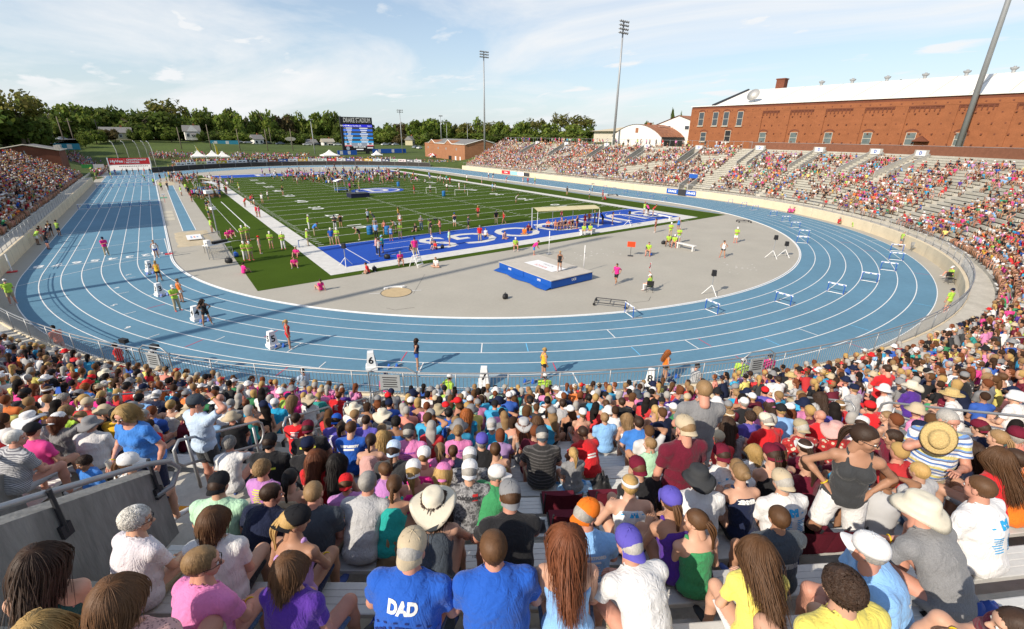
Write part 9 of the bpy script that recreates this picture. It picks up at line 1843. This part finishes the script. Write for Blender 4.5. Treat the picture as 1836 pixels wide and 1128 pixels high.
for a in((A1_,935,475,0,'st_arms','hotpink','pants','khaki','cap','navy','official in bright pink polo leaning on the near rail gate'),(A1_,1375,500,-60,'sm_walk','lime','shorts','khaki','cap','white','official in lime and white cap walking behind the near rail'),(A2_,225,480,0,'st_arms','lime','shorts','khaki','cap','white','official in lime squatting low behind the gold vest athlete'),(A2_,1625,370,0,'st_arms','lime','shorts','khaki','cap','white','official in lime at the right rail of the near bend'),(A2_,1822,330,30,'st_arms','hotpink','pants','khaki','cap','navy','official in bright pink at the right rail of the near bend'),((0,580),870,290,60,'sf_arms','red','pants','charcoal','-','-','person in red shirt and dark hair at the left rail'),((0,580),625,225,30,'st_shade','black','pants','black','-','-','photographer in black with a long lens at the left rail'),((0,580),430,150,30,'st_front','coral','pants','rose','-','-','person in coral behind the camera at the left rail'),((0,580),1130,330,40,'st_front','white','pants','grey','cap','white','photographer in white cap beside the steel gate'),(A1_,355,480,20,'st_front','paleblue','pants','grey','-','-','person in pale blue shirt crouched at the near rail'),(A2_,1290,430,-40,'st_front','lightgrey','pants','grey','cap','black','person in grey at the rail beside the blue cloth')):
 o_,x,y,fc,tpl,tc,bot,bc,ht,htc,lab=a;px,py=o_[0]+x/3.991,o_[1]+y/3.991;d=ray(px,py);ts=np.linspace(5,60,3000);P=CAM+d*ts[:,None];i=int(np.argmin(np.abs(np.hypot(P[:,0]-CX,P[:,1]-CY0)-47.0)));th=math.atan2(P[i,1]-CY0,P[i,0]-CX);q=np.array([CX+47.0*math.cos(th),CY0+47.0*math.sin(th),0]);field_person(q,fc,tpl,'polo' if tc in('lime','hotpink')else 'tee',tc,bot,bc,'short','dark',ht,htc,'p',lab,1.03,0.0)
for th,lab in((-145.5,'long lens camera on a black tripod at the left rail'),(-143.2,'second camera tripod behind the left rail')):
 q=rad(47.0,th,0);tripod(np.array([q.x,q.y,0]),1.9,lab)
crowd('infield_people',FARP,VARS_T,'officials and athletes standing about the far half of the infield',cat='people');crowd('infield_people',FARG,VARS_F,'officials and athletes sitting about the far half of the infield',cat='people')
g2=np.random.default_rng(5);pp=[]
for _ in range(230):
 x,y=g2.normal(29,11),g2.normal(84,13)
 if 12<x<47 and 60<y<118 and not(x<20 and y<74):pp.append((x,y,0,g2.uniform(0,6.3),g2.uniform(.92,1.06),None))
crowd('athlete_crowd',pp,VARS_T,'loose crowd of athletes resting on the far half of the field')
pp=[(x,y,0.04,g2.uniform(0,6.3),1.0,None)for x,y in zip(g2.uniform(12,47,120),g2.normal(92,10,120))if y>62]
crowd('athlete_crowd',[(x,y,0.05,r,s,c)for x,y,z,r,s,c in pp],VARS_F,'athletes sitting on the far half of the field among the standing ones')
pp=[]
for _ in range(420):
 a=g2.uniform(44,128);R=51.2+abs(g2.normal(0,1.0));x,y=far(R,a);pp.append((x,y,zg(x,y),g2.uniform(4,5.4),1.0,None))
crowd('standing_crowd',pp,VARS_T,'crowd standing behind the banners of the far bend')
pp=[]
for _ in range(330):
 px=g2.uniform(268,556);y=g2.normal(178,3.0)+(556-px)*0.012;p=aty(px,275,y);x=float(p[0]);pp.append((x,y,zg(x,y),g2.uniform(4,5.6),1.0,None))
crowd('standing_crowd',pp,VARS_T,'line of people standing along the middle of the far lawn')
pp=[]
for _ in range(430):
 t=g2.random();px,py=118+t*85+g2.normal(0,9),262+t*24+g2.normal(0,7);y=128+(1-t)*62+g2.normal(0,4);p=aty(px,py,y);x=min(float(p[0]),-23.5);pp.append((x,y,zg(x,y),g2.uniform(4,6),1.0,None))
crowd('hillside_crowd',pp,VARS_F,'crowd sitting on the grass slope beyond the left stand')
pp=[(x,y,0,g2.uniform(0,6.3),1.0,None)for x,y in zip(g2.normal(-6.8,2.0,46),g2.normal(99,5,46))]+[(x,y,0,g2.uniform(0,6.3),1.0,None)for x,y in zip(g2.normal(-4.7,1.2,34),g2.normal(61,2.2,34))]+[(x,y,0,g2.uniform(0,6.3),1.0,None)for x,y in zip(g2.normal(-3,1.6,30),g2.normal(86,7,30))]
crowd('athlete_crowd',pp,VARS_T,'athletes and helpers gathered round the far pit and the pop up shelters')
pp=[(x,y,0,g2.uniform(0,6.3),1.0,None)for x,y in zip(g2.uniform(68,84,70),g2.normal(127,6,70))]
crowd('standing_crowd',pp,VARS_T,'people gathered on the far apron before the tan building')
pp=[(CX+47.5+17.0,y,floor_z(23),math.pi/2,1.0,None)for y in g2.uniform(14,99,60)]
crowd('standing_crowd',pp,VARS_T,'people standing along the top of the back straight stand')
#  loose things on the near seats
def seat_thing(px,py,dz=0.0):
 d=ray(px,py);ts=np.linspace(1,40,3000);P=CAM+d*ts[:,None];R=np.hypot(P[:,0]-CX,P[:,1]-CY0);k=int(np.clip(round(float((R[np.argmax(P[:,2]-(1.81+(R-49.45)*H_/T_)<0)]-49.45)/T_)),0,20));i=int(np.argmax(P[:,2]-seat_z(k)<0));th=math.degrees(math.atan2(P[i,1]-CY0,P[i,0]-CX));q=rad(49.45+T_*k,th,seat_z(k)+dz);return q,fwd_rz(th),k,th
m_mar=mat('maroon_canvas',(0.115,0.008,0.02),0.85,ns=6,na=0.12,bump=0.2,bs=40)
def stadium_chair(px,py,label):
 q,rz,k,th=seat_thing(px,py);o=empty('stadium_chair',tuple(q),rz,label,'seat','maroon stadium chairs');MB().box((0,0.02,0.03),(0.44,0.36,0.05)).build('seat_pad',m_mar,o);n=6;b=MB()
 fr_=[(-0.23+0.46*i/n,-0.20-0.03*math.cos((i/n-.5)*3.1))for i in range(n+1)];b.strip([(x,y,0.10)for x,y in fr_],[(x,y-0.06,0.42)for x,y in fr_]);b.strip([(x,y-0.07,0.42)for x,y in fr_],[(x,y-0.012,0.10)for x,y in fr_]);b.build('backrest',m_mar,o)
 for x in(-.235,.235):MB().tube([(x,0.18,0.03),(x,-0.18,0.04),(x,-0.265,0.44)],0.011,6).build('frame',m_black,o)
for px,py,lab in((1003,905,'empty maroon stadium chair beside the folded one on the open benches'),(1016,926,'maroon stadium chair standing one row nearer than its twin'),(1085,893,'maroon stadium chair with its back turned, by the black jacket'),(1160,890,'maroon stadium chair behind the man in black'),(1122,931,'maroon stadium chair under the white sleeveless shirt'),(1478,990,'maroon stadium chair left of the white cap'),(1440,985,'maroon stadium chair behind the slate T-shirt'),(1400,900,'maroon stadium chair among the front right seats')):stadium_chair(px,py,lab)
def cloth_heap(px,py,sx,sy,h,m,name,label,cat,seed):
 q,rz,k,th=seat_thing(px,py);n=16;g=Vector((seed,seed*1.7,0));V=[]
 for j in range(n+1):
  for i in range(n+1):
   u,v=i/n*2-1,j/n*2-1;r=math.hypot(u,v);f=max(0,1-r**3.0);V.append((u*sx*(1+0.15*pnoise(Vector((u*2,v*2,5))+g)),v*sy,(0.006+h*f*(0.65+0.9*abs(pnoise(Vector((u*2.2,v*2.2,1))+g))))))
 o=link(name,mesh_np(name,V,np.array([(j*(n+1)+i,j*(n+1)+i+1,(j+1)*(n+1)+i+1,(j+1)*(n+1)+i)for j in range(n)for i in range(n)]),[m],smooth=True));o.location=q;o.rotation_euler=(0,0,rz);tag(o,label,cat)
m_tie=patterned('tie_dye',[(0,(0.10,0.30,0.62)),(0.45,(0.25,0.48,0.75)),(0.55,(0.45,0.62,0.78))],9,'noise')
cloth_heap(1030,870,0.28,0.13,0.10,m_tie,'towel','pale blue tie dyed towel heaped on an empty bench','towel',1);cloth_heap(1075,866,0.15,0.13,0.22,m_black,'jacket','black jacket heaped beside the tie dyed towel','jacket',4);cloth_heap(1290,925,0.14,0.10,0.12,mat('olive_cloth',(0.10,0.12,0.03),0.9,ns=9,na=0.3),'cloth_bag','olive patterned bag on the bench right of the charcoal hat','bag',7);cloth_heap(700,1022,0.15,0.12,0.22,mat('brown_canvas',(0.25,0.17,0.09),0.85,ns=8,na=0.2),'handbag','tan and brown canvas handbag beside the blue DAD shirt','bag',9);cloth_heap(590,1000,0.12,0.10,0.10,mat('paper_white',(0.6,0.56,0.52),0.8),'plastic_bag','crumpled whitish plastic bag beside the slate T-shirt','bag',12);cloth_heap(1725,1092,0.30,0.13,0.16,mat('royal_nylon',(0.02,0.06,0.28),0.5),'sports_bag','royal blue nylon bag at the lower right','bag',15);cloth_heap(1665,1085,0.14,0.10,0.10,m_black,'shoe_bag','black bag left of the blue nylon bag','bag',19);cloth_heap(960,945,0.12,0.10,0.12,m_dark,'bike_helmet','dark slatted helmet on the bench right of the black T-shirt','helmet',22)
def bottle(px,py,label,cap_,lying=False):
 q,rz,k,th=seat_thing(px,py);o=empty('water_bottle',tuple(q),rz,label,'bottle');
 if lying:o.rotation_euler=(0,math.pi/2,rz+0.5);o.location.z+=0.035
 MB().lathe([(0.03,0),(0.033,0.02),(0.031,0.08),(0.033,0.12),(0.028,0.16),(0.013,0.19),(0.013,0.205),(0,0.205)],14).build('bottle_body',mat('bottle_plastic',(0.5,0.58,0.62),0.12,alpha=0.5),o,True);MB().lathe([(0.015,0.2),(0.015,0.222),(0,0.222)],10).build('bottle_cap',cap_,o);MB().lathe([(0.0335,0.06),(0.0335,0.11)],14).build('wrapper',m_bluep,o)
bottle(727,970,'clear water bottle with a green cap behind the tan handbag',mat('cap_green',(0.03,0.35,0.08),0.4));bottle(1640,1090,'clear water bottle with a blue wrapper lying at the lower right',m_white,True);bottle(1205,868,'small clear bottle near the black jacket',m_white)
q,rz,k,th=seat_thing(1112,1100)
so_=empty('sandal',(q.x+0.25*math.cos(math.radians(th)),q.y+0.25*math.sin(math.radians(th)),floor_z(k+1)+0.005),rz+0.5,'black flip flop with white straps on the step below the benches','sandal');b=MB();ol=[(0.045*math.cos(t)*(1+0.12*math.sin(t)),0.13*math.sin(t))for t in np.linspace(0,2*math.pi,21)[:-1]];b.strip(z3(ol,0),z3(ol,0.02),closed=True);b.add(z3(ol,0.02),[tuple(range(20))]);b.build('sole',m_black,so_);MB().tube([(-0.04,-0.02,0.02),(0,0.07,0.05),(0.04,-0.02,0.02)],0.008,5).build('strap',m_white,so_)
for px,py,s in((1083,1068,'18'),(975,967,'19'),(849,1021,'21'),(957,872,'12'),(1310,950,'14')):
 q,rz,k,th=seat_thing(px,py,0.003);text('seat_number',s,0.05,m_black,Matrix.Translation(q)@Matrix.Rotation(rz+math.pi,4,'Z'),gs_near)
